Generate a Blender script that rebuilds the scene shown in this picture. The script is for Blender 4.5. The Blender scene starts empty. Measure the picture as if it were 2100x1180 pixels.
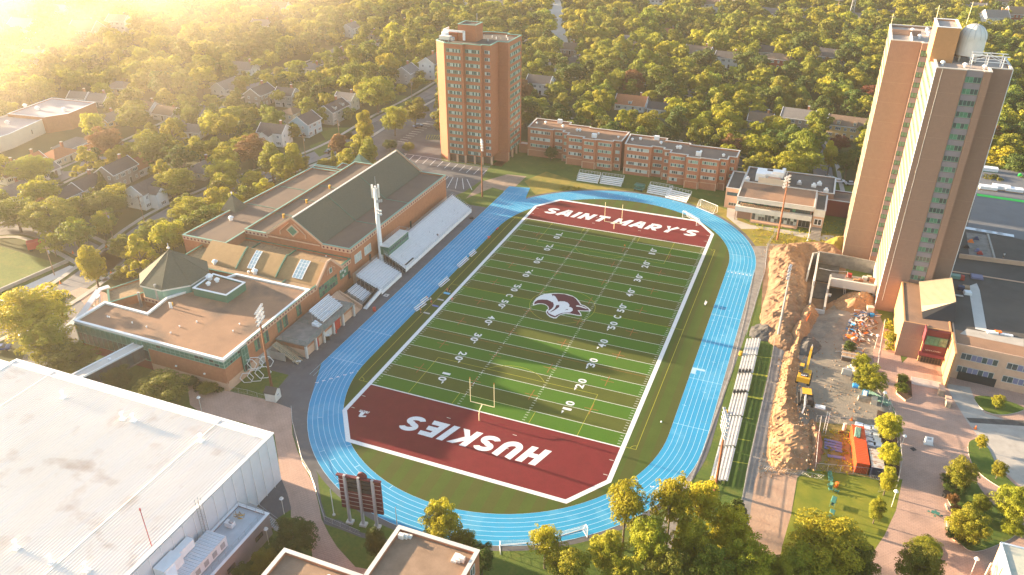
import bpy, bmesh, math, random, re
import numpy as np
from mathutils import Vector, Matrix
from math import radians, sin, cos, pi, sqrt, atan2, hypot
R_ = random.Random(7)
sc = bpy.context.scene
# ---------------- camera, world, sun, exposure ----------------
CAM = (86.178, -127.826, 109.956); HEAD = -21.769; PITCH = 29.203; ROLL = 0.066; FPX = 1636.48
cd = bpy.data.cameras.new('camera'); cam = bpy.data.objects.new('camera', cd); sc.collection.objects.link(cam)
cd.sensor_width = 36; cd.lens = 36*FPX/2100; cd.clip_start = 1; cd.clip_end = 9000
cam.location = CAM; cam.rotation_euler = (radians(90-PITCH), 0, radians(-HEAD)); sc.camera = cam
SUN_EL = 8.9; SUN_AZ = (-1.0, 0.05)            # horizontal direction towards the sun
w = bpy.data.worlds.new('World'); sc.world = w; w.use_nodes = True
nt = w.node_tree; bg = nt.nodes['Background']; sky = nt.nodes.new('ShaderNodeTexSky')
sky.sky_type = 'NISHITA'; sky.sun_disc = False; sky.sun_elevation = radians(SUN_EL)
sky.sun_rotation = atan2(SUN_AZ[0], SUN_AZ[1]); sky.altitude = 50; sky.air_density = 1.0; sky.dust_density = 1.0; sky.ozone_density = 1.0
nt.links.new(sky.outputs[0], bg.inputs[0]); bg.inputs[1].default_value = 0.08
sl = bpy.data.lights.new('sun', 'SUN'); sl.energy = 5.0; sl.angle = radians(0.6); sl.color = (1.0, 0.76, 0.50)
so = bpy.data.objects.new('sun', sl); sc.collection.objects.link(so); so.location = (-200, 20, 200)
_d = Vector((-SUN_AZ[0], -SUN_AZ[1], 0)).normalized()*cos(radians(SUN_EL)) + Vector((0, 0, -sin(radians(SUN_EL))))
so.rotation_euler = _d.to_track_quat('-Z', 'Y').to_euler()
vs = sc.view_settings; vs.view_transform = 'Standard'; vs.look = 'None'; vs.exposure = 2.9; vs.gamma = 1.0; vs.use_curve_mapping = False
sc.cycles.use_denoising = True; sc.cycles.max_bounces = 5; sc.cycles.diffuse_bounces = 3; sc.cycles.glossy_bounces = 2
sc.cycles.transmission_bounces = 4; sc.cycles.volume_bounces = 1; sc.cycles.transparent_max_bounces = 8
sc.cycles.volume_step_rate = 1.0; sc.cycles.volume_max_steps = 96; sc.cycles.sample_clamp_indirect = 6

# ---------------- survey: a point of the photograph put on the plane z ----------------
_h, _p, _r = radians(HEAD), radians(PITCH), radians(ROLL)
_f = Vector((sin(_h)*cos(_p), cos(_h)*cos(_p), -sin(_p))); _rt = Vector((cos(_h), -sin(_h), 0)); _up = _rt.cross(_f)
def ray(px, py): return _f + _rt*((px-1050)/FPX) - _up*((py-590)/FPX)
def G(px, py, z=0.0):
    d = ray(px, py); t = (z-CAM[2])/d.z
    return (CAM[0]+d.x*t, CAM[1]+d.y*t)
def PX(x, y, z=0.0):
    v = Vector((x-CAM[0], y-CAM[1], z-CAM[2])); zz = v.dot(_f)
    return (1050+FPX*v.dot(_rt)/zz, 590-FPX*v.dot(_up)/zz, zz)
def ZR(ox, oy, k):                                # reader for points noted on an enlarged crop
    return lambda a, b, z=0.0: G(ox+a/k, oy+b/k, z)

# ---------------- materials ----------------
MT = {}
def mat(name, col, rough=.8, var=.18, scale=.5, col2=None, bump=0, bscale=8, metal=0, spec=.3, objrand=0, trans=0, stretch=None, alpha=1, detail=4):
    if name in MT: return MT[name]
    m = bpy.data.materials.new(name); m.use_nodes = True; n = m.node_tree; N = n.nodes; L = n.links
    b = N['Principled BSDF']; b.inputs['Roughness'].default_value = rough; b.inputs['Metallic'].default_value = metal
    b.inputs['Specular IOR Level'].default_value = spec
    c = (*col, 1)
    if col2 is None: ca = tuple(x*(1-var) for x in col); cb = tuple(min(1, x*(1+var)) for x in col)
    else: ca, cb = col, col2
    g = N.new('ShaderNodeNewGeometry'); src = g.outputs['Position']
    mp = N.new('ShaderNodeMapping'); L.new(src, mp.inputs[0])
    if stretch: mp.inputs['Scale'].default_value = stretch
    ns = N.new('ShaderNodeTexNoise'); ns.inputs['Scale'].default_value = scale; ns.inputs['Detail'].default_value = detail; ns.inputs['Roughness'].default_value = .6
    L.new(mp.outputs[0], ns.inputs['Vector'])
    mr = N.new('ShaderNodeMapRange'); mr.inputs['From Min'].default_value = .3; mr.inputs['From Max'].default_value = .7
    L.new(ns.outputs[0], mr.inputs[0])
    mx = N.new('ShaderNodeMix'); mx.data_type = 'RGBA'; mx.inputs[6].default_value = (*ca, 1); mx.inputs[7].default_value = (*cb, 1)
    L.new(mr.outputs[0], mx.inputs[0]); out = mx.outputs[2]
    if objrand:
        oi = N.new('ShaderNodeObjectInfo'); hs = N.new('ShaderNodeHueSaturation')
        m1 = N.new('ShaderNodeMapRange'); m1.inputs['To Min'].default_value = 1-objrand; m1.inputs['To Max'].default_value = 1+objrand
        L.new(oi.outputs['Random'], m1.inputs[0]); L.new(m1.outputs[0], hs.inputs['Value'])
        m2 = N.new('ShaderNodeMath'); m2.operation = 'MULTIPLY'; m2.inputs[1].default_value = 7.31; L.new(oi.outputs['Random'], m2.inputs[0])
        m3 = N.new('ShaderNodeMath'); m3.operation = 'FRACT'; L.new(m2.outputs[0], m3.inputs[0])
        m4 = N.new('ShaderNodeMapRange'); m4.inputs['To Min'].default_value = .5-objrand*.07; m4.inputs['To Max'].default_value = .5+objrand*.07
        L.new(m3.outputs[0], m4.inputs[0]); L.new(m4.outputs[0], hs.inputs['Hue'])
        L.new(out, hs.inputs['Color']); out = hs.outputs[0]
    L.new(out, b.inputs['Base Color'])
    if bump:
        n2 = N.new('ShaderNodeTexNoise'); n2.inputs['Scale'].default_value = bscale; n2.inputs['Detail'].default_value = 3; L.new(mp.outputs[0], n2.inputs['Vector'])
        bp = N.new('ShaderNodeBump'); bp.inputs['Strength'].default_value = bump; bp.inputs['Distance'].default_value = .1
        L.new(n2.outputs[0], bp.inputs['Height']); L.new(bp.outputs[0], b.inputs['Normal'])
    if trans:
        t = N.new('ShaderNodeBsdfTranslucent'); ms = N.new('ShaderNodeMixShader'); ms.inputs[0].default_value = trans
        L.new(out, t.inputs[0]); L.new(b.outputs[0], ms.inputs[1]); L.new(t.outputs[0], ms.inputs[2]); L.new(ms.outputs[0], N['Material Output'].inputs[0])
    if alpha < 1: b.inputs['Alpha'].default_value = alpha
    MT[name] = m; m['out'] = 0
    return m
def nodes_of(m):
    N = m.node_tree.nodes; return N, m.node_tree.links, N['Principled BSDF']
def overlay(m, col, fac_builder, amount=1):
    """mix a second colour over the base colour where fac_builder(N, L, pos) says"""
    N, L, b = nodes_of(m); old = b.inputs['Base Color'].links[0].from_socket
    g = N.new('ShaderNodeNewGeometry'); f = fac_builder(N, L, g.outputs['Position'])
    mu = N.new('ShaderNodeMath'); mu.operation = 'MULTIPLY'; mu.inputs[1].default_value = amount; L.new(f, mu.inputs[0])
    mx = N.new('ShaderNodeMix'); mx.data_type = 'RGBA'; L.new(mu.outputs[0], mx.inputs[0]); L.new(old, mx.inputs[6]); mx.inputs[7].default_value = (*col, 1)
    L.new(mx.outputs[2], b.inputs['Base Color'])
def f_wave(axis, period, duty, phase=0):
    def f(N, L, pos):
        s = N.new('ShaderNodeSeparateXYZ'); L.new(pos, s.inputs[0])
        a = N.new('ShaderNodeMath'); a.operation = 'ADD'; a.inputs[1].default_value = 1000*period+phase; L.new(s.outputs['XYZ'.index(axis)], a.inputs[0])
        d = N.new('ShaderNodeMath'); d.operation = 'DIVIDE'; d.inputs[1].default_value = period; L.new(a.outputs[0], d.inputs[0])
        fr = N.new('ShaderNodeMath'); fr.operation = 'FRACT'; L.new(d.outputs[0], fr.inputs[0])
        lt = N.new('ShaderNodeMath'); lt.operation = 'LESS_THAN'; lt.inputs[1].default_value = duty; L.new(fr.outputs[0], lt.inputs[0])
        return lt.outputs[0]
    return f
def f_noise(scale, lo, hi, stretch=None, detail=5, off=(0, 0, 0)):
    def f(N, L, pos):
        mp = N.new('ShaderNodeMapping'); L.new(pos, mp.inputs[0]); mp.inputs['Location'].default_value = off
        if stretch: mp.inputs['Scale'].default_value = stretch
        n = N.new('ShaderNodeTexNoise'); n.inputs['Scale'].default_value = scale; n.inputs['Detail'].default_value = detail; L.new(mp.outputs[0], n.inputs['Vector'])
        r = N.new('ShaderNodeMapRange'); r.inputs['From Min'].default_value = lo; r.inputs['From Max'].default_value = hi; L.new(n.outputs[0], r.inputs[0])
        return r.outputs[0]
    return f

grass = mat('grass', (.055, .10, .012), .95, col2=(.10, .135, .02), scale=.12, bump=.25, bscale=3)
overlay(grass, (.17, .14, .03), f_noise(.35, .52, .75), .55); overlay(grass, (.035, .07, .01), f_noise(1.7, .45, .7), .5)
dry_grass = mat('dry_grass', (.17, .15, .02), .95, col2=(.26, .19, .035), scale=.25, bump=.3, bscale=4); overlay(dry_grass, (.09, .12, .02), f_noise(.3, .5, .7), .7)
forest = mat('forest_floor', (.030, .045, .012), .95, col2=(.06, .07, .02), scale=.05); overlay(forest, (.09, .075, .04), f_noise(.02, .55, .7), .5)
asphalt = mat('asphalt', (.095, .095, .10), .9, .14, scale=.25); overlay(asphalt, (.15, .145, .14), f_noise(.9, .55, .75), .5); overlay(asphalt, (.05, .05, .052), f_noise(.13, .6, .68), .5)
road = mat('road_asphalt', (.17, .17, .175), .9, .12, scale=.2); overlay(road, (.10, .10, .10), f_noise(.35, .58, .66, (1, .15, 1)), .5)
paver = mat('paver', (.40, .26, .20), .85, .12, scale=.3)
def brickpat(sx, sy, mort):
    def f(N, L, pos):
        b = N.new('ShaderNodeTexBrick'); L.new(pos, b.inputs['Vector']); b.inputs['Scale'].default_value = 1; b.inputs['Brick Width'].default_value = sx; b.inputs['Row Height'].default_value = sy
        b.inputs['Mortar Size'].default_value = mort; b.inputs['Mortar Smooth'].default_value = .3; return b.outputs['Fac']
    return f
overlay(paver, (.14, .10, .085), brickpat(.8, .4, .035), .5); overlay(paver, (.48, .32, .24), f_noise(2.2, .5, .7), .45); overlay(paver, (.17, .12, .10), f_noise(.16, .57, .7), .4)
concrete = mat('concrete', (.36, .33, .29), .85, .12, scale=.4, bump=.1); overlay(concrete, (.22, .20, .18), f_noise(.5, .55, .75), .5)
conc_dark = mat('weathered_concrete', (.21, .19, .17), .9, .22, scale=.6, bump=.15); overlay(conc_dark, (.10, .09, .085), f_noise(.35, .52, .7), .5)
conc_light = mat('pale_concrete', (.50, .47, .43), .85, .08, scale=.3)
curb = mat('kerb_stone', (.45, .42, .39), .85, .1)
dirt = mat('dirt', (.29, .15, .07), .95, col2=(.38, .22, .11), scale=.35, bump=.6, bscale=1.2); overlay(dirt, (.16, .10, .06), f_noise(.22, .5, .68), .6); overlay(dirt, (.45, .35, .24), f_noise(3.0, .58, .7), .6)
gravel = mat('gravel', (.19, .165, .13), .95, col2=(.28, .235, .18), scale=.2, bump=.6, bscale=2.5); overlay(gravel, (.10, .09, .08), f_noise(.16, .5, .66), .55); overlay(gravel, (.36, .30, .22), f_noise(2.5, .58, .72), .5)
wet_gravel = mat('dark_gravel', (.085, .08, .075), .9, .3, scale=.6, bump=.6, bscale=3)
mud = mat('excavated_rock', (.17, .095, .055), .95, col2=(.28, .175, .10), scale=.4, bump=.8, bscale=1.5)
blue = mat('track_blue', (.008, .235, .42), .75, .08, scale=.06, spec=.4, detail=6); overlay(blue, (.07, .31, .48), f_noise(.11, .56, .6, off=(31, 7, 0)), .5); overlay(blue, (.012, .17, .35), f_noise(2.5, .5, .8, (.4, 1, 1)), .5); overlay(blue, (.05, .24, .36), f_noise(.5, .52, .72), .45)
apron = mat('infield_turf', (.050, .078, .013), .95, .10, scale=.2, spec=.15); overlay(apron, (.062, .058, .016), f_wave('X', 4.4, .5), .5); overlay(apron, (.035, .045, .010), f_noise(2.8, .5, .8), .4)
turf = mat('field_turf', (.068, .084, .013), .95, .09, scale=.25, spec=.15); overlay(turf, (.045, .132, .009), f_wave('Y', 9.144, .5, 0), .85); overlay(turf, (.028, .05, .010), f_noise(3.2, .45, .8), .35); overlay(turf, (.075, .075, .02), f_noise(.09, .5, .75), .25)
maroon_turf = mat('maroon_turf', (.135, .014, .018), .95, .10, scale=.35, spec=.15); overlay(maroon_turf, (.09, .010, .014), f_noise(3, .45, .8), .4)
paint_w = mat('white_paint', (.62, .62, .62), .8, .1, scale=3); overlay(paint_w, (.42, .43, .42), f_noise(4, .48, .75), .45)
paint_line = mat('line_paint', (.55, .57, .52), .8, .1, scale=2)
paint_y = mat('yellow_paint', (.34, .33, .03), .8, .12, scale=2); paint_o = mat('orange_paint', (.26, .09, .025), .8, .25, scale=1.5)
paint_m = mat('maroon_paint', (.075, .010, .020), .9, .1, scale=2)
lane_w = mat('lane_paint', (.42, .62, .72), .7, .1, scale=2)
brick = mat('brick', (.36, .145, .075), .85, .10, scale=1.2, bump=.1, bscale=6); overlay(brick, (.25, .10, .06), f_noise(.12, .5, .75, (1, 1, .25)), .35)
brick_t = mat('tower_brick', (.33, .125, .065), .85, .08, scale=1.5); overlay(brick_t, (.24, .09, .05), f_wave('Z', 2.56, .035, 1.5), .6); overlay(brick_t, (.30, .12, .065), f_noise(.1, .5, .75, (1, 1, .2)), .4)
brick_d = mat('dorm_brick', (.37, .15, .085), .85, .09, scale=1.4); overlay(brick_d, (.25, .10, .06), f_noise(.15, .5, .75), .4)
brick_b = mat('brown_brick', (.285, .18, .135), .85, .06, scale=1.2); overlay(brick_b, (.40, .27, .19), f_wave('Z', 5.4, .012, .4), .7); overlay(brick_b, (.21, .115, .075), brickpat(.4, .2, .03), .25)
brick_o = mat('ochre_brick', (.42, .22, .10), .85, .06, scale=1.2)
tan = mat('tan_precast', (.52, .33, .23), .85, .08, scale=.8)
band_m = mat('grey_spandrel', (.20, .18, .20), .7, .08, scale=.6)
cream = mat('cream_panel', (.54, .46, .36), .8, .06, scale=.5)
roof_g = mat('gravel_roof', (.20, .115, .072), .95, col2=(.27, .155, .095), scale=.16, bump=.3, bscale=6); overlay(roof_g, (.085, .068, .058), f_noise(.085, .53, .68), .85); overlay(roof_g, (.27, .19, .14), f_noise(3.5, .5, .75), .35)
roof_gr = mat('loose_gravel_roof', (.24, .165, .095), .95, col2=(.34, .23, .13), scale=.9, bump=.5, bscale=4); overlay(roof_gr, (.15, .10, .065), f_noise(1.4, .5, .65), .5)
hall_roof = mat('hall_roof', (.115, .085, .068), .95, .12, scale=.2, bump=.2); overlay(hall_roof, (.17, .115, .08), f_noise(.08, .5, .7, (1, .4, 1)), .7)
roof_d = mat('dark_roof', (.075, .068, .062), .9, .14, scale=.25, bump=.15); overlay(roof_d, (.12, .105, .09), f_noise(.07, .5, .7), .5)
roof_o = mat('ochre_metal_roof', (.27, .17, .075), .75, .10, scale=.6); overlay(roof_o, (.20, .13, .06), f_noise(1.5, .5, .7, (1, 3, 1)), .4)
shingle = mat('green_shingle', (.075, .082, .062), .9, .14, scale=2.5); overlay(shingle, (.075, .085, .07), f_noise(4, .5, .7), .5)
green = mat('green_metal', (.035, .14, .095), .5, .08, scale=.5, spec=.5); green_l = mat('pale_green_metal', (.16, .30, .24), .55, .08, scale=.5)
white = mat('white_metal', (.72, .72, .72), .55, .05, scale=1); offw = mat('off_white', (.60, .57, .52), .7, .08, scale=.6)
arena_r = mat('arena_roof', (.76, .69, .61), .6, .04, scale=.1); overlay(arena_r, (.70, .67, .65), f_noise(.9, .45, .75, (1, .12, 1)), .5)
overlay(arena_r, (.42, .27, .17), f_noise(.10, .645, .75, (.8, 1.6, 1), 9, (5, 3, 0)), .6); overlay(arena_r, (.56, .42, .32), f_noise(.23, .58, .74, None, 8, (9, 1, 0)), .55)
arena_w = mat('arena_wall', (.55, .57, .60), .6, .04, scale=.4)
alum = mat('aluminium', (.74, .74, .75), .45, .05, scale=1, metal=.12, spec=.5); steel = mat('steel', (.40, .40, .41), .45, .1, scale=2, metal=.6)
rust = mat('rust_pole', (.20, .075, .035), .8, .25, scale=1.5); dark = mat('dark_metal', (.03, .03, .032), .6, .1); black = mat('black', (.012, .012, .013), .6, .1)
glass = mat('window_glass', (.05, .075, .08), .12, .3, scale=.8, spec=.8); glass_g = mat('green_glass', (.07, .20, .13), .15, .35, scale=.9, spec=.8)
glass_l = mat('curtained_glass', (.40, .46, .44), .3, .25, scale=1.1, spec=.6); skyl = mat('skylight_glass', (.38, .50, .52), .2, .12, scale=1.3, spec=.8)
orange = mat('container_orange', (.62, .075, .012), .55, .07, scale=.6, spec=.5); navy = mat('container_navy', (.02, .035, .09), .6, .1); grey = mat('grey_paint', (.35, .35, .36), .7, .1)
yellow = mat('machine_yellow', (.62, .33, .02), .5, .08, spec=.5); red = mat('red_paint', (.38, .03, .025), .6, .1); hiviz = mat('orange_plastic', (.75, .16, .02), .6, .1)
bluep = mat('blue_plastic', (.02, .22, .50), .5, .1); tealm = mat('teal_metal', (.05, .17, .13), .6, .1); purple_s = mat('slate_sheet', (.17, .17, .27), .7, .08)
wood = mat('timber', (.34, .22, .13), .85, .2, scale=3, stretch=(.3, 3, 3)); pale_wood = mat('pale_timber', (.50, .38, .25), .85, .15, scale=2); bark = mat('bark', (.11, .085, .06), .95, .25, scale=4, bump=.4)
maroon = mat('maroon_panel', (.10, .010, .018), .6, .08, spec=.5); maroon_w = mat('maroon_wall', (.15, .025, .035), .7, .06)
stone = mat('stone', (.38, .29, .21), .9, .25, scale=1.3, bump=.4, bscale=4); mulch = mat('mulch', (.07, .04, .025), .95, .2, scale=2)
skin = mat('skin', (.45, .25, .17), .6, .05); cloth_k = mat('dark_cloth', (.03, .03, .035), .9, .1); cloth_o = mat('orange_cloth', (.55, .12, .04), .9, .1); cloth_w = mat('white_cloth', (.6, .6, .6), .9, .1)
turf_lime = mat('fresh_membrane_green', (.02, .55, .06), .6, .08); roof_blue = mat('grey_membrane', (.12, .125, .135), .7, .08, scale=.3); poly_w = mat('plastic_wrap', (.66, .68, .72), .4, .1, scale=1.5)
gold = mat('goal_paint', (.80, .68, .40), .5, .04)
def leafmat(name, c1, c2, r=.3, t=.38):
    m = mat(name, c1, .7, col2=c2, scale=.35, objrand=r, trans=t, spec=.25); return m
lf_mid = leafmat('leaf_mid', (.105, .135, .012), (.22, .22, .020)); lf_yel = leafmat('leaf_yellow', (.25, .24, .012), (.40, .345, .02), .18); lf_dark = leafmat('leaf_dark', (.040, .075, .012), (.09, .12, .018), .2)
lf_lime = leafmat('leaf_lime', (.18, .205, .012), (.34, .31, .02), .18); lf_cop = leafmat('leaf_copper', (.13, .06, .025), (.22, .11, .035), .15); lf_red = leafmat('leaf_red', (.09, .02, .015), (.14, .04, .02), .1)
lf_far = leafmat('leaf_far', (.085, .125, .016), (.26, .25, .026), .4)

# ---------------- mesh helpers ----------------
col = sc.collection
class MB:
    def __init__(s): s.v = []; s.f = []; s.m = []; s.mats = []
    def mi(s, m):
        if m not in s.mats: s.mats.append(m)
        return s.mats.index(m)
    def face(s, pts, m):
        n = len(s.v); s.v += [tuple(p) for p in pts]; s.f.append(tuple(range(n, n+len(pts)))); s.m.append(s.mi(m)); return s
    def hexa(s, b, t, m, mt=None):
        """b, t: bottom and top rings (same length, ccw)"""
        n = len(s.v); k = len(b); s.v += [tuple(p) for p in b]+[tuple(p) for p in t]
        i = s.mi(m); it = s.mi(mt or m)
        for j in range(k): s.f.append((n+j, n+(j+1) % k, n+k+(j+1) % k, n+k+j)); s.m.append(i)
        s.f.append(tuple(n+k+j for j in range(k))); s.m.append(it)
        s.f.append(tuple(n+k-1-j for j in range(k))); s.m.append(i)
        return s
    def prism(s, poly, z0, z1, m, mt=None):
        poly = ccw(poly); return s.hexa([(x, y, z0) for x, y in poly], [(x, y, z1) for x, y in poly], m, mt)
    def box(s, x0, y0, z0, x1, y1, z1, m, mt=None):
        return s.prism([(x0, y0), (x1, y0), (x1, y1), (x0, y1)], min(z0, z1), max(z0, z1), m, mt)
    def obox(s, c, u, lx, ly, z0, z1, m, mt=None):
        """box centred at c=(x, y), along unit angle u (radians)"""
        ux, uy = cos(u), sin(u); P = [(c[0]+ux*a-uy*b, c[1]+uy*a+ux*b) for a, b in ((-lx/2, -ly/2), (lx/2, -ly/2), (lx/2, ly/2), (-lx/2, ly/2))]
        return s.prism(P, z0, z1, m, mt)
    def bar(s, p, q, wd, ht, m, up=(0, 0, 1)):
        p = Vector(p); q = Vector(q); d = (q-p).normalized(); u = Vector(up)
        if abs(d.dot(u)) > .95: u = Vector((1, 0, 0))
        a = d.cross(u).normalized()*wd/2; b = a.cross(d).normalized()*ht/2
        return s.hexa([p-a-b, p+a-b, p+a+b, p-a+b], [q-a-b, q+a-b, q+a+b, q-a+b], m)
    def tube(s, p, q, r, m, n=6, r2=None):
        p = Vector(p); q = Vector(q); d = (q-p).normalized(); u = Vector((0, 0, 1)) if abs(d.z) < .9 else Vector((1, 0, 0))
        a = d.cross(u).normalized(); b = d.cross(a); r2 = r if r2 is None else r2
        A = [p+a*r*cos(2*pi*i/n)-b*r*sin(2*pi*i/n) for i in range(n)]; B = [q+a*r2*cos(2*pi*i/n)-b*r2*sin(2*pi*i/n) for i in range(n)]
        return s.hexa(A, B, m)
    def cyl(s, x, y, z0, z1, r, m, n=12, r2=None): return s.tube((x, y, z0), (x, y, z1), r, m, n, r2)
    def dome(s, x, y, z, r, m, n=16, k=6, sq=1):
        for j in range(k):
            a0 = pi/2*j/k; a1 = pi/2*(j+1)/k
            for i in range(n):
                t0 = 2*pi*i/n; t1 = 2*pi*(i+1)/n
                P = [(x+r*cos(a)*cos(t), y+r*cos(a)*sin(t), z+r*sq*sin(a)) for a, t in ((a0, t0), (a0, t1), (a1, t1), (a1, t0))]
                s.face(P if j < k-1 else P[:3], m)
        return s
    def wall(s, a, b, z0, z1, m, th=.3):
        return s.bar((a[0], a[1], (z0+z1)/2), (b[0], b[1], (z0+z1)/2), th, z1-z0, m)
    def mesh(s, name):
        me = bpy.data.meshes.new(name); me.from_pydata(s.v, [], s.f)
        for m in s.mats: me.materials.append(m)
        me.polygons.foreach_set('material_index', s.m); me.update(); return me
    def obj(s, name, parent=None, loc=None, **k):
        return link(s.mesh(name), name, parent, loc, **k)
def link(me, name, parent=None, loc=None, rz=0, sc_=None, label=None, cat=None, group=None, kind=None):
    o = bpy.data.objects.new(name, me); col.objects.link(o)
    if parent is not None: o.parent = parent
    if loc is not None: o.location = (*loc, 0) if len(loc) == 2 else loc
    if rz: o.rotation_euler = (0, 0, rz)
    if sc_ is not None: o.scale = sc_ if hasattr(sc_, '__len__') else (sc_,)*3
    return tag(o, label, cat, group, kind)
def tag(o, label=None, cat=None, group=None, kind=None):
    if label: o['label'] = label
    if cat: o['category'] = cat
    if group: o['group'] = group
    if kind: o['kind'] = kind
    return o
def thing(name, label, cat, loc=(0, 0, 0), rz=0, group=None, sc_=None): return link(None, name, None, loc, rz, sc_, label, cat, group)
def struct(mb, name, parent=None): return mb.obj(name, parent, kind=None if parent else 'structure')
KIDS = {}
def dup(root, loc, rz=None, label=None, group=None, sc_=None):
    r = root.copy(); col.objects.link(r); r.location = (*loc, 0) if len(loc) == 2 else loc
    if rz is not None: r.rotation_euler = (0, 0, rz)
    if label: r['label'] = label
    if group: r['group'] = group
    if sc_ is not None: r.scale = sc_ if hasattr(sc_, '__len__') else (sc_,)*3
    if root not in KIDS:
        KIDS[root] = [(c, list(c.children)) for c in root.children]
    for c, gs in KIDS[root]:
        n = c.copy(); col.objects.link(n); n.parent = r
        for g in gs:
            k = g.copy(); col.objects.link(k); k.parent = n
    return r
def area(p): return sum(p[i-1][0]*p[i][1]-p[i][0]*p[i-1][1] for i in range(len(p)))/2
def ccw(p):
    p = [tuple(q[:2]) for q in p]; return p if area(p) > 0 else p[::-1]
def inset(poly, d):
    p = ccw(poly); n = len(p); out = []
    for i in range(n):
        a, b, c = Vector(p[i-1]), Vector(p[i]), Vector(p[(i+1) % n])
        e1 = (b-a).normalized(); e2 = (c-b).normalized(); n1 = Vector((-e1.y, e1.x)); n2 = Vector((-e2.y, e2.x))
        k = 1+n1.dot(n2); v = (n1+n2)/max(k, .2); q = b+v*d; out.append((q.x, q.y))
    return out
def ringwall(mb, poly, z0, z1, th, m, mtop=None):
    """a wall ring with thickness th inside the outline"""
    p = ccw(poly); q = inset(p, th); n = len(p)
    for i in range(n):
        j = (i+1) % n
        mb.hexa([(*p[i], z0), (*p[j], z0), (*q[j], z0), (*q[i], z0)], [(*p[i], z1), (*p[j], z1), (*q[j], z1), (*q[i], z1)], m, mtop)
def block(parent, poly, z0, z1, wm, rm, cap=None, par=.45, th=.35, caph=.14, capw=.12, wname='wall', rname='roof', cname='coping'):
    poly = ccw(poly); mb = MB(); n = len(poly)
    q = inset(poly, th)
    for i in range(n):
        j = (i+1) % n
        mb.face([(*poly[i], z0), (*poly[j], z0), (*poly[j], z1), (*poly[i], z1)], wm)
        mb.face([(*q[j], z1-par-.01), (*q[i], z1-par-.01), (*q[i], z1), (*q[j], z1)], wm)
        mb.face([(*poly[i], z1), (*poly[j], z1), (*q[j], z1), (*q[i], z1)], wm)
    mb.obj(wname, parent)
    MB().prism(inset(poly, th+.004), z1-par-.2, z1-par, rm).obj(rname, parent)
    if cap:
        c = MB(); o = inset(poly, -capw); qi = inset(poly, th+.06)
        for i in range(n):
            j = (i+1) % n
            c.hexa([(*o[i], z1+.004), (*o[j], z1+.004), (*qi[j], z1+.004), (*qi[i], z1+.004)], [(*o[i], z1+caph), (*o[j], z1+caph), (*qi[j], z1+caph), (*qi[i], z1+caph)], cap)
        c.obj(cname, parent)
def sheet(name, poly, z, m, parent=None, kind='structure', **k):
    mb = MB(); p = ccw(poly); mb.face([(x, y, z) for x, y in p], m); me = mb.mesh(name)
    if len(p) > 4:
        bm = bmesh.new(); bm.from_mesh(me); bmesh.ops.triangulate(bm, faces=bm.faces[:]); bm.to_mesh(me); bm.free()
    return link(me, name, parent, kind=None if parent else kind, **k)
def strip(pts, wd, closed=False):
    """outline of a path of width wd along pts"""
    L, Rr = [], []; n = len(pts)
    for i in range(n):
        a = Vector(pts[max(0, i-1)]); b = Vector(pts[min(n-1, i+1)]); t = (b-a).normalized(); nn = Vector((-t.y, t.x))*wd/2; p = Vector(pts[i])
        L.append(tuple(p+nn)); Rr.append(tuple(p-nn))
    return L+Rr[::-1]
def ribbon(mb, pts, wd, z, m):
    n = len(pts); L, Rr = [], []
    for i in range(n):
        a = Vector(pts[max(0, i-1)]); b = Vector(pts[min(n-1, i+1)]); t = (b-a).normalized(); nn = Vector((-t.y, t.x))*wd/2; p = Vector(pts[i])
        L.append((*(p+nn), z)); Rr.append((*(p-nn), z))
    for i in range(n-1): mb.face([Rr[i], Rr[i+1], L[i+1], L[i]], m)
    return mb
def smooth(pts, k=6):
    out = []; n = len(pts)
    for i in range(n-1):
        p0, p1, p2, p3 = [Vector(pts[max(0, min(n-1, j))]) for j in (i-1, i, i+1, i+2)]
        for s in range(k):
            t = s/k; v = .5*((2*p1)+(p2-p0)*t+(2*p0-5*p1+4*p2-p3)*t*t+(3*p1-p0-3*p2+p3)*t**3); out.append(tuple(v))
    out.append(tuple(pts[-1])); return out
def smooth_c(pts, k=5):
    n = len(pts); ext = [pts[-1]]+list(pts)+[pts[0], pts[1]]; out = []
    for i in range(1, n+1):
        p0, p1, p2, p3 = [Vector(ext[j]) for j in (i-1, i, i+1, i+2)]
        for s in range(k):
            t = s/k; out.append(tuple(.5*((2*p1)+(p2-p0)*t+(2*p0-5*p1+4*p2-p3)*t*t+(3*p1-p0-3*p2+p3)*t**3)))
    return out
def text_mesh(body, size, bold=0.0, shear=0.0, name='text', depth=0.0, fit=None):
    cu = bpy.data.curves.new(name, 'FONT'); cu.body = body; cu.size = size; cu.offset = bold*size; cu.shear = shear; cu.extrude = depth; cu.align_x = 'CENTER'; cu.align_y = 'CENTER'; cu.resolution_u = 6
    o = bpy.data.objects.new(name, cu); col.objects.link(o); dg = bpy.context.evaluated_depsgraph_get(); me = bpy.data.meshes.new_from_object(o.evaluated_get(dg)); bpy.data.objects.remove(o)
    co = np.empty(len(me.vertices)*3); me.vertices.foreach_get('co', co); co = co.reshape(-1, 3)
    lo, hi = co.min(0), co.max(0); c = (lo+hi)/2; c[2] = 0; co -= c
    if fit: co[:, 0] *= fit[0]/(hi[0]-lo[0]); co[:, 1] *= fit[1]/(hi[1]-lo[1])
    me.vertices.foreach_set('co', co.ravel()); me.update(); return me
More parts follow.
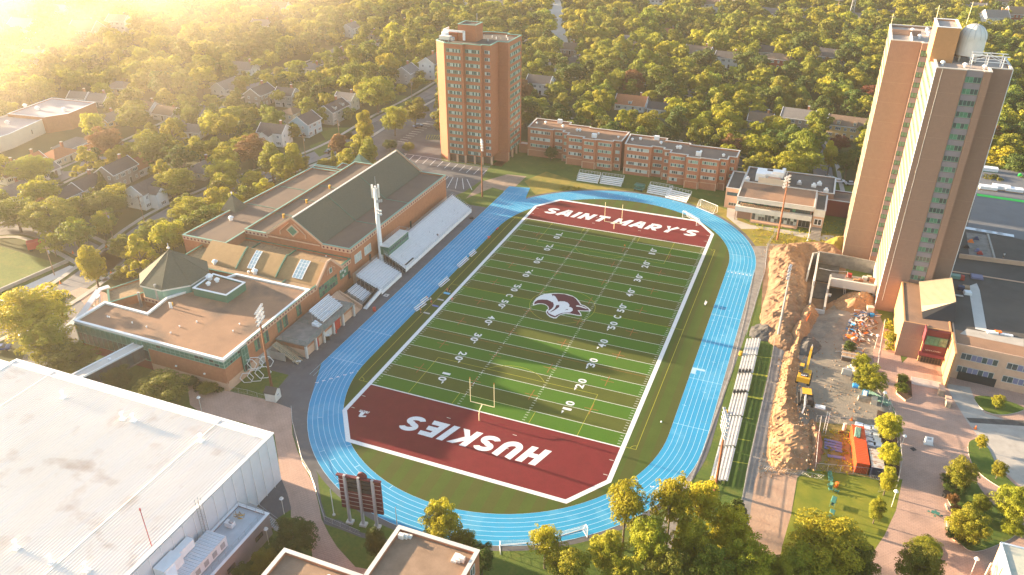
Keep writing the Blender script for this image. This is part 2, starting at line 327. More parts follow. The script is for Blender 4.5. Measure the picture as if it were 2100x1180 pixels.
def window_mesh(wd, ht, panes, gm, fm, fr=.07, alt=None, depth=.10, rows=1, seed=0):
    """a framed window lying on a wall: x along the wall, -y outwards, z up, origin at bottom centre"""
    mb = MB(); rr = random.Random(seed)
    mb.box(-wd/2, -depth, 0, wd/2, 0, fr, fm); mb.box(-wd/2, -depth, ht-fr, wd/2, 0, ht, fm)
    xs = [-wd/2+wd*i/panes for i in range(panes+1)]
    for i, x in enumerate(xs):
        a = x if i == 0 else x-fr/2; b = x+fr if i == 0 else (x if i == panes else x+fr/2)
        if i == panes: a = x-fr
        mb.box(a, -depth+.003, fr, b, 0, ht-fr, fm)
    for i in range(panes):
        for r in range(rows):
            z0 = fr+(ht-2*fr)*r/rows; z1 = fr+(ht-2*fr)*(r+1)/rows-(.04 if r < rows-1 else 0)
            g = gm if not alt or rr.random() > .45 else alt
            mb.face([(xs[i]+fr/2, -.03, z0), (xs[i+1]-fr/2, -.03, z0), (xs[i+1]-fr/2, -.03, z1), (xs[i]+fr/2, -.03, z1)], g)
    return mb.mesh('window')
# ================= THE GROUND, THE TRACK AND THE FIELD =================
YD = .9144; FW = 65*YD; FL = 110*YD; FC = FW/2
def rect(x0, y0, x1, y1): return [(x0, y0), (x1, y0), (x1, y1), (x0, y1)]
gm_ = MB(); gm_.face([(-1400, -400, 0), (900, -400, 0), (900, 1500, 0), (-1400, 1500, 0)], forest); struct(gm_, 'ground')
sheet('campus_grass', [(-72, -80), (150, -80), (150, 60), (128, 135), (128, 175), (-30, 175), (-30, 150), (-72, 150)], .01, grass)
# track: stadium oval, centre line x = 31, arc centres y = 8 and 91
TX, TY0, TY1, RI, LW, NL = 31.0, 8.0, 91.0, 36.9, 1.10, 7
def oval(r, n=48):
    P = [(TX+r*cos(a), TY1+r*sin(a)) for a in [pi*i/n for i in range(n+1)]]
    P += [(TX+r*cos(a), TY0+r*sin(a)) for a in [pi+pi*i/n for i in range(n+1)]]
    return P
RO = RI+LW*NL
def ovalring(mb, r0, r1, z, m, n=48):
    A, B = oval(r0, n), oval(r1, n); k = len(A)
    for i in range(k):
        j = (i+1) % k; mb.face([(*A[i], z), (*B[i], z), (*B[j], z), (*A[j], z)][::-1], m)
sheet('track_surround', oval(RO+1.2), .020, asphalt)
sheet('infield', oval(RI), .040, apron)
tr = MB(); ovalring(tr, RI, RO, .032, blue); track = struct(tr, 'running_track')
ext = MB()                                             # the sprint straight on the left, longer and wider than the oval
ext.face([(-15.6, 3, .0325), (-9, 3, .0325), (-9, 119, .0325), (-15.6, 119, .0325)], blue)
ext.face([(-15.8, 119, .0328), (-6.6, 118, .0328), (-8.2, 126.2, .0328), (-15.8, 124.8, .0328)], blue)
ext.face([(-9, 96, .0322), (-5.6, 96, .0322), (-4.2, 112, .0322), (-6.6, 118, .0322), (-9, 119, .0322)], blue)
ext.face([(-15.6, 3, .0323), (-12.5, -4, .0323), (-9, -12, .0323), (-6, -3, .0323), (-6, 3, .0323)], blue)
ext.face([(67.9, 88, .0322), (74.6, 88, .0322), (73.6, 99, .0322), (66.6, 99, .0322)], blue)
ext.obj('sprint_straight', track)
ln = MB()
for i in range(NL+1):
    r = RI+LW*i; ovalring(ln, r-.035, r+.035, .037, lane_w)
for i in range(7):
    x = -15.6+i*1.1; ln.box(x, -2+(-i*.2), .036, x+.06, 120, .0375, lane_w)
for y, a, b in ((6, -15.6, -6), (96.5, -15.6, -6), (118.5, -15.6, -7), (88, 67.9, 75.6), (12, 67.9, 75.6), (30, 67.9, 75.6), (99, 66.5, 73.4), (20, -15.6, -6), (61, 67.9, 75.6)):
    ln.box(a, y, .036, b, y+.08, .0376, lane_w)
for k in range(26):                                    # stagger and exchange marks across single lanes
    a = (pi+.35+R_.random()*2.4) if k % 2 else R_.random()*2.6+.2; cy = TY0 if k % 2 else TY1; r = RI+LW*R_.randrange(NL)
    ribbon(ln, [(TX+r*cos(a), cy+r*sin(a)), (TX+(r+LW)*cos(a), cy+(r+LW)*sin(a))], .1, .0378, lane_w)
for k in range(11):
    y = 84-k*6.5; x = 68.5+(k*3 % 6)*1.1; ln.box(x, y, .036, x+.9, y+.08, .0379, lane_w)
ln.obj('lane_markings', track)
pt = MB(); pt.box(67.9, 33.7, .0385, 71, 34.5, .040, mat('pale_blue_tape', (.30, .45, .55), .7, .1)); pt.box(67.9, 31.9, .0385, 69.0, 33.7, .040, MT['pale_blue_tape']); pt.obj('white_tape_patch', track)
for i in range(7):                                     # lane numbers at both starts
    me = text_mesh(str(i+1), 1.1, .03, name='lane_number'); me.materials.append(paint_w); link(me, 'lane_number', track, (67.9+.55+i*1.08, 87.1, .039))
    a = pi+.12; r = RI+LW*(i+.5)
    link(me, 'lane_number', track, (TX+r*cos(a)+.6, TY0+r*sin(a)-i*1.15, .039), rz=-.9)
for i in range(3, 6): me = text_mesh(str(i), 1.1, .03, name='lane_number'); me.materials.append(paint_w); link(me, 'lane_number', track, (68.2+(i-3)*1.1, -9, .039), rz=-1.2)

# field
field = sheet('playing_field', rect(0, 0, FW, FL), .048, turf)
ezN = [(-0.05, FL), (FW+.05, FL), (FW+.05, 111.1), (53.6, 119.2), (5.9, 119.2), (-.05, 111.1)]
ezS = [(x, FL-y) for x, y in ezN][::-1]
eN = sheet('north_end_zone', ezN, .046, maroon_turf); eS = sheet('south_end_zone', ezS, .046, maroon_turf)
bd = MB(); outl = [(0, 0), (0, 111.1), (5.9, 119.2), (53.6, 119.2), (FW, 111.1), (FW, FL-111.1), (53.6, FL-119.2), (5.9, FL-119.2), (0, FL-111.1)]
o2 = inset(outl, -1.0); p2 = ccw(outl); n = len(p2)
for i in range(n):
    j = (i+1) % n; bd.face([(*o2[i], .052), (*o2[j], .052), (*p2[j], .052), (*p2[i], .052)], paint_w)
bd.obj('white_border', field)
mk = MB()
for i in range(1, 22):
    y = i*5*YD
    if i == 11: continue
    wd = .07 if i % 2 else .055
    mk.box(.05, y-wd, .050, FW-.05, y+wd, .0535, paint_line)
for y in (0, FL): mk.box(0, y-.16, .050, FW, y+.16, .0545, paint_w)
hs = 24*YD
for i in range(1, 110):
    y = i*YD
    if i % 5 == 0:
        for x in (hs, FW-hs): mk.box(x-.06, y-.45, .050, x+.06, y+.45, .0550, paint_w)
        continue
    mk.box(.25, y-.05, .050, .95, y+.05, .0535, paint_line); mk.box(FW-.95, y-.05, .050, FW-.25, y+.05, .0535, paint_line)
    for x in (hs, FW-hs): mk.box(x-.35, y-.05, .050, x+.35, y+.05, .0535, paint_line)
for sy in (-5*YD, -10*YD, FL+5*YD, FL+10*YD):
    for x in (.25, hs-.35, FW-hs-.35, FW-1.1): mk.box(x, sy-.06, .050, x+.9, sy+.06, .0535, paint_line)
mk.obj('white_line_markings', field)
ym = MB(); z = .0560
def yline(a, b, w_=.1): ribbon(ym, [a, b], w_, z, paint_y)
def yarc(cx, cy, r, a0, a1, n=40): ribbon(ym, [(cx+r*cos(radians(a0+(a1-a0)*i/n)), cy+r*sin(radians(a0+(a1-a0)*i/n))) for i in range(n+1)], .1, z, paint_y)
sx0, sx1 = -3.6, 62.6
yline((sx0, .4), (sx0, FL-.4), .11); yline((sx1, .4), (sx1, FL-.4), .11)
for x in (sx0, sx1):
    for y in (.4, FL-.4):
        s = 1 if x < 0 else -1; t = 1 if y < 50 else -1; yline((x, y), (x+s*2.6, y)); yarc(x, y, 1.2, *((0, 90) if (s, t) == (1, 1) else (90, 180) if (s, t) == (-1, 1) else (270, 360) if (s, t) == (1, -1) else (180, 270)), 8)
yline((sx0, FL/2), (21, FL/2)); yline((38.4, FL/2), (sx1, FL/2)); yarc(FC, FL/2, 8.9, 0, 360, 64)
for s, y0 in ((1, 0), (-1, FL)):
    yb = y0+s*15.6; yline((FC-20.2, y0+s*.2), (FC-20.2, yb)); yline((FC+20.2, y0+s*.2), (FC+20.2, yb)); yline((FC-20.2, yb), (FC+20.2, yb))
    yline((FC-9.2, y0+s*.2), (FC-9.2, y0+s*4.6)); yline((FC+9.2, y0+s*.2), (FC+9.2, y0+s*4.6)); yline((FC-9.2, y0+s*4.6), (FC+9.2, y0+s*4.6))
    a = (37, 143) if s > 0 else (217, 323); yarc(FC, yb-s*5.6, 9.2, a[0], a[1], 20)
ym.obj('yellow_soccer_markings', field)
om = MB()
for iy in range(8):
    for ix in range(4):
        x = 7.5+ix*14.2+(iy % 2)*.4; y = 10+iy*11.5
        ribbon(om, [(x, y-2), (x, y+2)], .16, .0570, paint_o); ribbon(om, [(x-1.6, y), (x+1.6, y)], .16, .0574, paint_o)
for y in (26.5, 74): ribbon(om, [(1, y), (FW-1, y)], .10, .0566, paint_o)
om.obj('orange_field_markings', field)
# yard numbers and direction arrows
arrow = MB().face([(-.55, -.28, 0), (.55, 0, 0), (-.55, .28, 0)], paint_w).mesh('direction_arrow')
NUM = {}
for t in ('1', '2', '3', '4', '5', '0', 'C'):
    me = text_mesh(t, 2.6, .028, name='painted_number', fit=(1.5 if t != '1' else .75, 2.0)); me.materials.append(paint_w); NUM[t] = me
for i in range(1, 12):
    k = i if i <= 5 else None
    for side in (0, 1):
        for half in (0, 1):
            if i > 5: continue
            y = i*10*YD if not half else FL-i*10*YD; x = 14.35 if not side else FW-14.35
            rot = -pi/2 if not side else pi/2; d = -1 if not side else 1            # reading direction along y
            link(NUM[str(i)], 'painted_number', field, (x, y-d*1.1, .0590), rot); link(NUM['0'], 'painted_number', field, (x, y+d*1.1, .0590), rot)
            s = -1 if not half else 1; link(arrow, 'direction_arrow', field, (x+(.65 if not side else -.65), y+s*2.55, .0590), s*pi/2)
for side in (0, 1): link(NUM['C'], 'painted_number', field, (14.35 if not side else FW-14.35, FL/2, .0590), -pi/2 if not side else pi/2)
# end zone lettering, each letter cut from heavy strokes (unit box 0..1 x 0..1, sheared)
def arcp(cx, cy, rx, ry, a0, a1, n=10): return [(cx+rx*cos(radians(a0+(a1-a0)*i/n)), cy+ry*sin(radians(a0+(a1-a0)*i/n))) for i in range(n+1)]
W_ = .27
GL = {
 'S': [arcp(.5, .70, .36, .17, 20, 262, 12)+arcp(.5, .30, .36, .17, 82, -160, 12)],
 'A': [[(.08, 0), (.43, 1), (.57, 1), (.92, 0)], [(.25, .30), (.75, .30)]],
 'I': [[(.5, 0), (.5, 1)]], 'N': [[(.16, 0), (.16, 1)], [(.2, .86), (.8, .14)], [(.84, 0), (.84, 1)]],
 'T': [[(.5, 0), (.5, .75)], [(.02, .87), (.98, .87)]], 'M': [[(.13, 0), (.13, 1)], [(.16, .86), (.5, .32), (.84, .86)], [(.87, 0), (.87, 1)]],
 'R': [[(.16, 0), (.16, .75)], [(.03, .87), (.55, .87)]+arcp(.58, .64, .24, .23, 80, -90, 10)+[(.3, .41)], [(.48, .34), (.84, 0)]],
 'Y': [[(.5, 0), (.5, .42)], [(.12, 1), (.5, .42), (.88, 1)]], "'": [[(.55, 1), (.42, .68)]], 'H': [[(.16, 0), (.16, 1)], [(.3, .5), (.7, .5)], [(.84, 0), (.84, 1)]],
 'U': [[(.16, 1), (.16, .42)]+arcp(.5, .38, .34, .25, 180, 360, 12)+[(.84, .42), (.84, 1)]], 'K': [[(.16, 0), (.16, 1)], [(.86, .98), (.36, .5), (.88, .02)]],
 'E': [[(.16, 0), (.16, 1)], [(.3, .87), (.92, .87)], [(.3, .5), (.84, .5)], [(.3, .13), (.92, .13)]]}
WID = {'I': .42, "'": .34, 'M': 1.22, 'S': .92, 'T': .95, 'E': .9}
def letters(word, x0, y0, wtot, ht, flip, parent, z=.0500, shear=.33):
    ws = [WID.get(c, 1.0) if c != ' ' else .22 for c in word]; gap = .12; tot = sum(ws)+gap*(len(ws)-1); u = (wtot-shear*ht)/tot; x = 0
    for c, wc in zip(word, ws):
        if c != ' ':
            mb = MB(); sw = (.31 if c != 'S' else .27)*min(u, ht); hw = wc*u
            for k, st in enumerate(GL[c]):
                pts = []
                for (a, b) in st:
                    yy = b*ht; 
                    X = ((a-.5)*.9+.5)*hw if c not in "I'" else hw*.5+(a-.5)*.3*u
                    pts.append((x+X+shear*yy, yy))
                if flip: pts = [(x0+wtot-px, y0+ht-py) for px, py in pts]
                else: pts = [(x0+px, y0+py) for px, py in pts]
                if c == 'S' or len(pts) > 4: pts = smooth(pts, 2)
                # stroke: vertical strokes are wide, so offset mostly in x
                n = len(pts); Lp, Rp = [], []; horiz = abs(pts[0][1]-pts[-1][1]) < .1*ht and len(pts) < 4
                for i in range(n):
                    a_ = Vector(pts[max(0, i-1)]); b_ = Vector(pts[min(n-1, i+1)]); t_ = (b_-a_).normalized(); nn = Vector((-t_.y, t_.x))
                    if len(st) <= 3 and not horiz and c not in 'S': nn = Vector((math.copysign(1.02, nn.x), 0)) if i in (0, n-1) or len(pts) == 2 else nn
                    nn = nn*sw/2*(1.0 if not horiz else .92)
                    Lp.append(Vector(pts[i])+nn); Rp.append(Vector(pts[i])-nn)
                for i in range(n-1): mb.face([(*Rp[i], z+k*.002), (*Rp[i+1], z+k*.002), (*Lp[i+1], z+k*.002), (*Lp[i], z+k*.002)], paint_w)
            mb.obj('painted_letter', parent)
        x += wc*u+gap*u
letters("SAINT MARY'S", 3.2, FL+6.5, 53.2, 5.0, False, eN); letters('HUSKIES', 12.6, -11.9, 34.2, 5.4, True, eS, shear=.33)
# small sponsor mark in the south end zone corner
LGm = ZR(640, 800, 11.8)
mb = MB()
for P in ([(1130, 530), (1165, 480), (1400, 535), (1360, 580)], [(1185, 542), (1275, 565), (1215, 625), (1125, 632)], [(1115, 636), (1210, 628), (1318, 628), (1290, 660), (1150, 658)]):
    mb.face([(*LGm(a, b), .052) for a, b in P][::-1], paint_w)
mb.obj('corner_emblem', eS)
me = text_mesh('FLYNN', .9, .02, .3, name='corner_lettering', fit=(2.6, .6)); me.materials.append(maroon_turf); link(me, 'corner_lettering', eS, (*LGm(1275, 528), .054), pi)
# husky head at midfield, traced on the ground plane
LG = ZR(1070, 585, 13.11)
def lg(name, pts, z, m, sm=3):
    P = smooth_c([LG(a, b) for a, b in pts], sm) if sm else [LG(a, b) for a, b in pts]
    return sheet(name, P, z, m, field)
OUT = [(300, 560), (300, 500), (330, 430), (400, 350), (500, 285), (620, 240), (780, 225), (920, 218), (1080, 228), (1230, 250), (1370, 295), (1480, 365), (1560, 460), (1600, 525), (1700, 555), (1800, 620), (1862, 688), (1820, 712), (1700, 712), (1540, 700), (1590, 760), (1612, 838), (1480, 825), (1340, 795), (1180, 780), (1050, 800), (975, 850), (935, 900), (860, 900), (760, 865), (680, 800), (648, 730), (665, 670), (712, 640), (690, 575), (620, 530), (520, 512), (420, 520), (350, 545)]
lg('mascot_outline', OUT, .0600, paint_w, 0)
lg('mascot_fur', [(800, 245), (960, 235), (1150, 250), (1260, 285), (1380, 318), (1460, 380), (1530, 470), (1575, 540), (1690, 575), (1780, 640), (1820, 690), (1700, 692), (1500, 680), (1560, 760), (1585, 815), (1480, 805), (1340, 775), (1240, 760), (1120, 765), (1020, 800), (930, 862), (880, 875), (780, 842), (700, 785), (672, 730), (700, 690), (720, 760), (800, 800), (900, 840), (940, 810), (1060, 760), (1180, 745), (1300, 740), (1370, 690), (1365, 630), (1320, 600), (1270, 590), (1285, 540), (1240, 480), (1150, 445), (1040, 440), (975, 450), (955, 390), (900, 310), (850, 280), (835, 310)], .0620, paint_m, 0)
lg('mascot_brow', [(332, 525), (345, 460), (430, 405), (540, 392), (680, 400), (780, 440), (820, 470), (830, 450), (862, 520), (855, 580), (810, 640), (730, 690), (705, 680), (735, 640), (715, 580), (650, 525), (560, 500), (440, 495)], .0622, paint_m, 0)
lg('mascot_nose', [(930, 545), (1000, 540), (1015, 560), (1000, 600), (930, 650), (850, 700), (745, 745), (800, 700), (880, 640), (910, 590)], .0624, paint_m, 0)
lg('mascot_eye', [(1165, 690), (1190, 655), (1250, 655), (1240, 672), (1200, 670)], .0624, paint_m, 0)
lg('mascot_ear', [(1455, 560), (1500, 548), (1620, 575), (1720, 615), (1765, 655), (1690, 630), (1560, 590), (1470, 582)], .0636, paint_w, 0)
lg('mascot_cheek', [(1145, 440), (1210, 460), (1270, 520), (1250, 580), (1330, 605), (1370, 655), (1340, 720), (1200, 745), (1080, 748), (1000, 700), (1010, 560)], .0615, paint_w, 2)

# surrounds: paths, plazas, lots
sheet('bleacher_apron', [(-29.3, -1.5), (-29.3, 104), (-15.7, 104), (-15.7, 3), (-12.5, -5), (-9, -12), (-6, -17.5), (-9.5, -20), (-14, -18), (-19, -11), (-20, -4), (-26, -4)], .022, asphalt)
C3 = ZR(0, 780, 2.95)
plaza_l = [C3(*p) for p in [(1130, 0), (1150, 150), (1220, 200), (1480, 260), (1660, 330), (1700, 590), (1740, 690), (1760, 770), (1760, 830), (1830, 850), (1880, 960), (1890, 1070), (1920, 1180), (2400, 1180), (2150, 1130), (2040, 1010), (1990, 930), (1945, 840), (1930, 760), (1900, 640), (1850, 540), (1800, 430), (1770, 330), (1760, 170), (1620, 120), (1400, 70), (1250, 40), (1180, 30)]]
sheet('brick_walk', plaza_l, .026, paver)
sheet('walk_edge_asphalt', [C3(*p) for p in [(1765, 165), (1775, 330), (1810, 430), (1860, 540), (1910, 650), (1935, 760), (1960, 870), (2065, 905), (2180, 950), (2420, 1010), (2420, 985), (2180, 920), (2060, 850), (1975, 830), (1945, 740), (1925, 620), (1925, 580), (1880, 470), (1850, 330), (1860, 170), (1850, 90), (1790, 60), (1700, 100)]], .024, asphalt)
sheet('service_yard', [C3(*p) for p in [(1700, 590), (1745, 690), (1765, 780), (1640, 860), (1560, 760), (1500, 720)]], .023, asphalt)
# parking by the brick tower
sheet('parking_lot', [G(*p) for p in [(668, 292), (770, 250), (852, 208), (905, 200), (905, 330), (1002, 345), (985, 372), (950, 395), (905, 412), (845, 400), (780, 340)]], .020, asphalt)
pk = MB()
K2 = ZR(700, 0, 2.95)
def pline(a, b, w_=.22, z_=.026, m=paint_w): ribbon(pk, [a, b], w_, z_, m)
for i in range(12):
    a = K2(395+i*44, 932+i*9); b = K2(360+i*44, 965+i*9); pline(a, b)
pline(K2(380, 930), K2(900, 1012))
for i in range(11): a = K2(340+i*17, 855-i*12); b = K2(385+i*19, 862-i*12); pline(a, b)
for i in range(6): pline(K2(620+i*28, 1065+i*4), K2(540+i*50, 1130+i*4))
for i in range(7): pline(K2(520+i*16, 818), K2(512+i*14, 842), m=paint_y)
pline(K2(520, 818), K2(640, 822), m=paint_y); pline(K2(505, 842), K2(640, 848), m=paint_y)
struct(pk, 'parking_bay_lines')
sheet('worn_earth_path', [G(*p) for p in [(955, 408), (1010, 385), (1035, 392), (1055, 385), (1080, 362), (1040, 358), (990, 372)]], .022, mat('worn_earth', (.26, .19, .14), .95, .2, scale=.5))
sheet('dry_verge', [G(*p) for p in [(1088, 388), (1075, 372), (1120, 352), (1190, 375), (1270, 385), (1400, 396), (1490, 430), (1560, 470), (1600, 480), (1730, 478), (1720, 500), (1600, 505), (1560, 540), (1535, 500), (1480, 445), (1400, 410), (1300, 394), (1190, 391), (1100, 402)]], .016, dry_grass)
sheet('cafeteria_walk', [G(*p) for p in [(1492, 418), (1512, 420), (1512, 452), (1540, 462), (1600, 470), (1662, 480), (1740, 486), (1736, 500), (1650, 488), (1560, 470), (1520, 470), (1490, 445)]], .024, concrete)
sheet('stadium_gate_path', [G(*p) for p in [(1538, 505), (1572, 505), (1568, 560), (1545, 640), (1500, 770), (1450, 905), (1400, 1030), (1370, 1150), (1330, 1150), (1395, 980), (1440, 850), (1500, 700), (1545, 560)]], .021, conc_dark)
# east strip of turf behind the long bleacher
E5 = ZR(1440, 680, 3.469)
tf = sheet('practice_turf_strip', [E5(*p) for p in [(400, 60), (515, 70), (285, 1180), (60, 1180), (165, 1065)]], .024, mat('strip_turf', (.045, .085, .010), .95, .12, scale=.6))
ys = MB()
for a, b, c, d in ((345, 300, 465, 318), (312, 462, 432, 480), (240, 762, 345, 780), (200, 922, 325, 942), (380, 180, 505, 190), (305, 615, 362, 625)): ribbon(ys, [E5(a, b), E5(c, d)], .7 if b in (300, 462) else .2, .028, paint_y)
ys.obj('yellow_turf_markings', tf)
sheet('strip_lawn', [E5(*p) for p in [(100, 1100), (290, 1110), (270, 1400), (-20, 1400)]], .025, grass)
# construction ground
CG = [G(*p) for p in [(1575, 500), (1700, 505), (1735, 520), (1735, 600), (1800, 640), (1812, 665), (1790, 780), (1830, 830), (1845, 1000), (1680, 870), (1660, 960), (1610, 1000), (1600, 1180), (1525, 1180), (1530, 1010), (1580, 720), (1580, 640), (1565, 560)]]
sheet('construction_ground', CG, .019, gravel)
sheet('excavated_earth', [G(*p) for p in [(1578, 505), (1700, 500), (1735, 525), (1735, 610), (1690, 640), (1640, 660), (1600, 740), (1570, 900), (1555, 960), (1560, 800), (1580, 700), (1560, 650), (1565, 560)]], .023, mud)
sheet('dirt_lane', [G(*p) for p in [(1540, 968), (1636, 972), (1612, 1120), (1600, 1200), (1520, 1200)]], .024, mat('packed_earth', (.34, .21, .14), .95, col2=(.42, .28, .19), scale=.4, bump=.4, bscale=2))
sheet('dark_wet_verge', [G(*p) for p in [(1590, 700), (1612, 700), (1560, 960), (1548, 985), (1535, 1080), (1515, 1080), (1530, 970)]], .025, conc_dark)
# plaza on the right
D5 = ZR(1400, 780, 2.95)
sheet('brick_plaza', [G(*p) for p in [(1812, 660), (1840, 700), (1850, 745), (1870, 725), (1950, 745), (2300, 860), (2300, 1330), (1750, 1200), (1790, 1120), (1830, 1010), (1848, 930), (1835, 840), (1795, 770), (1790, 720)]], .028, paver)
sheet('drive_ramp', [D5(*p) for p in [(1590, 20), (1740, 45), (1770, 130), (1830, 200), (1950, 240), (2400, 275), (2400, 560), (2065, 660), (1930, 540), (1830, 400), (1720, 250), (1640, 120)]], .034, concrete)
sheet('trench_cover', [D5(*p) for p in [(1715, 228), (2400, 260), (2400, 300), (1740, 258)]], .038, wet_gravel)
lawn = [[(1730, 380), (1790, 362), (1850, 420), (1900, 520), (1990, 620), (2065, 690), (2065, 720), (1900, 640), (1790, 560), (1735, 470)],
        [(1590, 655), (1750, 610), (1800, 660), (1860, 740), (1950, 810), (2000, 860), (2010, 940), (1900, 1000), (1780, 1038), (1700, 1010), (1650, 900), (1640, 800), (1600, 720)],
        [(1770, 100), (1900, 110), (2065, 170), (1990, 205), (1900, 210), (1830, 190), (1785, 150)], [(1395, 1000), (1430, 965), (1510, 970), (1560, 1020), (1575, 1060), (1540, 1100), (1450, 1110), (1400, 1060)]]
for L_ in lawn:
    P = smooth_c([D5(*p) for p in L_], 3); mb = MB(); mb.prism(P, .0, .16, curb, grass); o = struct(mb, 'planted_bed')
sheet('lawn', [D5(*p) for p in [(795, 540), (1190, 610), (1330, 600), (1290, 790), (1220, 940), (1120, 1090), (1050, 1300), (560, 1300), (600, 1010), (660, 800), (705, 590)]], .030, mat('lawn_grass', (.11, .14, .010), .95, col2=(.20, .19, .016), scale=.3, bump=.3, bscale=4))
sheet('storage_yard_ground', [D5(*p) for p in [(800, 250), (1010, 270), (1250, 560), (1200, 600), (800, 540)]], .031, mat('weedy_earth', (.16, .13, .035), .95, col2=(.26, .19, .06), scale=.5, bump=.5, bscale=3))
sheet('planter_mulch', [D5(*p) for p in [(1180, 180), (1320, 230), (1310, 600), (1190, 640), (1180, 500), (1230, 400), (1160, 300)]], .033, mulch)
# tower grass pocket and streets
sheet('quad_lawn', [G(*p) for p in [(1684, 478), (1736, 482), (1736, 448), (1690, 436)]], .034, grass)
AX = -96.0
def street(name, pts, wd, kerb=True, m=road, z=.014, walks=True):
    pts = smooth(pts, 4); mb = MB(); ribbon(mb, pts, wd, z, m); o = struct(mb, name)
    if walks:
        w2 = MB()
        for s in (-1, 1):
            P = []
            for i in range(len(pts)):
                a = Vector(pts[max(0, i-1)]); b = Vector(pts[min(len(pts)-1, i+1)]); t = (b-a).normalized(); nn = Vector((-t.y, t.x)); P.append(tuple(Vector(pts[i])+nn*s*(wd/2+2.2)))
            ribbon(w2, P, 1.6, z+.12, concrete)
            ribbon(w2, [tuple(Vector(p)) for p in P], 2.4, z+.004, grass)
        w2.obj('pavement', o)
    return o
street('street', [G(*p) for p in [(-200, 760), (60, 640), (175, 570), (330, 450), (470, 385), (610, 335), (700, 297), (790, 242), (870, 200), (980, 130), (1060, 80)]], 9)
street('street', [G(*p) for p in [(-60, 480), (60, 470), (150, 500), (260, 560)]], 8)
street('street', [G(*p) for p in [(-100, 470), (140, 355), (250, 305), (440, 215), (560, 160), (650, 128), (760, 80), (900, 20)]], 8)
street('street', [G(*p) for p in [(1120, -40), (1137, 10), (1142, 60), (1150, 100), (1160, 160)]], 11, m=conc_light)
street('street', [G(*p) for p in [(1000, 235), (1120, 240), (1200, 262), (1400, 300), (1560, 340), (1660, 310), (1700, 280), (1760, 250)]], 7)
street('street', [G(*p) for p in [(1700, 420), (1690, 370), (1680, 320), (1650, 280), (1560, 230), (1300, 160), (1150, 110)]], 7)
sheet('drop_off_loop', [G(*p) for p in [(60, 700), (110, 650), (175, 610), (205, 600), (235, 615), (200, 650), (160, 700), (150, 750), (90, 790), (30, 780)]], .022, road)
sheet('entrance_pavers', [G(*p) for p in [(140, 600), (165, 590), (215, 600), (240, 620), (190, 655), (170, 620)]], .026, paver)
sheet('garden_lawn', [G(*p) for p in [(118, 632), (140, 640), (135, 655), (105, 660), (95, 640)]], .028, grass)
sheet('sports_lawn', [G(*p) for p in [(-80, 500), (0, 505), (133, 545), (40, 592), (-80, 650)]], .018, grass)
sheet('pale_path', [G(*p) for p in [(-20, 618), (143, 545), (160, 550), (0, 628)]], .024, conc_light)
w_ = MB(); w_.wall(G(-20, 608), G(140, 538), 0, 1.0, concrete, .5); tag(w_.obj('retaining_wall'), 'low pale concrete wall between the sports lawn and the footpath', 'wall')
for L_ in ([(585, 430), (800, 470), (760, 560), (600, 570)], [(330, 185), (420, 195), (430, 230), (350, 240)]):
    pass
for P in ([(634, 300), (672, 285), (700, 300), (655, 322)], [(650, 262), (720, 262), (725, 285), (670, 290)], [(445, 205), (500, 192), (480, 218), (440, 222)], [(130, 330), (172, 318), (160, 350), (130, 352)], [(812, 195), (860, 200), (850, 230), (815, 220)]):
    sheet('front_lawn', [G(*p) for p in P], .02, grass)
# ================= BUILDINGS =================
def roof_vent(parent, x, y, z, s=1.0, m=white):
    mb = MB(); mb.cyl(x, y, z, z+.5*s, .34*s, m, 10); mb.cyl(x, y, z+.5*s, z+.62*s, .52*s, m, 10); mb.dome(x, y, z+.62*s, .40*s, m, 10, 3, .8); mb.obj('roof_vent', parent)
def small_vent(parent, x, y, z, h=.5):
    MB().cyl(x, y, z, z+h, .13, white, 7).cyl(x, y, z+h, z+h+.1, .2, white, 7).obj('vent_pipe', parent)
def dentils(parent, a, b, z, sp=1.25, s=.55, m=maroon_w, name='brick_dentil', off=.0):
    """square brick insets along a pale cornice; shared mesh, one object each"""
    a = Vector(a); b = Vector(b); L = (b-a).length; t = (b-a)/L; nrm = Vector((t.y, -t.x)); rz = atan2(t.y, t.x); n = max(1, int(L/sp))
    if 'd%s' % s not in MT:
        MT['d%s' % s] = MB().box(-s/2, -.03, -s/2, s/2, .0, s/2, m).mesh(name)
    me = MT['d%s' % s]
    for i in range(n):
        p = a+t*(L*(i+.5)/n)+nrm*(off+.004); link(me, name, parent, (p.x, p.y, z), rz)
def band(parent, a, b, z0, z1, m, name='cornice', th=.12, off=0):
    a = Vector(a); b = Vector(b); t = (b-a).normalized(); nrm = Vector((t.y, -t.x))*(off+th/2); a2 = a+nrm; b2 = b+nrm
    return MB().bar((a2.x, a2.y, (z0+z1)/2), (b2.x, b2.y, (z0+z1)/2), th, z1-z0, m).obj(name, parent)
def put_window(me, parent, x, y, z, rz): return link(me, 'window', parent, (x, y, z), rz)

# ---- the sports centre on the left of the field ----
gym = thing('sports_centre', 'large red brick sports centre with green gabled roof beside the left grandstands', 'building', (0, 0, 0))
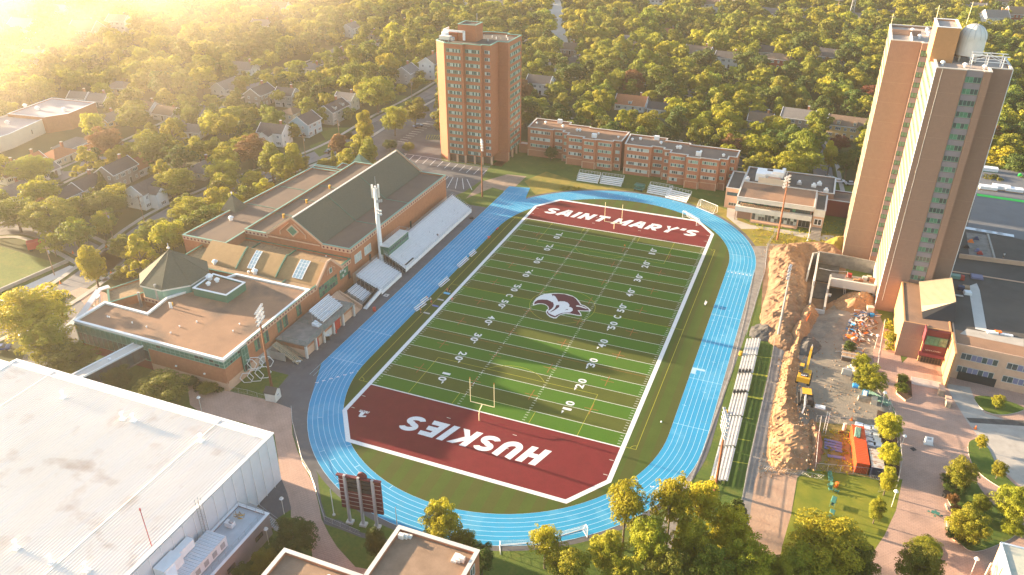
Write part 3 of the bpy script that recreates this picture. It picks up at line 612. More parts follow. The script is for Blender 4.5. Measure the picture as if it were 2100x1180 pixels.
# main hall
EX, SY, NY, WX = -29.4, 40.0, 100.7, -65.0; zr = 11.0
block(gym, rect(WX, SY, EX, NY), 0, zr, brick, hall_roof, green_l, par=.5)
X0, XR, X1, ZG = -57.0, -47.8, -38.6, 17.3
mb = MB()                                               # gabled clerestory roof
mb.face([(XR, SY+.1, ZG), (XR, NY-.1, ZG), (X0, NY-.1, zr-.35), (X0, SY+.1, zr-.35)], shingle); mb.face([(X1, SY+.1, zr-.35), (X1, NY-.1, zr-.35), (XR, NY-.1, ZG), (XR, SY+.1, ZG)], shingle); mb.obj('gable_roof', gym)
for y in (SY-.02, NY+.02):
    MB().hexa([(X0, y-.1, zr-.3), (X1, y-.1, zr-.3), (X1, y+.1, zr-.3), (X0, y+.1, zr-.3)][::1], [(XR-.02, y-.1, ZG+.1), (XR+.02, y-.1, ZG+.1), (XR+.02, y+.1, ZG+.1), (XR-.02, y+.1, ZG+.1)], brick).obj('gable_wall', gym)
    for xa in (X0-.2, X1+.2):
        m2 = MB().bar((xa, y, zr+.05), (XR, y, ZG+.3), .55, .30, tan, (0, 1, 0)); m2.obj('gable_coping', gym)
        MB().bar((xa, y, zr+.28), (XR, y, ZG+.50), .35, .10, green_l, (0, 1, 0)).obj('gable_flashing', gym)
MB().bar((XR, SY, ZG+.12), (XR, NY, ZG+.12), .5, .22, offw).obj('ridge_cap', gym)
yy = SY-.26
MB().bar((X0+.5, yy, zr-.5), (X1-.5, yy, zr-.5), .14, .3, tan).obj('string_course', gym)
dm = MB(); c = (XR, 13.6); 
def diamond(mb, cx, cz, r, y, th, m): mb.hexa([(cx, y+th, cz-r), (cx+r*1.15, y+th, cz), (cx, y+th, cz+r), (cx-r*1.15, y+th, cz)], [(cx, y, cz-r), (cx+r*1.15, y, cz), (cx, y, cz+r), (cx-r*1.15, y, cz)], m)
diamond(dm, *c, 1.95, yy-.02, .14, tan); dm.obj('diamond_window_surround', gym); dm = MB(); diamond(dm, *c, 1.5, yy-.10, .14, green_l); diamond(dm, *c, 1.3, yy-.13, .14, green); dm.obj('diamond_window', gym)
for s in (-1, 1): MB().bar((XR+s*.9, yy-.04, 15.9), (XR+s*4.3, yy-.04, 13.0), .12, .32, tan, (0, 1, 0)).bar((XR+s*4.3, yy-.04, 13.1), (XR+s*4.3, yy-.04, 11.9), .12, .34, tan, (0, 1, 0)).obj('brick_moulding', gym)
for a, b in (((EX, SY), (EX, NY)), ((WX, SY), (X0, SY)), ((X1, SY), (EX, SY))):
    band(gym, a, b, zr-1.25, zr-.1, tan); dentils(gym, a, b, zr-.68, 1.25, .55, off=.12)
for k, y in enumerate((58, 76)):                        # roof seams
    MB().bar((X1, y, zr-.32), (XR, y, ZG+.05), .25, .12, green, (0, 1, 0)).obj('roof_seam', gym)
    MB().box(X1+.1, y-.12, zr-.5, EX-.4, y+.12, zr-.38, green).obj('roof_seam', gym)
for y in (54, 66, 78): MB().box(WX+.4, y-.12, zr-.5, X0, y+.12, zr-.38, green).obj('roof_seam', gym)
for x, y in ((-60, 52), (-60, 64), (-60, 77)): MB().cyl(x, y, zr-.5, zr+.6, .3, yellow, 8).cyl(x, y, zr+.6, zr+.75, .42, yellow, 8).obj('roof_vent', gym)
gw = window_mesh(3.6, 2.6, 3, glass_l, offw, .12)
for y in (43.3, 48.6): put_window(gw, gym, EX, y+.3, 5.6, pi/2)
band(gym, (EX, SY), (EX, NY), 0, 3.3, tan, 'concrete_base', .16)
me = window_mesh(2.0, 2.4, 2, green, dark)
for y in (70, 98): put_window(me, gym, EX+.16, y, .1, pi/2)
me = MB().box(-.5, -.06, 0, .5, 0, 2.3, dark).mesh('door')
for y in (38.2, 49.5, 74.5): link(me, 'door', gym, (EX+.18, y, 2.8), pi/2)
# west wing and small turret
block(gym, [(-80.5, 31.5), (-65.2, 31.5), (-65.2, 94.0), (-77.2, 94.0)], 0, 10.2, brick, hall_roof, green_l)
band(gym, (-80.5, 31.5), (-65.2, 31.5), 9.0, 10.1, tan); dentils(gym, (-80.5, 31.5), (-65.2, 31.5), 9.55, 1.25, .55, off=.12)
MB().box(-79, 58, 9.75, -65.4, 58.3, 9.86, green).obj('roof_seam', gym); MB().box(-78, 74, 9.75, -65.4, 74.3, 9.86, green).obj('roof_seam', gym)
tx, ty = G(480, 425, 10.2); t = 2.9
MB().hexa([(tx-t, ty-t, 9.8), (tx+t, ty-t, 9.8), (tx+t, ty+t, 9.8), (tx-t, ty+t, 9.8)], [(tx-.05, ty-.05, 14.5), (tx+.05, ty-.05, 14.5), (tx+.05, ty+.05, 14.5), (tx-.05, ty+.05, 14.5)], shingle).obj('turret_roof', gym)
MB().cyl(tx, ty, 14.4, 15.6, .07, white, 6).dome(tx, ty, 14.9, .28, white, 8, 3).obj('finial', gym)
roof_vent(gym, *G(474, 450, 10), 9.7, 1.6)
block(gym, [G(646, 337, 10.2), G(690, 343, 10.2), G(702, 334, 10.2), G(724, 340, 10.2), (-66, 99), (-66, 92), (-77, 92)], 0, 10.1, brick, roof_g, green_l)
tx, ty = G(738, 333, 9); MB().hexa([(tx-3, ty-3, 8), (tx+3, ty-3, 8), (tx+3, ty+3, 8), (tx-3, ty+3, 8)], [(tx-.05, ty-.05, 12.2), (tx+.05, ty-.05, 12.2), (tx+.05, ty+.05, 12.2), (tx-.05, ty+.05, 12.2)], green).prism([(tx-2.7, ty-2.7), (tx+2.7, ty-2.7), (tx+2.7, ty+2.7), (tx-2.7, ty+2.7)], 0, 8, brick).obj('turret_roof', gym)
# middle block, two long skylit vaults
MZ = 8.2
mid = [(EX, 20.0), (EX, SY-.01), (-74, SY-.01), (-74, 20.0)]
block(gym, mid, 0, MZ, brick, roof_gr, green, par=.6)
K3 = ZR(370, 300, 3.818)
VY0, VYR, VY1, VZ = 23.5, 29.6, 32.8, 11.6
va = MB()                                               # monopitch-like vault facing the camera
xs = (-29.6, -68)
for k in range(6):
    t0, t1 = k/6, (k+1)/6
    f = lambda t: (VY0+(VYR-VY0)*t, MZ-.5+(VZ-MZ+.5)*(t*.75+.25*math.sin(t*pi/2)))
    (ya, za), (yb, zb) = f(t0), f(t1)
    va.face([(xs[1], ya, za), (xs[0], ya, za), (xs[0], yb, zb), (xs[1], yb, zb)], roof_o)
va.face([(xs[1], VYR, VZ), (xs[0], VYR, VZ), (xs[0], VY1, MZ-.5), (xs[1], VY1, MZ-.5)], shingle)
va.obj('vaulted_roof', gym)
MB().hexa([(xs[1]-.1, VY0, MZ-.6), (xs[1]+.1, VY0, MZ-.6), (xs[1]+.1, VY1, MZ-.6), (xs[1]-.1, VY1, MZ-.6)], [(xs[1]-.1, VYR-.05, VZ), (xs[1]+.1, VYR-.05, VZ), (xs[1]+.1, VYR+.05, VZ), (xs[1]-.1, VYR+.05, VZ)], green).obj('vault_end', gym)
for x in (-42.5, -55.6):                                # cross parapets of the vaults
    q = MB()
    for k in range(4):
        (ya, za), (yb, zb) = f(k/4), f((k+1)/4); q.bar((x, ya, za+.2), (x, yb, zb+.2), .35, .55, green, (0, 0, 1))
    q.obj('vault_parapet', gym)
for x, wd, nn in ((-36.2, 3.0, 3), (-51.3, 1.9, 2)):
    q = MB(); nn2 = MB()
    for k in range(5):
        (ya, za), (yb, zb) = f(.12+k*.16), f(.12+(k+1)*.16); q.face([(x-wd/2, ya, za+.22), (x+wd/2, ya, za+.22), (x+wd/2, yb, zb+.22), (x-wd/2, yb, zb+.22)], skyl)
        nn2.bar((x-wd/2, ya, za+.24), (x+wd/2, ya, za+.24), .1, .08, white)
        for j in range(nn+1): nn2.bar((x-wd/2+wd*j/nn, ya, za+.2), (x-wd/2+wd*j/nn, yb, zb+.2), .14 if j in (0, nn) else .08, .24, white)
    sk = q.obj('skylight', gym); nn2.obj('skylight_frame', sk)
# east gable front with its tall glazing
MB().hexa([(EX-.1, VY0-.6, MZ-.8), (EX+.35, VY0-.6, MZ-.8), (EX+.35, VY1+2.2, MZ-.8), (EX-.1, VY1+2.2, MZ-.8)], [(EX-.1, VYR-.9, VZ+.7), (EX+.35, VYR-.9, VZ+.7), (EX+.35, VYR+.9, VZ+.7), (EX-.1, VYR+.9, VZ+.7)], brick).obj('gable_wall', gym)
MB().bar((EX+.15, VY0-.9, MZ-.5), (EX+.15, VYR-.9, VZ+.8), .6, .45, tan, (1, 0, 0)).bar((EX+.15, VY1+2.5, MZ-.5), (EX+.15, VYR+.9, VZ+.8), .6, .45, tan, (1, 0, 0)).bar((EX+.15, VYR-1, VZ+.85), (EX+.15, VYR+1, VZ+.85), .6, .4, tan, (1, 0, 0)).obj('gable_coping', gym)
put_window(window_mesh(1.2, 1.5, 1, green, offw, .1), gym, EX+.36, VYR, 8.9, pi/2)
for s in (-1, 1): MB().bar((EX+.42, VYR+s*.3, 10.9), (EX+.42, VYR+s*1.7, 9.9), .1, .26, tan, (1, 0, 0)).bar((EX+.42, VYR+s*1.7, 10), (EX+.42, VYR+s*1.7, 9.0), .1, .26, tan, (1, 0, 0)).obj('brick_moulding', gym)
for a, b in (((EX, 20.05), (EX, VY0-.4)), ((EX, VY1+2.2), (EX, SY-.3))): band(gym, a, b, MZ-1.2, MZ-.1, tan); dentils(gym, a, b, MZ-.62, 1.1, .5, off=.12)
gl = window_mesh(8.6, 3.6, 7, glass_g, green, .14, glass, rows=3)
put_window(gl, gym, EX, 28.2, 4.0, pi/2)
gl = window_mesh(4.2, 3.0, 4, glass_g, green, .14, glass_l, rows=3); put_window(gl, gym, EX, 36.0, 4.4, pi/2)
for x in (-47.5, -60): MB().box(x, VY1, MZ-.6, x+.3, SY-.4, MZ-.3, green).obj('roof_seam', gym)
for x in (-39.5,): MB().box(x, 20.4, MZ-.6, x+.3, VY0, MZ-.35, green).obj('roof_seam', gym)
for a, b, s in ((272, 920, 1.6), (585, 995, 1.7), (535, 988, .8)): roof_vent(gym, *K3(a, b, 7.8), 7.6, s)
roof_vent(gym, *K3(1140, 740+120, 7.8), 7.6, .4)
# south block with white fascia
SZ = 8.6
SB = [G(457.3, 739, SZ), (EX, 19.98), G(458, 567, SZ), G(342, 611, SZ), G(302, 643, SZ), G(215, 620, SZ), G(152, 658, SZ)]
sb = [(-28.9, -14.4), (EX, 19.9), (-53, 19.9), (-53, 6.0), (-50.5, 3.2), (-56.6, -1.9), (-56.9, -6.6)]
sb = [G(457.3, 739, SZ), (EX+.05, 19.95), (-52.5, 19.95), G(434, 580, SZ), G(342, 611, SZ), G(302, 643, SZ), G(215, 620, SZ), G(152, 658, SZ)]
p = ccw(sb); mb = MB(); nS = len(p)
def seg(parent, a, b, z0, z1, m, name, th=.3, inward=True):
    a = Vector(a); b = Vector(b); t = (b-a).normalized(); nrm = Vector((t.y, -t.x))*(-th/2 if inward else th/2); a2 = a+nrm; b2 = b+nrm
    return MB().bar((a2.x, a2.y, (z0+z1)/2), (b2.x, b2.y, (z0+z1)/2), th, z1-z0, m).obj(name, parent)
PA, PW = Vector(G(457.3, 739, SZ)), Vector(G(152, 658, SZ))      # south-east and south-west corners
PN = Vector((EX+.05, 19.95)); PM = PW.lerp(PA, .50)              # PM: where glazing turns to brick
block(gym, sb, SZ-.7, SZ, offw, roof_g, white, par=.35, th=.4, caph=.2, capw=.2, wname='fascia')
seg(gym, PM, PA, 2.0, SZ-2.3, brick, 'wall', .4); seg(gym, PM, PA, 0, 2.0, tan, 'concrete_base', .3)
seg(gym, PA, PN, 2.4, SZ-2.3, brick, 'wall', .4); seg(gym, PA, PN, 0, 2.4, tan, 'concrete_base', .3)
seg(gym, PW, G(215, 620, SZ), 0, SZ-.7, glass_g, 'glass_wall', .3); seg(gym, PW, PM, 0, 2.6, maroon_w, 'wall', .5)
def curtain(parent, a, b, z0, z1, nx, zs, g1, fm, name='curtain_wall', pane='pane', alt=None):
    """a glazed strip: each pane a part of its own on one mullion frame"""
    a = Vector(a); b = Vector(b); L = (b-a).length; t = (b-a)/L; nrm = Vector((t.y, -t.x)); rz = atan2(t.y, t.x)
    fr = MB(); zz = [z0]+zs+[z1]
    for z in zz: p_ = a+nrm*.05; q_ = b+nrm*.05; fr.bar((p_.x, p_.y, z), (q_.x, q_.y, z), .12, .12, fm)
    for i in range(nx+1): p_ = a+t*(L*i/nx)+nrm*.05; fr.bar((p_.x, p_.y, z0), (p_.x, p_.y, z1), .10, .10, fm)
    f_ = fr.obj(name, parent); rr = random.Random(int(L*10))
    for j in range(len(zz)-1):
        w1 = L/nx-.1; h1 = zz[j+1]-zz[j]-.12
        M_ = [MB().box(-w1/2, -.02, 0, w1/2, .04, h1, g).mesh(pane) for g in ([g1[j]] if not alt else [g1[j], alt])]
        for i in range(nx):
            p_ = a+t*(L*(i+.5)/nx); link(M_[0] if len(M_) < 2 or rr.random() > .3 else M_[1], pane, f_, (p_.x, p_.y, zz[j]+.06), rz)
curtain(gym, PM, PA, SZ-2.3, SZ-.7, 16, [SZ-1.5], [green, green], green_l, alt=dark)
curtain(gym, PA, PN.lerp(PA, .78), SZ-2.3, SZ-.7, 8, [SZ-1.5], [green, green], green_l, alt=dark)
curtain(gym, PW, PM, 2.6, SZ-.7, 14, [5.6], [glass, green], green_l)
q0, q1 = PA.lerp(PN, .165), PA.lerp(PN, .225)
mb = MB(); d_ = (q1-q0).normalized(); nr = Vector((d_.y, -d_.x))
a_, b_ = q0+nr*.18, q1+nr*.18
mb.bar((a_.x, a_.y, 4.9), (b_.x, b_.y, 4.9), .4, 6.2, green).obj('green_wall_panel', gym)
curtain(gym, q0+nr*.4, q1+nr*.4, 1.8, SZ-.7, 2, [3.6, 6.0], [dark, green, green], green_l)
a3, b3 = PA.lerp(PN, .24), PN
band(gym, a3, b3, SZ-1.25, SZ-.1, tan, off=.02); dentils(gym, a3, b3, SZ-.68, 1.1, .5, off=.15)
band(gym, a3, b3, SZ-.08, SZ+.18, green_l, 'flashing', .3, off=.02)
seg(gym, a3, PN, SZ-2.35, SZ-.7, brick, 'wall', .38)
me = window_mesh(1.9, 3.0, 2, glass_g, green, .14, glass, rows=2)
for f_ in (.34, .44, .60, .67, .84): 
    p_ = PA.lerp(PN, f_); put_window(me, gym, p_.x, p_.y, 4.1, pi/2)
K5 = ZR(140, 480, 5.25)
for a, b in ((425, 900), (445, 905), (845, 1010), (1110, 770), (1385, 955), (1105, 1075), (1775, 1055), (1845, 980), (690, 965), (1200, 1005)): small_vent(gym, *K5(a, b, SZ-.4), SZ-.4, .35)
for a, b in ((1100, 800), (1118, 803)): MB().cyl(*K5(a, b, SZ-.4), SZ-.4, SZ+1.3, .16, white, 8).obj('vent_pipe', gym)
MB().cyl(*K5(1125, 772, SZ-.4), SZ-.4, SZ+.5, .2, yellow, 8).obj('vent_pipe', gym)
p_ = PM.lerp(PA, .35); q_ = PM.lerp(PA, .72)
for v in (p_, q_): MB().box(v.x-.2, v.y-.35, 3.2, v.x+.2, v.y-.05, 3.5, white).obj('wall_lamp', gym)
# octagonal pavilion
oc = [K5(a, b, 10.6) for a, b in ((750, 440), (755, 580), (1010, 650), (1330, 590))]
ox, oy = G(346, 512, 17.6); ro = 9.2
octo = [(ox+ro*cos(radians(22.5+45*i)), oy+ro*sin(radians(22.5+45*i))) for i in range(8)]
mb = MB()
for i in range(8):
    j = (i+1) % 8; mb.face([(*octo[i], 10.6), (*octo[j], 10.6), (ox, oy, 17.6)], shingle if i in (5, 6, 7, 0, 1) else shingle)
mb.obj('pyramid_roof', gym)
for i in range(8): MB().tube((*octo[i], 10.62), (ox, oy, 17.62), .12, shingle, 5).obj('hip_ridge', gym)
MB().prism(inset(octo, .5), 7.0, 10.55, green_l).obj('clerestory_wall', gym); MB().prism(inset(octo, .35), 0, 7.0, brick).obj('pavilion_wall', gym)
for i in range(8):
    o8 = inset(octo, .2); band(gym, Vector(o8[i]), Vector(o8[(i+1) % 8]), 10.2, 10.6, offw, 'eave', .2)
    o8 = inset(octo, .35); band(gym, Vector(o8[i]), Vector(o8[(i+1) % 8]), 5.8, 7.0, tan, 'cornice', .1); dentils(gym, Vector(o8[i]), Vector(o8[(i+1) % 8]), 6.4, 1.1, .5, off=.1)
MB().cyl(ox, oy, 17.4, 19.4, .06, white, 6).dome(ox, oy, 18.0, .42, offw, 10, 4).obj('finial', gym)
fx, fy = K5(980, 745, 6); MB().cyl(fx, fy, 5, 11.5, .35, steel, 10).obj('flue', gym)
fx, fy = K5(775, 720, 6); MB().cyl(fx, fy, 4, 8.5, .35, steel, 10).obj('flue', gym)
pen = [K5(a, b, 10.4) for a, b in ((1340, 585), (1700, 665), (1905, 525), (1560, 430))]
block(gym, pen, SZ-.6, 10.4, green, roof_g, white, par=.3)
for a, b, s in ((1525, 490, 1.9), (1605, 515, 1.4), (1512, 553, 1.3)): roof_vent(gym, *K5(a, b, 10.1), 10.0, s, alum if s > 1.8 else white)
# west low gravel roof and entrance court
block(gym, [K5(435, 745, 6.5), K5(420, 600, 6.5), (-74, 20), (-56, 19.9), (ox+2, oy+4), (ox-6, oy-6)], 0, 6.5, brick, roof_gr, green, par=.4)
block(gym, [(-74, 19.9), (-74, 31.4), (-56, 31.4), (-56, 19.9)], 0, 6.6, brick, roof_g, green, par=.4)
sheet('court_roof', [K5(470, 760, 4), K5(760, 690, 4), K5(960, 770, 4), K5(830, 860, 4)], 4.2, roof_g, gym)
mb = MB(); A = K5(-220, 1130, 3.0); Bq = K5(155, 815, 4.2); Cq = K5(330, 600, 5); Dq = K5(440, 565, 5)
for a, b, z0, z1 in ((A, Bq, 1.5, 3.4), (Bq, Cq, 3.4, 5), (Cq, Dq, 5, 5)): mb.bar((*a, z0), (*b, z1), 1.7, .25, arena_w)
mb.obj('entrance_canopy', gym)
mb = MB(); a, b, c_ = K5(225, 785, 2.5), K5(345, 660, 5), K5(345, 775, 2.5)
mb.bar((*a, 2.5), (*b, 5), .4, .4, white).bar((*b, 5), (*c_, 2.5), .4, .4, white).bar((*a, 2.5), (*c_, 2.5), .4, .3, white)
for k in (.3, .6, .85): mb.bar((a[0]+(b[0]-a[0])*k, a[1]+(b[1]-a[1])*k, 2.5+2.5*k), (a[0]+(c_[0]-a[0])*k, a[1]+(c_[1]-a[1])*k, 2.5), .2, .2, cream)
mb.obj('canopy_truss', gym)

# ---- link bridge ----
br = thing('link_bridge', 'narrow covered footbridge with white roof joining the sports centre to the white arena', 'bridge')
K6 = ZR(0, 560, 5.9)
a = Vector(K6(1700, 850, 6.6)); b = Vector(K6(1040, 1190, 6.6)); t = (b-a).normalized(); n_ = Vector((-t.y, t.x)); wd = 2.6
def off(v, s): return tuple(v+n_*s)
b = a+t*24
MB().prism([off(a, -1.4), off(b, -1.4), off(b, 1.4), off(a, 1.4)], 6.3, 6.5, conc_light).obj('roof', br)
for s in (-1.4, 1.4): MB().wall(off(a, s), off(b, s), 6.3, 6.75, white, .22).obj('parapet', br); 
for s in (-1.3, 1.3):
    MB().wall(off(a, s), off(b, s), 3.1, 6.3, glass, .1).obj('glass_wall', br)
    mb = MB(); [mb.bar((*off(a+t*k*1.6, s*1.06), 3), (*off(a+t*k*1.6, s*1.06), 6.3), .1, .1, dark) for k in range(15)]; mb.obj('mullions', br)
MB().prism([off(a, -1.5), off(b, -1.5), off(b, 1.5), off(a, 1.5)], 2.8, 3.1, conc_dark).obj('deck', br)
MB().cyl(*tuple(a+t*8), 6.5, 6.9, .35, white, 8).obj('roof_vent', br)
for k in (6, 17): MB().bar((*tuple(a+t*k), 0), (*tuple(a+t*k), 2.8), .5, .5, concrete).obj('pier', br)

# ---- the white arena, lower left ----
ar = thing('arena', 'huge white metal roofed arena hall filling the lower left corner', 'building')
AZ = 11.6
AP = [(-67.2, -34.2), (-.2, -34.2), (.1, -74), (-67.2, -80)]
AP = [(-67.2, -80), (.0, -80), (-.2, -34.2), (-67.2, -34.2)]
mb = MB(); mb.prism(AP, 0, AZ-.3, arena_w); mb.obj('wall', ar)
rf = MB(); rf.prism(inset(AP, .25), AZ-.3, AZ, arena_r); rf.obj('roof', ar)
# standing seams running east-west
seam = MB().box(-.03, -79.5, AZ+.002, .03, -36.3, AZ+.08, arena_r).mesh('roof_seam')
for i in range(110): link(seam, 'roof_seam', ar, (-66.2+i*.6, 0, 0))
for x in (-56, -12.3): MB().box(x, -79.5, AZ+.01, x+.3, -34.6, AZ+.12, arena_r).obj('expansion_joint', ar)
MB().box(-67.3, -34.75, AZ+.004, .0, -34.1, AZ+.22, white).obj('coping', ar); MB().box(-.55, -80, AZ+.006, .0, -34.76, AZ+.18, white).obj('coping', ar); MB().box(-67.5, -80, AZ+.008, -66.8, -34.76, AZ+.2, white).obj('coping', ar)
MB().box(-66, -36.2, AZ+.004, -1, -36.0, AZ+.25, white).obj('snow_guard', ar)
for i in range(18): MB().box(-.04, -79+i*2.5, 0, .06, -78.92+i*2.5, AZ-.3, white).obj('wall_seam', ar)
for p_ in ((385, 110), (745, 240), (812, 250), (1218, 372), (105, 1022), (312, 1110), (528, 1155)):
    x, y = C3(*p_, AZ); MB().cyl(x, y, AZ, AZ+1.5, .22, white, 8).cyl(x, y, AZ+1.5, AZ+1.9, .36, white, 8).box(x-.45, y-.45, AZ+.01, x+.45, y+.45, AZ+.25, white).obj('roof_vent', ar)
MB().box(-1.2, -35.4, AZ-1.3, -.4, -33.9, AZ-1.0, dark).obj('wall_lamp', ar)
# west annex roof edge
MB().prism([(-80, -45), (-67.3, -45), (-67.3, -33), (-80, -33)], 0, 9, arena_w, arena_r).obj('annex', ar)
# service annex on the east side, 5 m high
an = thing('plant_annex', 'grey flat roofed plant annex with rooftop cooling equipment along the arena side', 'building')
AN = [(.15, -80), (8.2, -80), (6.9, -46.6), (.15, -46.6)]
AN = [(.15, -46.6), (.15, -82), (6.9, -82), (6.9, -46.6)]
block(an, AN, 0, 5, mat('taupe_wall', (.27, .23, .23), .8, .06), mat('pale_membrane', (.46, .50, .53), .7, .08, scale=.4), white, par=.3)
K7 = ZR(300, 980, 5.9)
for x, y, z0 in ((6.95, -50, 2.2), (6.95, -57.5, 2.2), (6.95, -63.5, 2.2)): put_window(window_mesh(1.9, .9, 2, glass, dark, .08), an, x, y, z0, pi/2)
rl = MB()
for i in range(15): y = -47.2-i*1.7; rl.tube((6.3, y, 5), (6.3, y, 6.1), .03, steel, 5)
for z in (5.5, 6.1): rl.tube((6.3, -47, z), (6.3, -71, z), .03, steel, 5); rl.tube((.5, -47, z), (6.3, -47, z), .03, steel, 5)
for i in range(4): rl.tube((.6+i*1.9, -47, 5), (.6+i*1.9, -47, 6.1), .03, steel, 5)
rl.obj('railing', an)
P = [K7(a, b, 6.5) for a, b in ((700, 580), (970, 640), (590, 1010), (425, 860))]
u = thing('cooling_unit', 'long silver ribbed cooling unit on the plant annex roof', 'air unit')
x0, x1, y0, y1 = 1.2, 5.0, -65.5, -55.3
MB().box(x0, y0, 5.05, x1, y1, 7.2, alum).obj('housing', u)
me = MB().box(x0-.04, -.22, 7.2, x1+.04, .22, 7.28, arena_w).mesh('roof_rib')
for i in range(17): link(me, 'roof_rib', u, (0, y1-.4-i*.6, 0))
for i in range(5): MB().box(x1+.002, y0+.6+i*2, 5.5, x1+.06, y0+1.6+i*2, 6.6, grey).obj('access_panel', u)
dk = thing('air_duct', 'large white angular duct wrapped round the end of the cooling unit', 'duct')
mb = MB(); mb.box(.4, -62.5, 7.4, 1.8, -59, 9.0, white).box(.3, -66.5, 7.0, 2.6, -62.5, 9.3, white); mb.hexa([(2.6, -66.3, 6.0), (4.9, -68.4, 4.9), (4.9, -66.2, 4.9), (2.6, -64.2, 6.0)], [(2.6, -66.3, 9.0), (4.9, -68.4, 7.4), (4.9, -66.2, 7.4), (2.6, -64.2, 9.0)], white); mb.obj('duct_run', dk)
fn = thing('condenser', 'low condenser with four open fan wells beside the white duct', 'condenser', (2.4, -70.5, 5.05))
MB().box(-1.6, -2.2, 0, 1.6, 2.2, 1.3, alum).obj('housing', fn)
for i in (-1, 1):
    for j in (-1, 1): MB().cyl(i*.8, j*1.05, 1.3, 1.42, .62, black, 16).obj('fan_well', fn)
tank = thing('round_tank', 'upright round metal tank at the south end of the plant annex roof', 'tank', (5.4, -69.5, 5.05)); MB().cyl(0, 0, 0, 2.2, .9, steel, 16).obj('shell', tank); MB().cyl(0, 0, 2.2, 2.4, .5, alum, 12).obj('cap', tank)
ps = thing('pallet_stack', 'yellow and brown scaffold pieces piled at the north end of the annex roof', 'pile', (2.6, -49.2, 5.03))
for i in range(14): MB().bar((R_.uniform(-1.3, 1), R_.uniform(-.8, .8), .1+i*.05), (R_.uniform(-.5, 1.6), R_.uniform(-.8, .8), .12+i*.05), .12, .08, R_.choice([yellow, wood, pale_wood])).obj('scaffold_piece', ps)
ub = thing('utility_box', 'small white utility unit on the annex roof next to the scaffold pile', 'utility box', (2.4, -51.5, 5.03)); MB().box(-.8, -.5, 0, .8, .5, .9, white).obj('cabinet', ub); MB().box(.1, -.3, .9, .7, .3, 1.3, grey).obj('cowl', ub)
wt = thing('escape_stair', 'grey steel escape stair with railings at the foot of the white arena wall', 'stair')
st0, st1 = K7(1240, 280, 0), K7(1600, 290, 0)
MB().box(.3, -45.6, 2.6, 2.0, -44.0, 2.75, steel).obj('landing', wt)
me = MB().box(-.15, -.7, -.04, .15, .7, .0, steel).mesh('step')
for i in range(14): link(me, 'step', wt, (2.2+i*.32, -44.8, 2.6-i*.18))
for s in (-.75, .75): MB().bar((2.0, -44.8+s, 2.5), (6.6, -44.8+s, .0), .08, .28, concrete).bar((2.0, -44.8+s, 3.6), (6.6, -44.8+s, 1.0), .05, .05, steel).obj('stringer', wt)
MB().box(6.5, -45.8, 0, 7.8, -43.9, .14, concrete).obj('foot_slab', wt)
lt_ = thing('lattice_mast', 'thin grey lattice ladder mast standing against the arena wall beside the annex', 'mast', (.55, -55.2, 5.0))
for i, (a, b) in enumerate(((-.35, -.35), (.35, -.35), (.35, .35), (-.35, .35))): MB().tube((a, b, 0), (a, b, 9.0), .045, steel, 5).obj('mast_leg', lt_)
mb = MB()
for i in range(15):
    z = .3+i*.6; mb.tube((-.35, -.35, z), (.35, -.35, z+.5), .025, steel, 4).tube((.35, -.35, z), (.35, .35, z+.5), .025, steel, 4).tube((.35, .35, z), (-.35, .35, z), .025, steel, 4)
mb.obj('lattice', lt_)
rm = thing('red_antenna_pole', 'thin red pole rising above the arena edge at the bottom of the picture', 'pole', (1.0, -66.2, 5.0)); 
x, y = G(330, 1180, 5); rm.location = (x, y, 5); MB().tube((0, 0, 0), (-.3, .1, 14.2), .07, red, 6).obj('pole', rm); MB().cyl(-.3, .1, 14.2, 14.6, .14, red, 6).obj('tip_lamp', rm)

# ---- brick building with white roof edge, bottom centre ----
bb = thing('library_block', 'red brick block with brown gravel roof and white roof edging at the bottom edge', 'building')
B12 = 12.0
block(bb, [(33.7, -46.4), (48.0, -46.3), (48.0, -75), (33.7, -75)], 0, B12, brick, mat('coarse_gravel_roof', (.20, .13, .085), .95, col2=(.27, .18, .12), scale=.5, bump=.4, bscale=7), conc_light, par=.5, th=.5, capw=.15)
block(bb, [(19.2, -57.4), (33.65, -57.4), (33.65, -80), (19.2, -80)], 0, B12, brick, MT['coarse_gravel_roof'], conc_light, par=.5, th=.5, capw=.15)
MB().box(28.5, -64, B12-.5, 31.5, -60.5, B12+1.2, white).obj('skylight_box', bb)
for x, y, s in ((34.6, -48.2, 1), (46.6, -48.9, -1)):
    mb = MB()
    for k in range(3): mb.box(x+s*k*.55, y-.2+k*.3*(1 if s > 0 else -.8), B12-.5, x+s*(k*.55+.9), y+.5+k*.3, B12+.35-.25*k, offw)
    mb.obj('roof_flashing_step', bb)
MB().cyl(38.4, -57.5, B12-.5, B12-.1, .22, alum, 8).obj('roof_vent', bb); MB().cyl(28.6, -59.3, B12-.5, B12-.1, .35, alum, 8).obj('roof_vent', bb)
me = window_mesh(1.6, 2.2, 2, glass, offw, .1)
for i in range(7):
    for z in (2.2, 5.6, 9): put_window(me, bb, 48.01, -49-i*3.6, z, pi/2)
for s in range(2): band(bb, (33.7, -46.4), (48, -46.3), 3.5+3.6*s, 3.8+3.6*s, tan, 'string_course')
for i in range(4): put_window(me, bb, 46-i*3.4, -46.33, 5.6, pi)

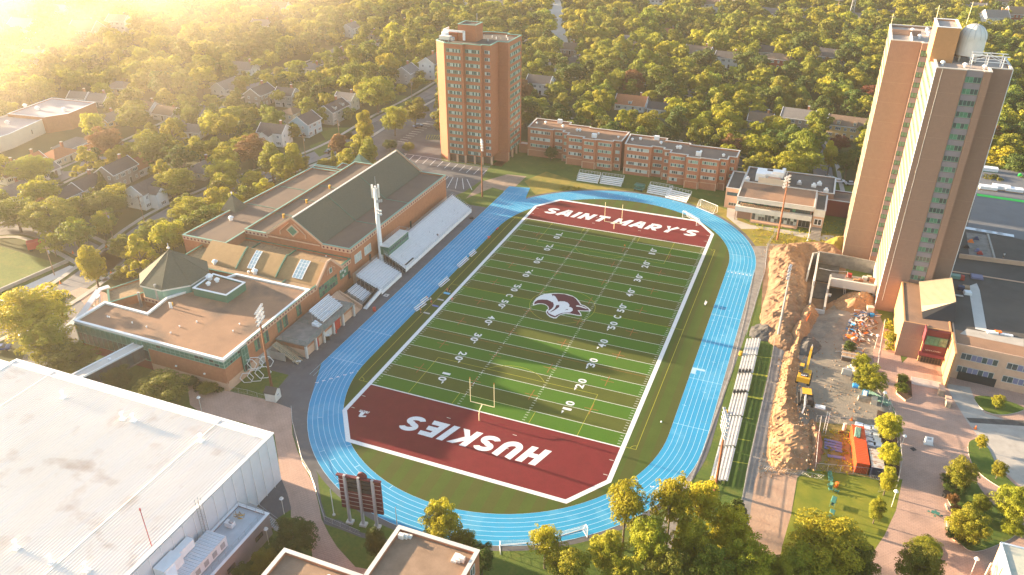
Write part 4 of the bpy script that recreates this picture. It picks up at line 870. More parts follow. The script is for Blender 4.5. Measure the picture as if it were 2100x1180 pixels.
# ---- brick tower, upper centre ----
lt = thing('brick_tower', 'tall orange brick apartment tower with rows of strip windows standing behind the sports centre', 'tower')
LP = [(-52.6, 143.6), (-47.9, 141.0), (-47.9, 140.4), (-40.3, 140.4), (-40.3, 141.4), (-33.5, 141.4), (-33.5, 142.5), (-30.2, 142.5), (-30.2, 149.7), (-26.1, 149.7), (-26.1, 163.2), (-31.6, 163.2), (-31.6, 164.8), (-40, 164.8), (-52.6, 157)]
TZ = 45.5
block(lt, LP, 3.2, TZ, brick_t, roof_d, green_l, par=.5, caph=.25, capw=.08)
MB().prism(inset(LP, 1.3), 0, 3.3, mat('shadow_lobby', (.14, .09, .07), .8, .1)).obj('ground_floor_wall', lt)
for x, y in ((-47.7, 140.7), (-44.0, 140.7), (-40.5, 140.7), (-37, 141.6), (-33.7, 141.7), (-30.4, 142.8), (-30.4, 149.2), (-26.3, 150.0), (-26.3, 154.2), (-26.3, 158.6), (-26.3, 162.9)): MB().box(x-.3, y-.3, 0, x+.3, y+.3, 3.25, tan).obj('pillar', lt)
MB().prism([(-52.5, 143.7), (-47.95, 141.1), (-47.95, 143.5), (-52.5, 146)], 0, 3.21, brick_t).obj('wall', lt); MB().box(-30.19, 142.6, 0, -26.2, 149.69, .01, brick_t).obj('plinth', lt); MB().box(-31.5, 148.0, 0, -26.15, 149.72, 3.21, brick_t).obj('wall', lt)
ws1 = [window_mesh(5.7, 1.35, 9, glass, green_l, .10, glass_l, seed=k) for k in range(4)]; ws3 = [window_mesh(2.1, 1.25, 3, glass, grey, .10, glass_l, seed=k) for k in range(3)]; wsE = [window_mesh(10.4, 1.35, 15, glass, green_l, .10, glass_l, seed=k+9) for k in range(3)]
for i in range(16):
    z = 4.2+i*2.59-.6
    put_window(R_.choice(ws1), lt, -44.1, 140.4, z, 0); put_window(R_.choice(ws1), lt, -36.9, 141.4, z, 0); put_window(R_.choice(ws3), lt, -31.5, 142.5, z, 0); put_window(R_.choice(wsE), lt, -26.1, 156.6, z, pi/2)
for a, b, z0, z1 in (((-44, 141.7), (-40.5, 141.7), .2, 3.0), ((-40.3, 142.6), (-33.6, 142.6), .2, 3.0)):
    put_window(window_mesh(b[0]-a[0], 2.7, 5, glass, dark), lt, (a[0]+b[0])/2, a[1], .2, 0)
block(lt, [(-45.6, 148), (-38.4, 148), (-38.4, 154.6), (-45.6, 154.6)], TZ-.6, 51, brick_t, roof_d, green_l, par=.3, wname='penthouse_wall', rname='penthouse_roof')
MB().tube((-40, 153, 51), (-40, 153, 54.5), .05, white, 5).obj('antenna', lt)
mb = MB(); K8 = ZR(870, 30, 7.376)
mb.bar((-51, 146.8, TZ+3.2), (-42.6, 146.8, TZ+3.2), .35, .7, white).bar((-42.6, 146.8, TZ+3.5), (-42.6, 146.8, TZ+.1), .35, .9, white, (1, 0, 0)).bar((-51, 146.8, TZ+3.2), (-51, 151.5, TZ+3.2), .35, .7, white).obj('white_screen_frame', lt)
mb = MB(); mb.box(-50.8, 142.6, TZ+.7, -46.6, 144.8, TZ+2.0, offw).cyl(-49.6, 145.5, TZ+1.6, TZ+3.0, 1.3, white, 14)
for x in (-50.5, -49, -47.2): mb.box(x, 142.8, TZ-.5, x+.25, 143.1, TZ+.7, steel); 
mb.obj('white_rooftop_duct', lt)
MB().box(-46.4, 142.9, TZ+.5, -45.2, 144.2, TZ+1.7, grey).obj('rooftop_unit', lt); MB().box(-50, 147.5, TZ-.4, -46.2, 150, TZ+2.4, brick_t).obj('stair_head', lt)
for x, y in ((-36, 158), (-33.5, 156), (-35, 151.5), (-29, 156.5), (-31, 160)): small_vent(lt, x, y, TZ-.5, .7)
MB().box(-30.3, 151, 0, -26.8, 155, .01, concrete).obj('threshold', lt)
rb = MB(); rb.box(-49, 138.0, .03, -44, 138.3, .95, steel)
# ---- dormitory row ----
def dorm(label, front, back, zt, wins, seed):
    d = thing('dormitory', label, 'building', group='brick dormitory blocks in a stepped row'); rr = random.Random(seed)
    block(d, front+back[::-1], 0, zt, brick_d, roof_g if seed == 1 else mat('brown_grey_roof', (.125, .095, .078), .95, col2=(.175, .13, .105), scale=.2, bump=.2), conc_light, par=.45, capw=.1)
    for (x, y, wd, n, rows) in wins:
        M_ = [window_mesh(wd, 1.25, n, glass, offw, .09, rr.choice([glass_l, green_l]), seed=k+seed*7) for k in range(3)]
        for r in rows: put_window(M_[(r+seed) % 3], d, x, y, 1.2+r*2.75, 0)
    for i in range(len(front)-1):
        a, b = front[i], front[i+1]
        if b[0]-a[0] > 1:
            for x in (a[0]+.2, b[0]-.2): MB().box(x-.16, a[1]-.14, 0, x+.16, a[1]-.004, 2.7, tan).obj('pilaster', d)
            MB().box(a[0]+.3, a[1]-.10, 2.55, b[0]-.3, a[1]-.004, 2.75, tan).obj('lintel', d)
    return d
DZ = 11.7; a3_ = (1, 2, 3)
f1 = [(-21.3, 158.2), (-10.8, 158.2), (-10.8, 159.3), (-6.6, 159.3), (-6.6, 157.2), (-4.0, 157.2), (-4.0, 154.6), (2.9, 154.6), (2.9, 152.9), (8.2, 152.9), (8.2, 153.6), (14.7, 153.6), (14.7, 155.0), (17.6, 155.0)]
dorm('four storey brick dormitory nearest the tall tower, with a dark round shrub at its front', f1, [(-22.0, 170.2), (-7, 170.2), (-7, 167.5), (1.9, 167.5), (1.9, 166.5), (17.6, 166.5)], DZ,
     [(-16.0, 158.2, 8.2, 11, a3_), (-8.7, 159.3, 3.0, 4, a3_), (-5.2, 157.2, 1.3, 2, (0,)+a3_), (-.4, 154.6, 5.2, 7, a3_), (5.5, 152.9, 3.7, 5, a3_), (11.5, 153.6, 5.2, 7, (0,)+a3_), (16.2, 155.0, 1.6, 2, (0,)+a3_)], 1)
f2 = [(19.4, 152.7), (29.6, 152.7), (29.6, 154.0), (34.0, 154.0), (34.0, 152.2), (36.9, 152.2), (36.9, 149.3), (43.4, 149.3), (43.4, 147.4), (48.4, 147.4), (48.4, 148.0), (54.9, 148.0), (54.9, 149.6), (57.6, 149.6), (57.6, 153.2), (60.3, 153.2)]
dorm('four storey brick dormitory beside the white banded dining hall, three chimneys of windows wide', f2, [(18.4, 164.8), (33, 164.8), (33, 162.2), (42.2, 162.2), (42.2, 161), (60.3, 161)], DZ,
     [(24.5, 152.7, 8.2, 11, (0,)+a3_), (31.8, 154.0, 3.2, 4, a3_), (35.4, 152.2, 1.5, 2, (0,)+a3_), (40.1, 149.3, 5.0, 7, a3_), (45.9, 147.4, 3.5, 5, a3_), (51.6, 148.0, 5.2, 7, a3_), (56.2, 149.6, 1.6, 2, a3_), (58.9, 153.2, 1.4, 2, a3_), (39, 149.3, 3, 3, (0,)), (31.6, 154, 3.2, 4, (0,))], 2)
K9 = ZR(1060, 220, 4.565)
ds = [o for o in bpy.data.objects if o.name.startswith('dormitory')]
for i, (a, b, s) in enumerate([(188, 135, 1), (270, 130, 1.2), (432, 165, 1.2), (565, 203, 1.3), (590, 205, 1.3), (765, 233, .9), (950, 268, 1), (1082, 290, 1.2), (1158, 285, 1.3), (1350, 322, 1.3), (1503, 365, 1.4), (1528, 368, 1.6), (1725, 402, 1), (1935, 440, 1.3)]):
    x, y = K9(a, b+12, DZ); roof_vent(ds[0] if x < 18 else ds[1], x, y, DZ-.4, s*.9)
for a, b in ((403, 130), (725, 265), (1310, 285), (1700, 435)):
    x, y = K9(a, b+10, DZ); MB().box(x-.9, y-.6, DZ-.4, x+.9, y+.6, DZ+1.1, alum).obj('roof_unit', ds[0] if x < 18 else ds[1])
MB().box(11, 152.2, .01, 13, 153, 1, steel)
# connecting passage between the tower and the dormitories
cp = thing('connecting_passage', 'low white roofed passage between the tall brick tower and the dormitory row', 'building'); block(cp, rect(-26.0, 160.5, -21.4, 163.5), 0, 3.6, brick_d, conc_light, None, par=.1)
# ---- dining hall with white bands ----
dh = thing('dining_hall', 'two storey dining hall with white wall bands at the far right track bend', 'building')
C4 = ZR(1470, 320, 6.557)
block(dh, rect(64.6, 125.9, 88.8, 141.0), 6.6, 8.0, offw, roof_g, conc_light, par=.15, th=.25, wname='white_band')
MB().box(65.2, 127.2, 0, 88.3, 140.9, 6.6, brick_b).obj('wall', dh)
MB().box(64.5, 125.3, 3.3, 88.6, 127.1, 4.9, offw).obj('white_band', dh); MB().box(64.6, 125.9, 3.31, 64.9, 140, 4.88, offw).obj('white_band', dh)
put_window(window_mesh(22.6, 1.7, 20, glass, dark, .1, glass_g), dh, 76.6, 127.19, 4.9, 0)
MB().box(70, 125.0, 0, 84.4, 127.1, .3, tan).obj('plinth', dh); put_window(window_mesh(14.2, 2.7, 14, glass, grey, .12, glass_l, rows=2), dh, 77.2, 127.15, .3, 0)
put_window(window_mesh(3.6, 2.6, 3, dark, grey), dh, 86.5, 127.17, .2, 0)
for x in (64.9, 69.9, 84.6, 88.5): MB().box(x-.15, 125.45, 0, x+.15, 125.75, 3.3, tan).obj('pillar', dh)
me = MB().cyl(0, 0, 0, .75, .5, wood, 10).box(-.9, -.4, 0, -.5, .4, .8, wood).box(.5, -.4, 0, .9, .4, .8, wood).mesh('cafe_table')
for i in range(8): link(me, 'cafe_table', dh, (66.8+i*1.9+(i > 6)*.6, 126.7, 4.92))
block(dh, rect(59.9, 134.6, 64.55, 151.6), 0, 7.2, tan, roof_d, conc_light, par=.2); put_window(window_mesh(3.6, 1.2, 4, glass, dark), dh, 62.2, 134.6, 4.6, 0); put_window(window_mesh(2.6, 1.1, 3, glass, offw), dh, 62.6, 134.6, 1.0, 0)
block(dh, rect(64.6, 141.02, 94.2, 157), 0, 7.6, brick_b, roof_d, conc_light, par=.3)
block(dh, rect(88.85, 126.7, 92.3, 141), 0, 7.0, tan, roof_d, conc_light, par=.3); MB().box(88.9, 126.5, 4.8, 92.3, 126.7, 7, offw).obj('white_band', dh); put_window(window_mesh(2.4, 2.2, 2, dark, white, .2, rows=2), dh, 90.6, 126.69, 1.8, 0)
block(dh, rect(92.35, 140.4, 104, 150), 0, 5.6, maroon_w, roof_g, conc_light, par=.3)
mb = MB(); mb.prism([C4(1500, 560, 4), C4(1600, 610, 4), C4(1790, 690, 4), C4(1810, 620, 5), C4(1620, 520, 5), C4(1510, 500, 5)], 3.3, 4.3, maroon_w); mb.obj('canopy', dh)
MB().prism([C4(1510, 660), C4(1620, 700), C4(1760, 780), C4(1770, 700), C4(1620, 640)], 0, 2.0, glass).obj('glass_wall', dh)
mu = thing('rooftop_plant', 'white boxed rooftop ventilation plant behind a cream screen on the dining hall', 'air unit')
x, y = C4(700, 380, 8); x0, y0 = C4(555, 350, 8.2); x1, y1 = C4(900, 415, 8.2)
MB().box(x0, y0-.2, 7.9, x1, y0+.1, 10.0, cream).obj('screen', mu); MB().box(x1-.15, y0+.1, 7.9, x1+.15, y0+9, 10.0, cream).obj('screen', mu)
MB().box(x0-1.2, y0+1.5, 7.9, x0+2, y0+7.5, 10.6, white).obj('duct_housing', mu); MB().box(x0+2, y0+2.5, 9.2, x1-2, y0+5.5, 10.6, white).obj('duct_run', mu); MB().box(x0+3, y0+1.2, 7.9, x0+7, y0+2.4, 9.8, tan).obj('unit', mu); MB().box(x1-4.5, y0+3, 9.4, x1-.8, y0+6, 11.4, white).obj('unit', mu); MB().cyl(x1-1, y0+6.5, 9, 11.8, .6, white, 12).obj('flue', mu)
for a, b in ((1110, 350), (1305, 385), (1470, 450), (410, 295), (1380, 360)):
    x, y = C4(a, b+15, 7.8); u_ = link(None, 'rooftop_unit', None, (x, y, 7.32), label={1110: 'grey fan unit on the dark rear roof of the dining hall', 1305: 'white capped vent stack on the dark rear roof of the dining hall', 1470: 'round white vent at the right end of the dining hall roof', 410: 'white square hatch at the left end of the dining hall roof', 1380: 'flat grey hatch beside the white vent stack on the dining hall'}[a], cat='roof vent')
    MB().box(-.8, -.6, 0, .8, .6, .8, white if a != 1110 else grey).obj('housing', u_); MB().cyl(0, 0, .8, 1.4, .45, white, 10).obj('cowl', u_)
qs = MB(); 
for i in range(9): qs.box(89.0+.02*i, 118.5+i*.85, 0, 92.2, 119.35+i*.85, .12+.14*i, conc_dark)
tag(qs.obj('outdoor_steps'), 'broad outdoor steps climbing to the white framed door of the dining hall', 'steps')
ch = thing('round_chimney', 'tall cream round chimney among the trees behind the dining hall', 'chimney', (*G(1606, 338, 0), 0)); MB().cyl(0, 0, 0, 7.5, .7, cream, 14, .6).obj('stack', ch); MB().cyl(0, 0, 7.5, 7.8, .75, offw, 14).obj('rim', ch)
# ---- high tower on the right ----
rt_ = thing('residence_tower', 'very tall brown brick residence tower with a domed observatory on its roof at the right', 'tower')
HZ = 64.5
RP = [(99.0, 107.9), (106.5, 107.9), (106.5, 106.9), (108.3, 106.9), (108.3, 80.0), (114.6, 80.0), (114.6, 80.35), (118.2, 80.35), (118.2, 80.0), (119.7, 80.0), (119.7, 84.2), (124.3, 84.2), (124.3, 97), (113, 97), (113, 130.0), (99.0, 130.0)]
block(rt_, RP, 0, HZ, brick_b, mat('tower_roof', (.30, .25, .22), .9, col2=(.42, .34, .28), scale=.5, bump=.2), conc_light, par=.5, caph=.2)
for z in range(21):                                     # storeys: recessed window column, west window bands
    pass
wf = [window_mesh(3.3, 1.5, 4, glass_g, green_l, .10, glass, depth=.08, seed=k) for k in range(5)]
for i in range(20):
    z = 62.4-i*2.7; put_window(wf[(i*7) % 5], rt_, 116.4, 80.35, z-.65, 0)
    MB().box(114.65, 80.22, z-2.05, 118.15, 80.34, z-.75, band_m).obj('spandrel_panel', rt_) if i < 19 else None
MB().box(114.65, 80.22, 63.1, 118.15, 80.34, 64.4, band_m).obj('spandrel_panel', rt_)
wr = window_mesh(1.6, 1.5, 2, glass_g, dark, .08, glass)
for i in range(22): put_window(wr, rt_, 107.4, 106.9, 61.2-i*2.7, 0)
for i in range(22): MB().box(106.55, 106.78, 59.85-i*2.7, 108.25, 106.89, 61.1-i*2.7, band_m).obj('spandrel_panel', rt_)
wb1 = [window_mesh(24.6, 1.35, 22, glass_g, mat('lime_frame', (.30, .33, .20), .5, .1), .10, glass, depth=.06, seed=k+3) for k in range(3)]; wb2 = [window_mesh(20.5, 1.35, 18, glass_g, MT['lime_frame'], .10, glass, depth=.06, seed=k+30) for k in range(3)]
for i in range(22):
    z = 61.9-i*2.7
    if z < 3: break
    put_window(wb1[i % 3], rt_, 108.3, 93.3, z-.65, -pi/2); put_window(wb2[i % 3], rt_, 99.0, 119, z-.65, -pi/2)
MB().box(108.18, 80.0, 0, 108.295, 80.6, 64.5, white).obj('corner_trim', rt_); MB().box(98.88, 107.9, 0, 98.99, 108.5, 64.5, cream).obj('corner_trim', rt_); MB().box(124.31, 84.1, 6, 124.45, 84.4, 64.5, white).obj('corner_trim', rt_)
MB().tube((109.6, 79.95, 3), (109.6, 79.95, 64.5), .05, offw, 5).obj('lightning_cable', rt_)
block(rt_, rect(107.2, 88.4, 112.2, 99.5), HZ-.5, 72.0, brick_o, MT['tower_roof'], white, par=.3, wname='penthouse_wall', rname='penthouse_roof')
ob = thing('observatory_dome', 'cream ribbed observatory dome on a round drum atop the right hand tower', 'dome', (115.6, 92.5, HZ-.4))
MB().cyl(0, 0, 1.5, 5.4, 3.0, offw, 28).obj('drum', ob); MB().dome(0, 0, 5.4, 3.05, offw, 28, 8).obj('dome_shell', ob)
me = MB()
for k in range(8):
    a0 = pi/2*k/8; a1 = pi/2*(k+1)/8; me.bar((0, -3.1*cos(a0), 5.4+3.1*sin(a0)), (0, -3.1*cos(a1), 5.4+3.1*sin(a1)), .05, .06, grey, (1, 0, 0))
rm_ = me.mesh('dome_rib')
for k in range(14): link(rm_, 'dome_rib', ob, rz=2*pi*k/14)
MB().bar((-.5, -.1, 8.5), (-.5, 3.1, 6.0), .2, .15, grey).bar((.5, -.1, 8.5), (.5, 3.1, 6.0), .2, .15, grey).obj('shutter_rail', ob)
for a in (0, 1, 2, 3): MB().box(2.4*cos(a*pi/2+.7)-.2, 2.4*sin(a*pi/2+.7)-.2, 0, 2.4*cos(a*pi/2+.7)+.2, 2.4*sin(a*pi/2+.7)+.2, 1.5, cream).obj('support_post', ob)
tr_ = thing('steel_truss_frame', 'white steel truss and pipe frame on the roof in front of the dome', 'frame', (119, 86.5, HZ-.4))
for x in (-3.2, 0, 3.2):
    for y in (-1.6, 1.6): MB().box(x-.1, y-.1, 0, x+.1, y+.1, 3.0, white).obj('post', tr_)
for y in (-1.6, 1.6): MB().bar((-3.4, y, 3.0), (4.2, y, 3.0), .16, .16, white).bar((-3.4, y, 1.6), (4.2, y, 1.6), .12, .12, white).bar((-3.2, y, 1.6), (0, y, 3), .1, .1, white).bar((0, y, 3), (3.2, y, 1.6), .1, .1, white).obj('truss', tr_)
for i, (px, py, lab) in enumerate(((1795+285/6.556, 30, 0),)): pass
K1 = ZR(1780, 0, 6.556)
for (a, b, lb) in ((595, 405, 'leftmost white mushroom vent on the rear wing of the right tower'), (790, 400, 'second white mushroom vent on the rear wing roof, nearer the penthouse'), (810, 455, 'white vent just below the second one on the rear wing roof'), (690, 490, 'white vent beside the low divider on the rear wing roof'), (1000, 850, 'antenna cluster vent at the front left roof corner of the right tower'), (1298, 880, 'white mushroom vent on the front roof of the right tower, left of two'), (1560, 905, 'white mushroom vent on the front roof of the right tower, right of two'), (1215, 745, 'white vent tucked beside the orange penthouse wall'), (1355, 755, 'white vent under the observatory drum')):
    x, y = K1(a, b+25, HZ-.4); v = thing('mushroom_vent', lb, 'roof vent', (x, y, HZ-.5)); MB().cyl(0, 0, 0, .7, .3, white, 8).obj('pipe', v); MB().cyl(0, 0, .7, .8, .55, white, 10).dome(0, 0, .8, .5, white, 10, 3, .7).obj('cap', v)
def cross(x, y, z, h, lab):
    c = thing('cross_finial', lab, 'cross', (x, y, z)); MB().tube((0, 0, 0), (0, 0, h), .07, gold, 6).obj('mast', c); MB().bar((-.75, 0, h*.72), (.75, 0, h*.72), .1, .14, gold).obj('arm', c)
cross(99.3, 129.6, HZ, 3.0, 'gold cross on the far left corner of the right tower roof'); cross(107.5, 99, 72.2, 3.0, 'gold cross on the orange penthouse of the right tower')
an_ = thing('whip_antenna', 'slim antenna mast above the observatory dome', 'antenna', (113.6, 95.5, HZ)); MB().tube((0, 0, 0), (.5, 0, 12.5), .06, gold, 5).obj('rod', an_)
MB().box(99.3, 118.5, HZ-.48, 106.5, 118.8, HZ+.9, brick_b).obj('roof_divider', rt_); MB().box(104, 108.3, HZ-.48, 104.2, 118, HZ+.5, white).obj('roof_divider', rt_)
# ---- low hall at the foot of the high tower ----
lo = thing('entrance_hall', 'low ochre brick hall with maroon glazed entrance at the foot of the tower', 'building')
block(lo, [(113.0, 58.4), (118.0, 58.4), (118.0, 57.4), (123.3, 57.4), (123.3, 79.9), (113.0, 79.9)], 0, 9.6, brick_o, roof_g, None, par=.12)
MB().box(112.9, 58.3, 0, 118.0, 58.39, 9.55, brick_b).obj('front_wall', lo)
MB().box(118.2, 56.8, 2.9, 123.2, 57.38, 9.4, maroon).obj('maroon_panel', lo); put_window(window_mesh(4.6, 2.4, 5, glass_g, green, .1), lo, 120.7, 56.78, 5.4, 0)
put_window(window_mesh(4.5, 2.6, 7, dark, mat('bronze', (.12, .08, .06), .5, .1), .12, rows=2), lo, 120.7, 57.2, .1, 0)
MB().box(117.6, 55.4, 2.75, 123.3, 57.35, 3.0, maroon).obj('entrance_canopy', lo)
me = text_mesh('LOYOLA ACADEMIC', .42, .01, name='entrance_lettering', fit=(3.4, .32)); me.materials.append(conc_light); o = link(me, 'entrance_lettering', lo, (120.6, 56.76, 3.9)); o.rotation_euler = (pi/2, 0, 0)
MB().bar((123.5, 47.8, 4.8), (123.5, 57.3, 4.8), .45, 9.6, brick_o).obj('fin_wall', lo); MB().bar((117.8, 55.2, 8.2), (117.8, 58.3, 8.2), .25, 3.2, maroon_w).obj('red_fin', lo)
MB().tube((118.8, 57.9, 8.0), (122.6, 57.9, 8.0), .01, green, 5)
cb = thing('cream_skylight_box', 'cream ribbed tilted skylight housing on the low brown roof', 'skylight')
P0 = [(117.3, 65.9), (124.6, 65.9), (124.6, 84.5), (117.3, 79.9)]
mb = MB(); mb.hexa([(117.2, 61.5, 9.5), (124.4, 62.5, 9.5), (124.4, 79.8, 9.5), (117.2, 79.8, 9.5)], [(116.9, 63.3, 10.4), (124.0, 66.5, 13.0), (124.0, 79.8, 13.0), (116.9, 79.8, 10.4)], dark, mat('cream_sheet', (.36, .29, .20), .8, .06)); mb.obj('housing', cb)
me = MB().bar((0, 0, 0), (7.1, 0, 2.6), .1, .1, MT['cream_sheet']).mesh('roof_rib')
for i in range(22): link(me, 'roof_rib', cb, (116.9, 66.6+i*.6, 10.48))
ex_ = thing('academic_wing', 'long tan academic wing with two rows of grey windows running off the right edge', 'building')
A0, A1, AH = (123.8, 53.2), (165, 53.2), 9.2
D6 = ZR(1800, 560, 4.917)
block(ex_, [(123.75, 53.0), (170, 50.0), (170, 92), (123.75, 92)], 0, 9.2, tan, roof_d, None, par=.15)
sheet('gravel_roof_strip', [(124.2, 53.6), (169, 50.6), (169, 58.5), (124.2, 59.8)], 9.08, roof_g, ex_)
sheet('pale_walkway', [D6(1000, 100, 9.2), D6(1030, 170, 9.2), D6(1105, 590, 9.2), D6(985, 560, 9.2), D6(915, 130, 9.2)], 9.09, conc_light, ex_)
sheet('debris_strip', [D6(830, 610, 9.2), D6(900, 560, 9.2), D6(1475, 660, 9.2), D6(1475, 740, 9.2)], 9.10, concrete, ex_)
an0 = atan2(-3, 46.25)
wv = window_mesh(7.6, 1.7, 7, glass, conc_light, .1, purple_s, rows=1); 
for i in range(4):
    for z in (2.0, 5.5):
        x = 129.4+i*9.3; put_window(wv, ex_, x, 53.0-3*(x-123.75)/46.25, z, an0)
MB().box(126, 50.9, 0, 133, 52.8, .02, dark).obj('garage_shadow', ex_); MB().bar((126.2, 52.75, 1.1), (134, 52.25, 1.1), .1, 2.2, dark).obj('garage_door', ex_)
RB = thing('rear_roof_wing', 'wide low rear wing with grey membrane roof under repair at the right edge', 'building')
K4 = ZR(1920, 300, 4.54)
block(RB, [(124.8, 92.2), (185, 92.2), (185, 163), (113.2, 163), (113.2, 97.2), (124.8, 97.2)], 0, 9.0, tan, roof_d, None, par=.15)
sheet('grey_roof_membrane', [K4(290, 750, 9), K4(420, 240, 9), K4(500, 200, 9), K4(1200, 290, 9), K4(1200, 960, 9)], 8.90, roof_blue, RB)
me = MB().box(-.85, -1.0, 0, .85, 1.0, .05, turf_lime).mesh('green_membrane_square')
for i in range(14):
    x, y = K4(407+i*45, 455+i*6.5, 9); link(me, 'green_membrane_square', RB, (x, y, 8.93), -.02)
me = MB().box(-2.2, -.9, 0, 2.2, .9, .08, poly_w).mesh('insulation_board')
for i in range(4): x, y = K4(345+i*100, 772+i*17, 9); link(me, 'insulation_board', RB, (x, y, 8.93), -.05)
sheet('old_deck', [K4(280, 800, 9), K4(470, 825, 9), K4(560, 1070, 9), K4(310, 1030, 9)], 8.92, conc_dark, RB); MB().bar((*K4(480, 820, 9), 9.0), (*K4(550, 1065, 9), 9.0), .5, .3, concrete).obj('parapet', RB); MB().bar((*K4(210, 1035, 9), 9.4), (*K4(1200, 1160, 9), 9.4), .4, 1.4, tan).obj('parapet', RB)
for i, (a, b, c_, lab) in enumerate(((480, 385, 3, 'long white shrink wrapped bundle of roofing on the grey membrane roof'), (600, 385, 4, 'larger white wrapped bundle next to it on the grey membrane roof'), (720, 405, 4, 'third white wrapped bundle toward the right edge on the membrane roof'), (490, 215, 3, 'white wrapped crate with teal base at the far end of the membrane roof'))):
    x, y = K4(a, b+15, 9); t_ = thing('roofing_bundle', lab, 'bundle', (x, y, 8.93), group='wrapped roofing bundles')
    MB().box(-2.6, -1.2, .0, 2.6, 1.2, 1.2+.2*(i % 2), poly_w).obj('wrapped_stack', t_); MB().box(-2.7, -1.3, -.01, 2.7, 1.3, .25, tealm if i == 3 else wood).obj('pallet', t_)
for a, b, m_, lab in ((320, 890, hiviz, 'bright orange heap of cloth on the old roof deck'), (380, 975, purple_s, 'dark slate sack on the old roof deck'), (405, 1000, red, 'small red bundle beside the slate sack'), (370, 865, navy, 'navy tarpaulin heap on the old roof deck'), (280, 940, black, 'black sack pile by the tower foot'), (780, 275, turf_lime, 'green covered crate far out on the membrane roof'), (435, 375, red, 'small red gas bottle rack by the wrapped bundles')):
    x, y = K4(a, b, 9); t_ = MB(); t_.hexa([(x-.8, y-.7, 8.95), (x+.9, y-.6, 8.95), (x+.7, y+.8, 8.95), (x-.7, y+.6, 8.95)], [(x-.3, y-.3, 9.7), (x+.4, y-.2, 9.6), (x+.3, y+.4, 9.75), (x-.3, y+.3, 9.65)], m_); tag(t_.obj('material_heap'), lab, 'heap')
for i, (a, b, w1, d1, h1, m_, lab) in enumerate(((770, 40, 3.2, 1.6, .9, green_l, 'pale green crate stack on the low roof beside the tower foot'), (850, 60, 1.0, 1.2, 1.2, red, 'small red compressor on the low roof beside the tower foot'), (1000, 40, 3.0, 2.4, .5, purple_s, 'bundle of slate sheets right of the pale roof walkway'), (840, 160, 1.6, 1.4, 1.0, navy, 'dark cooling box left of the pale roof walkway'), (905, 205, 1.8, 1.6, .8, white, 'white cooling box left of the pale roof walkway'), (890, 150, 1.8, 1.6, .7, wood, 'timber stack left of the pale roof walkway'), (790, 220, 3.4, .6, .2, conc_light, 'long pale planks lying left of the pale roof walkway'), (1160, 597, 2.4, 1.2, .4, white, 'white sheet pack on the roof debris strip'), (1215, 597, 1.6, 1.0, .5, hiviz, 'orange sheet pack on the roof debris strip'), (1300, 620, 2.8, .8, .3, poly_w, 'long wrapped pack on the roof debris strip'))):
    x, y = D6(a, b, 9.3); t_ = thing('roof_supplies', lab, 'supplies', (x, y, 9.12), R_.uniform(-.15, .15))
    for k in range(3): MB().box(-w1/2+k*.04, -d1/2, h1*k/3+.01, w1/2-k*.05, d1/2-k*.06, h1*(k+.9)/3, m_).obj('layer', t_)
# bottom right corner roof
br_ = thing('corner_pavilion', 'weathered grey green roof corner with white trim at the bottom right edge', 'building')
CPT = [D5(a, b, 7) for a, b in ((1925, 985), (2065, 1020), (2400, 1110), (2400, 1500), (1960, 1500), (1985, 1200))]
mb = MB(); mb.prism(CPT, 0, 6.6, tan); mb.obj('wall', br_); MB().prism(CPT, 6.6, 7.0, mat('verdigris_roof', (.34, .36, .29), .8, col2=(.46, .42, .34), scale=.7)).obj('roof', br_)
MB().bar((*CPT[0], 7.05), (*CPT[5], 7.05), .3, .25, white).bar((*CPT[0], 7.05), (*CPT[1], 7.05), .3, .25, white).obj('coping', br_)
for a, b in (((1925, 1040), (1880, 1180)), ((1870, 1110), (1835, 1180))): MB().bar((*D5(*a, 5.5), 5.5), (*D5(*b, 2.5), 2.5), .35, .35, cream).obj('canopy_beam', br_)
# pale school building, upper left
sc_ = thing('low_school', 'long low school with pale flat roof and red brick end, upper left', 'building')
K0 = ZR(0, 180, 4.916)
block(sc_, [K0(690, 262, 7), K0(960, 150, 7), K0(520, 105, 7), K0(75, 265, 7), K0(440, 300, 7)], 0, 7, brick, mat('pale_grey_roof', (.27, .27, .30), .8, .08, scale=.1), white, par=.3)
block(sc_, [K0(-200, 560, 6), K0(90, 470, 6), K0(430, 318, 6), K0(70, 275, 6), K0(-300, 400, 6)], 0, 6, cream, MT['pale_grey_roof'], white, par=.3)
for a, b in ((190, 440), (280, 405)): x, y = K0(a, b+40, 3); MB().bar((x-2, y-1, 3), (x+2, y+.6, 3), .2, 1.8, glass).obj('window', sc_)
for a, b in ((255, 195), (380, 220), (650, 230), (70, 340)): roof_vent(sc_, *K0(a, b, 7), 6.7 if b < 300 else 5.7, 2)
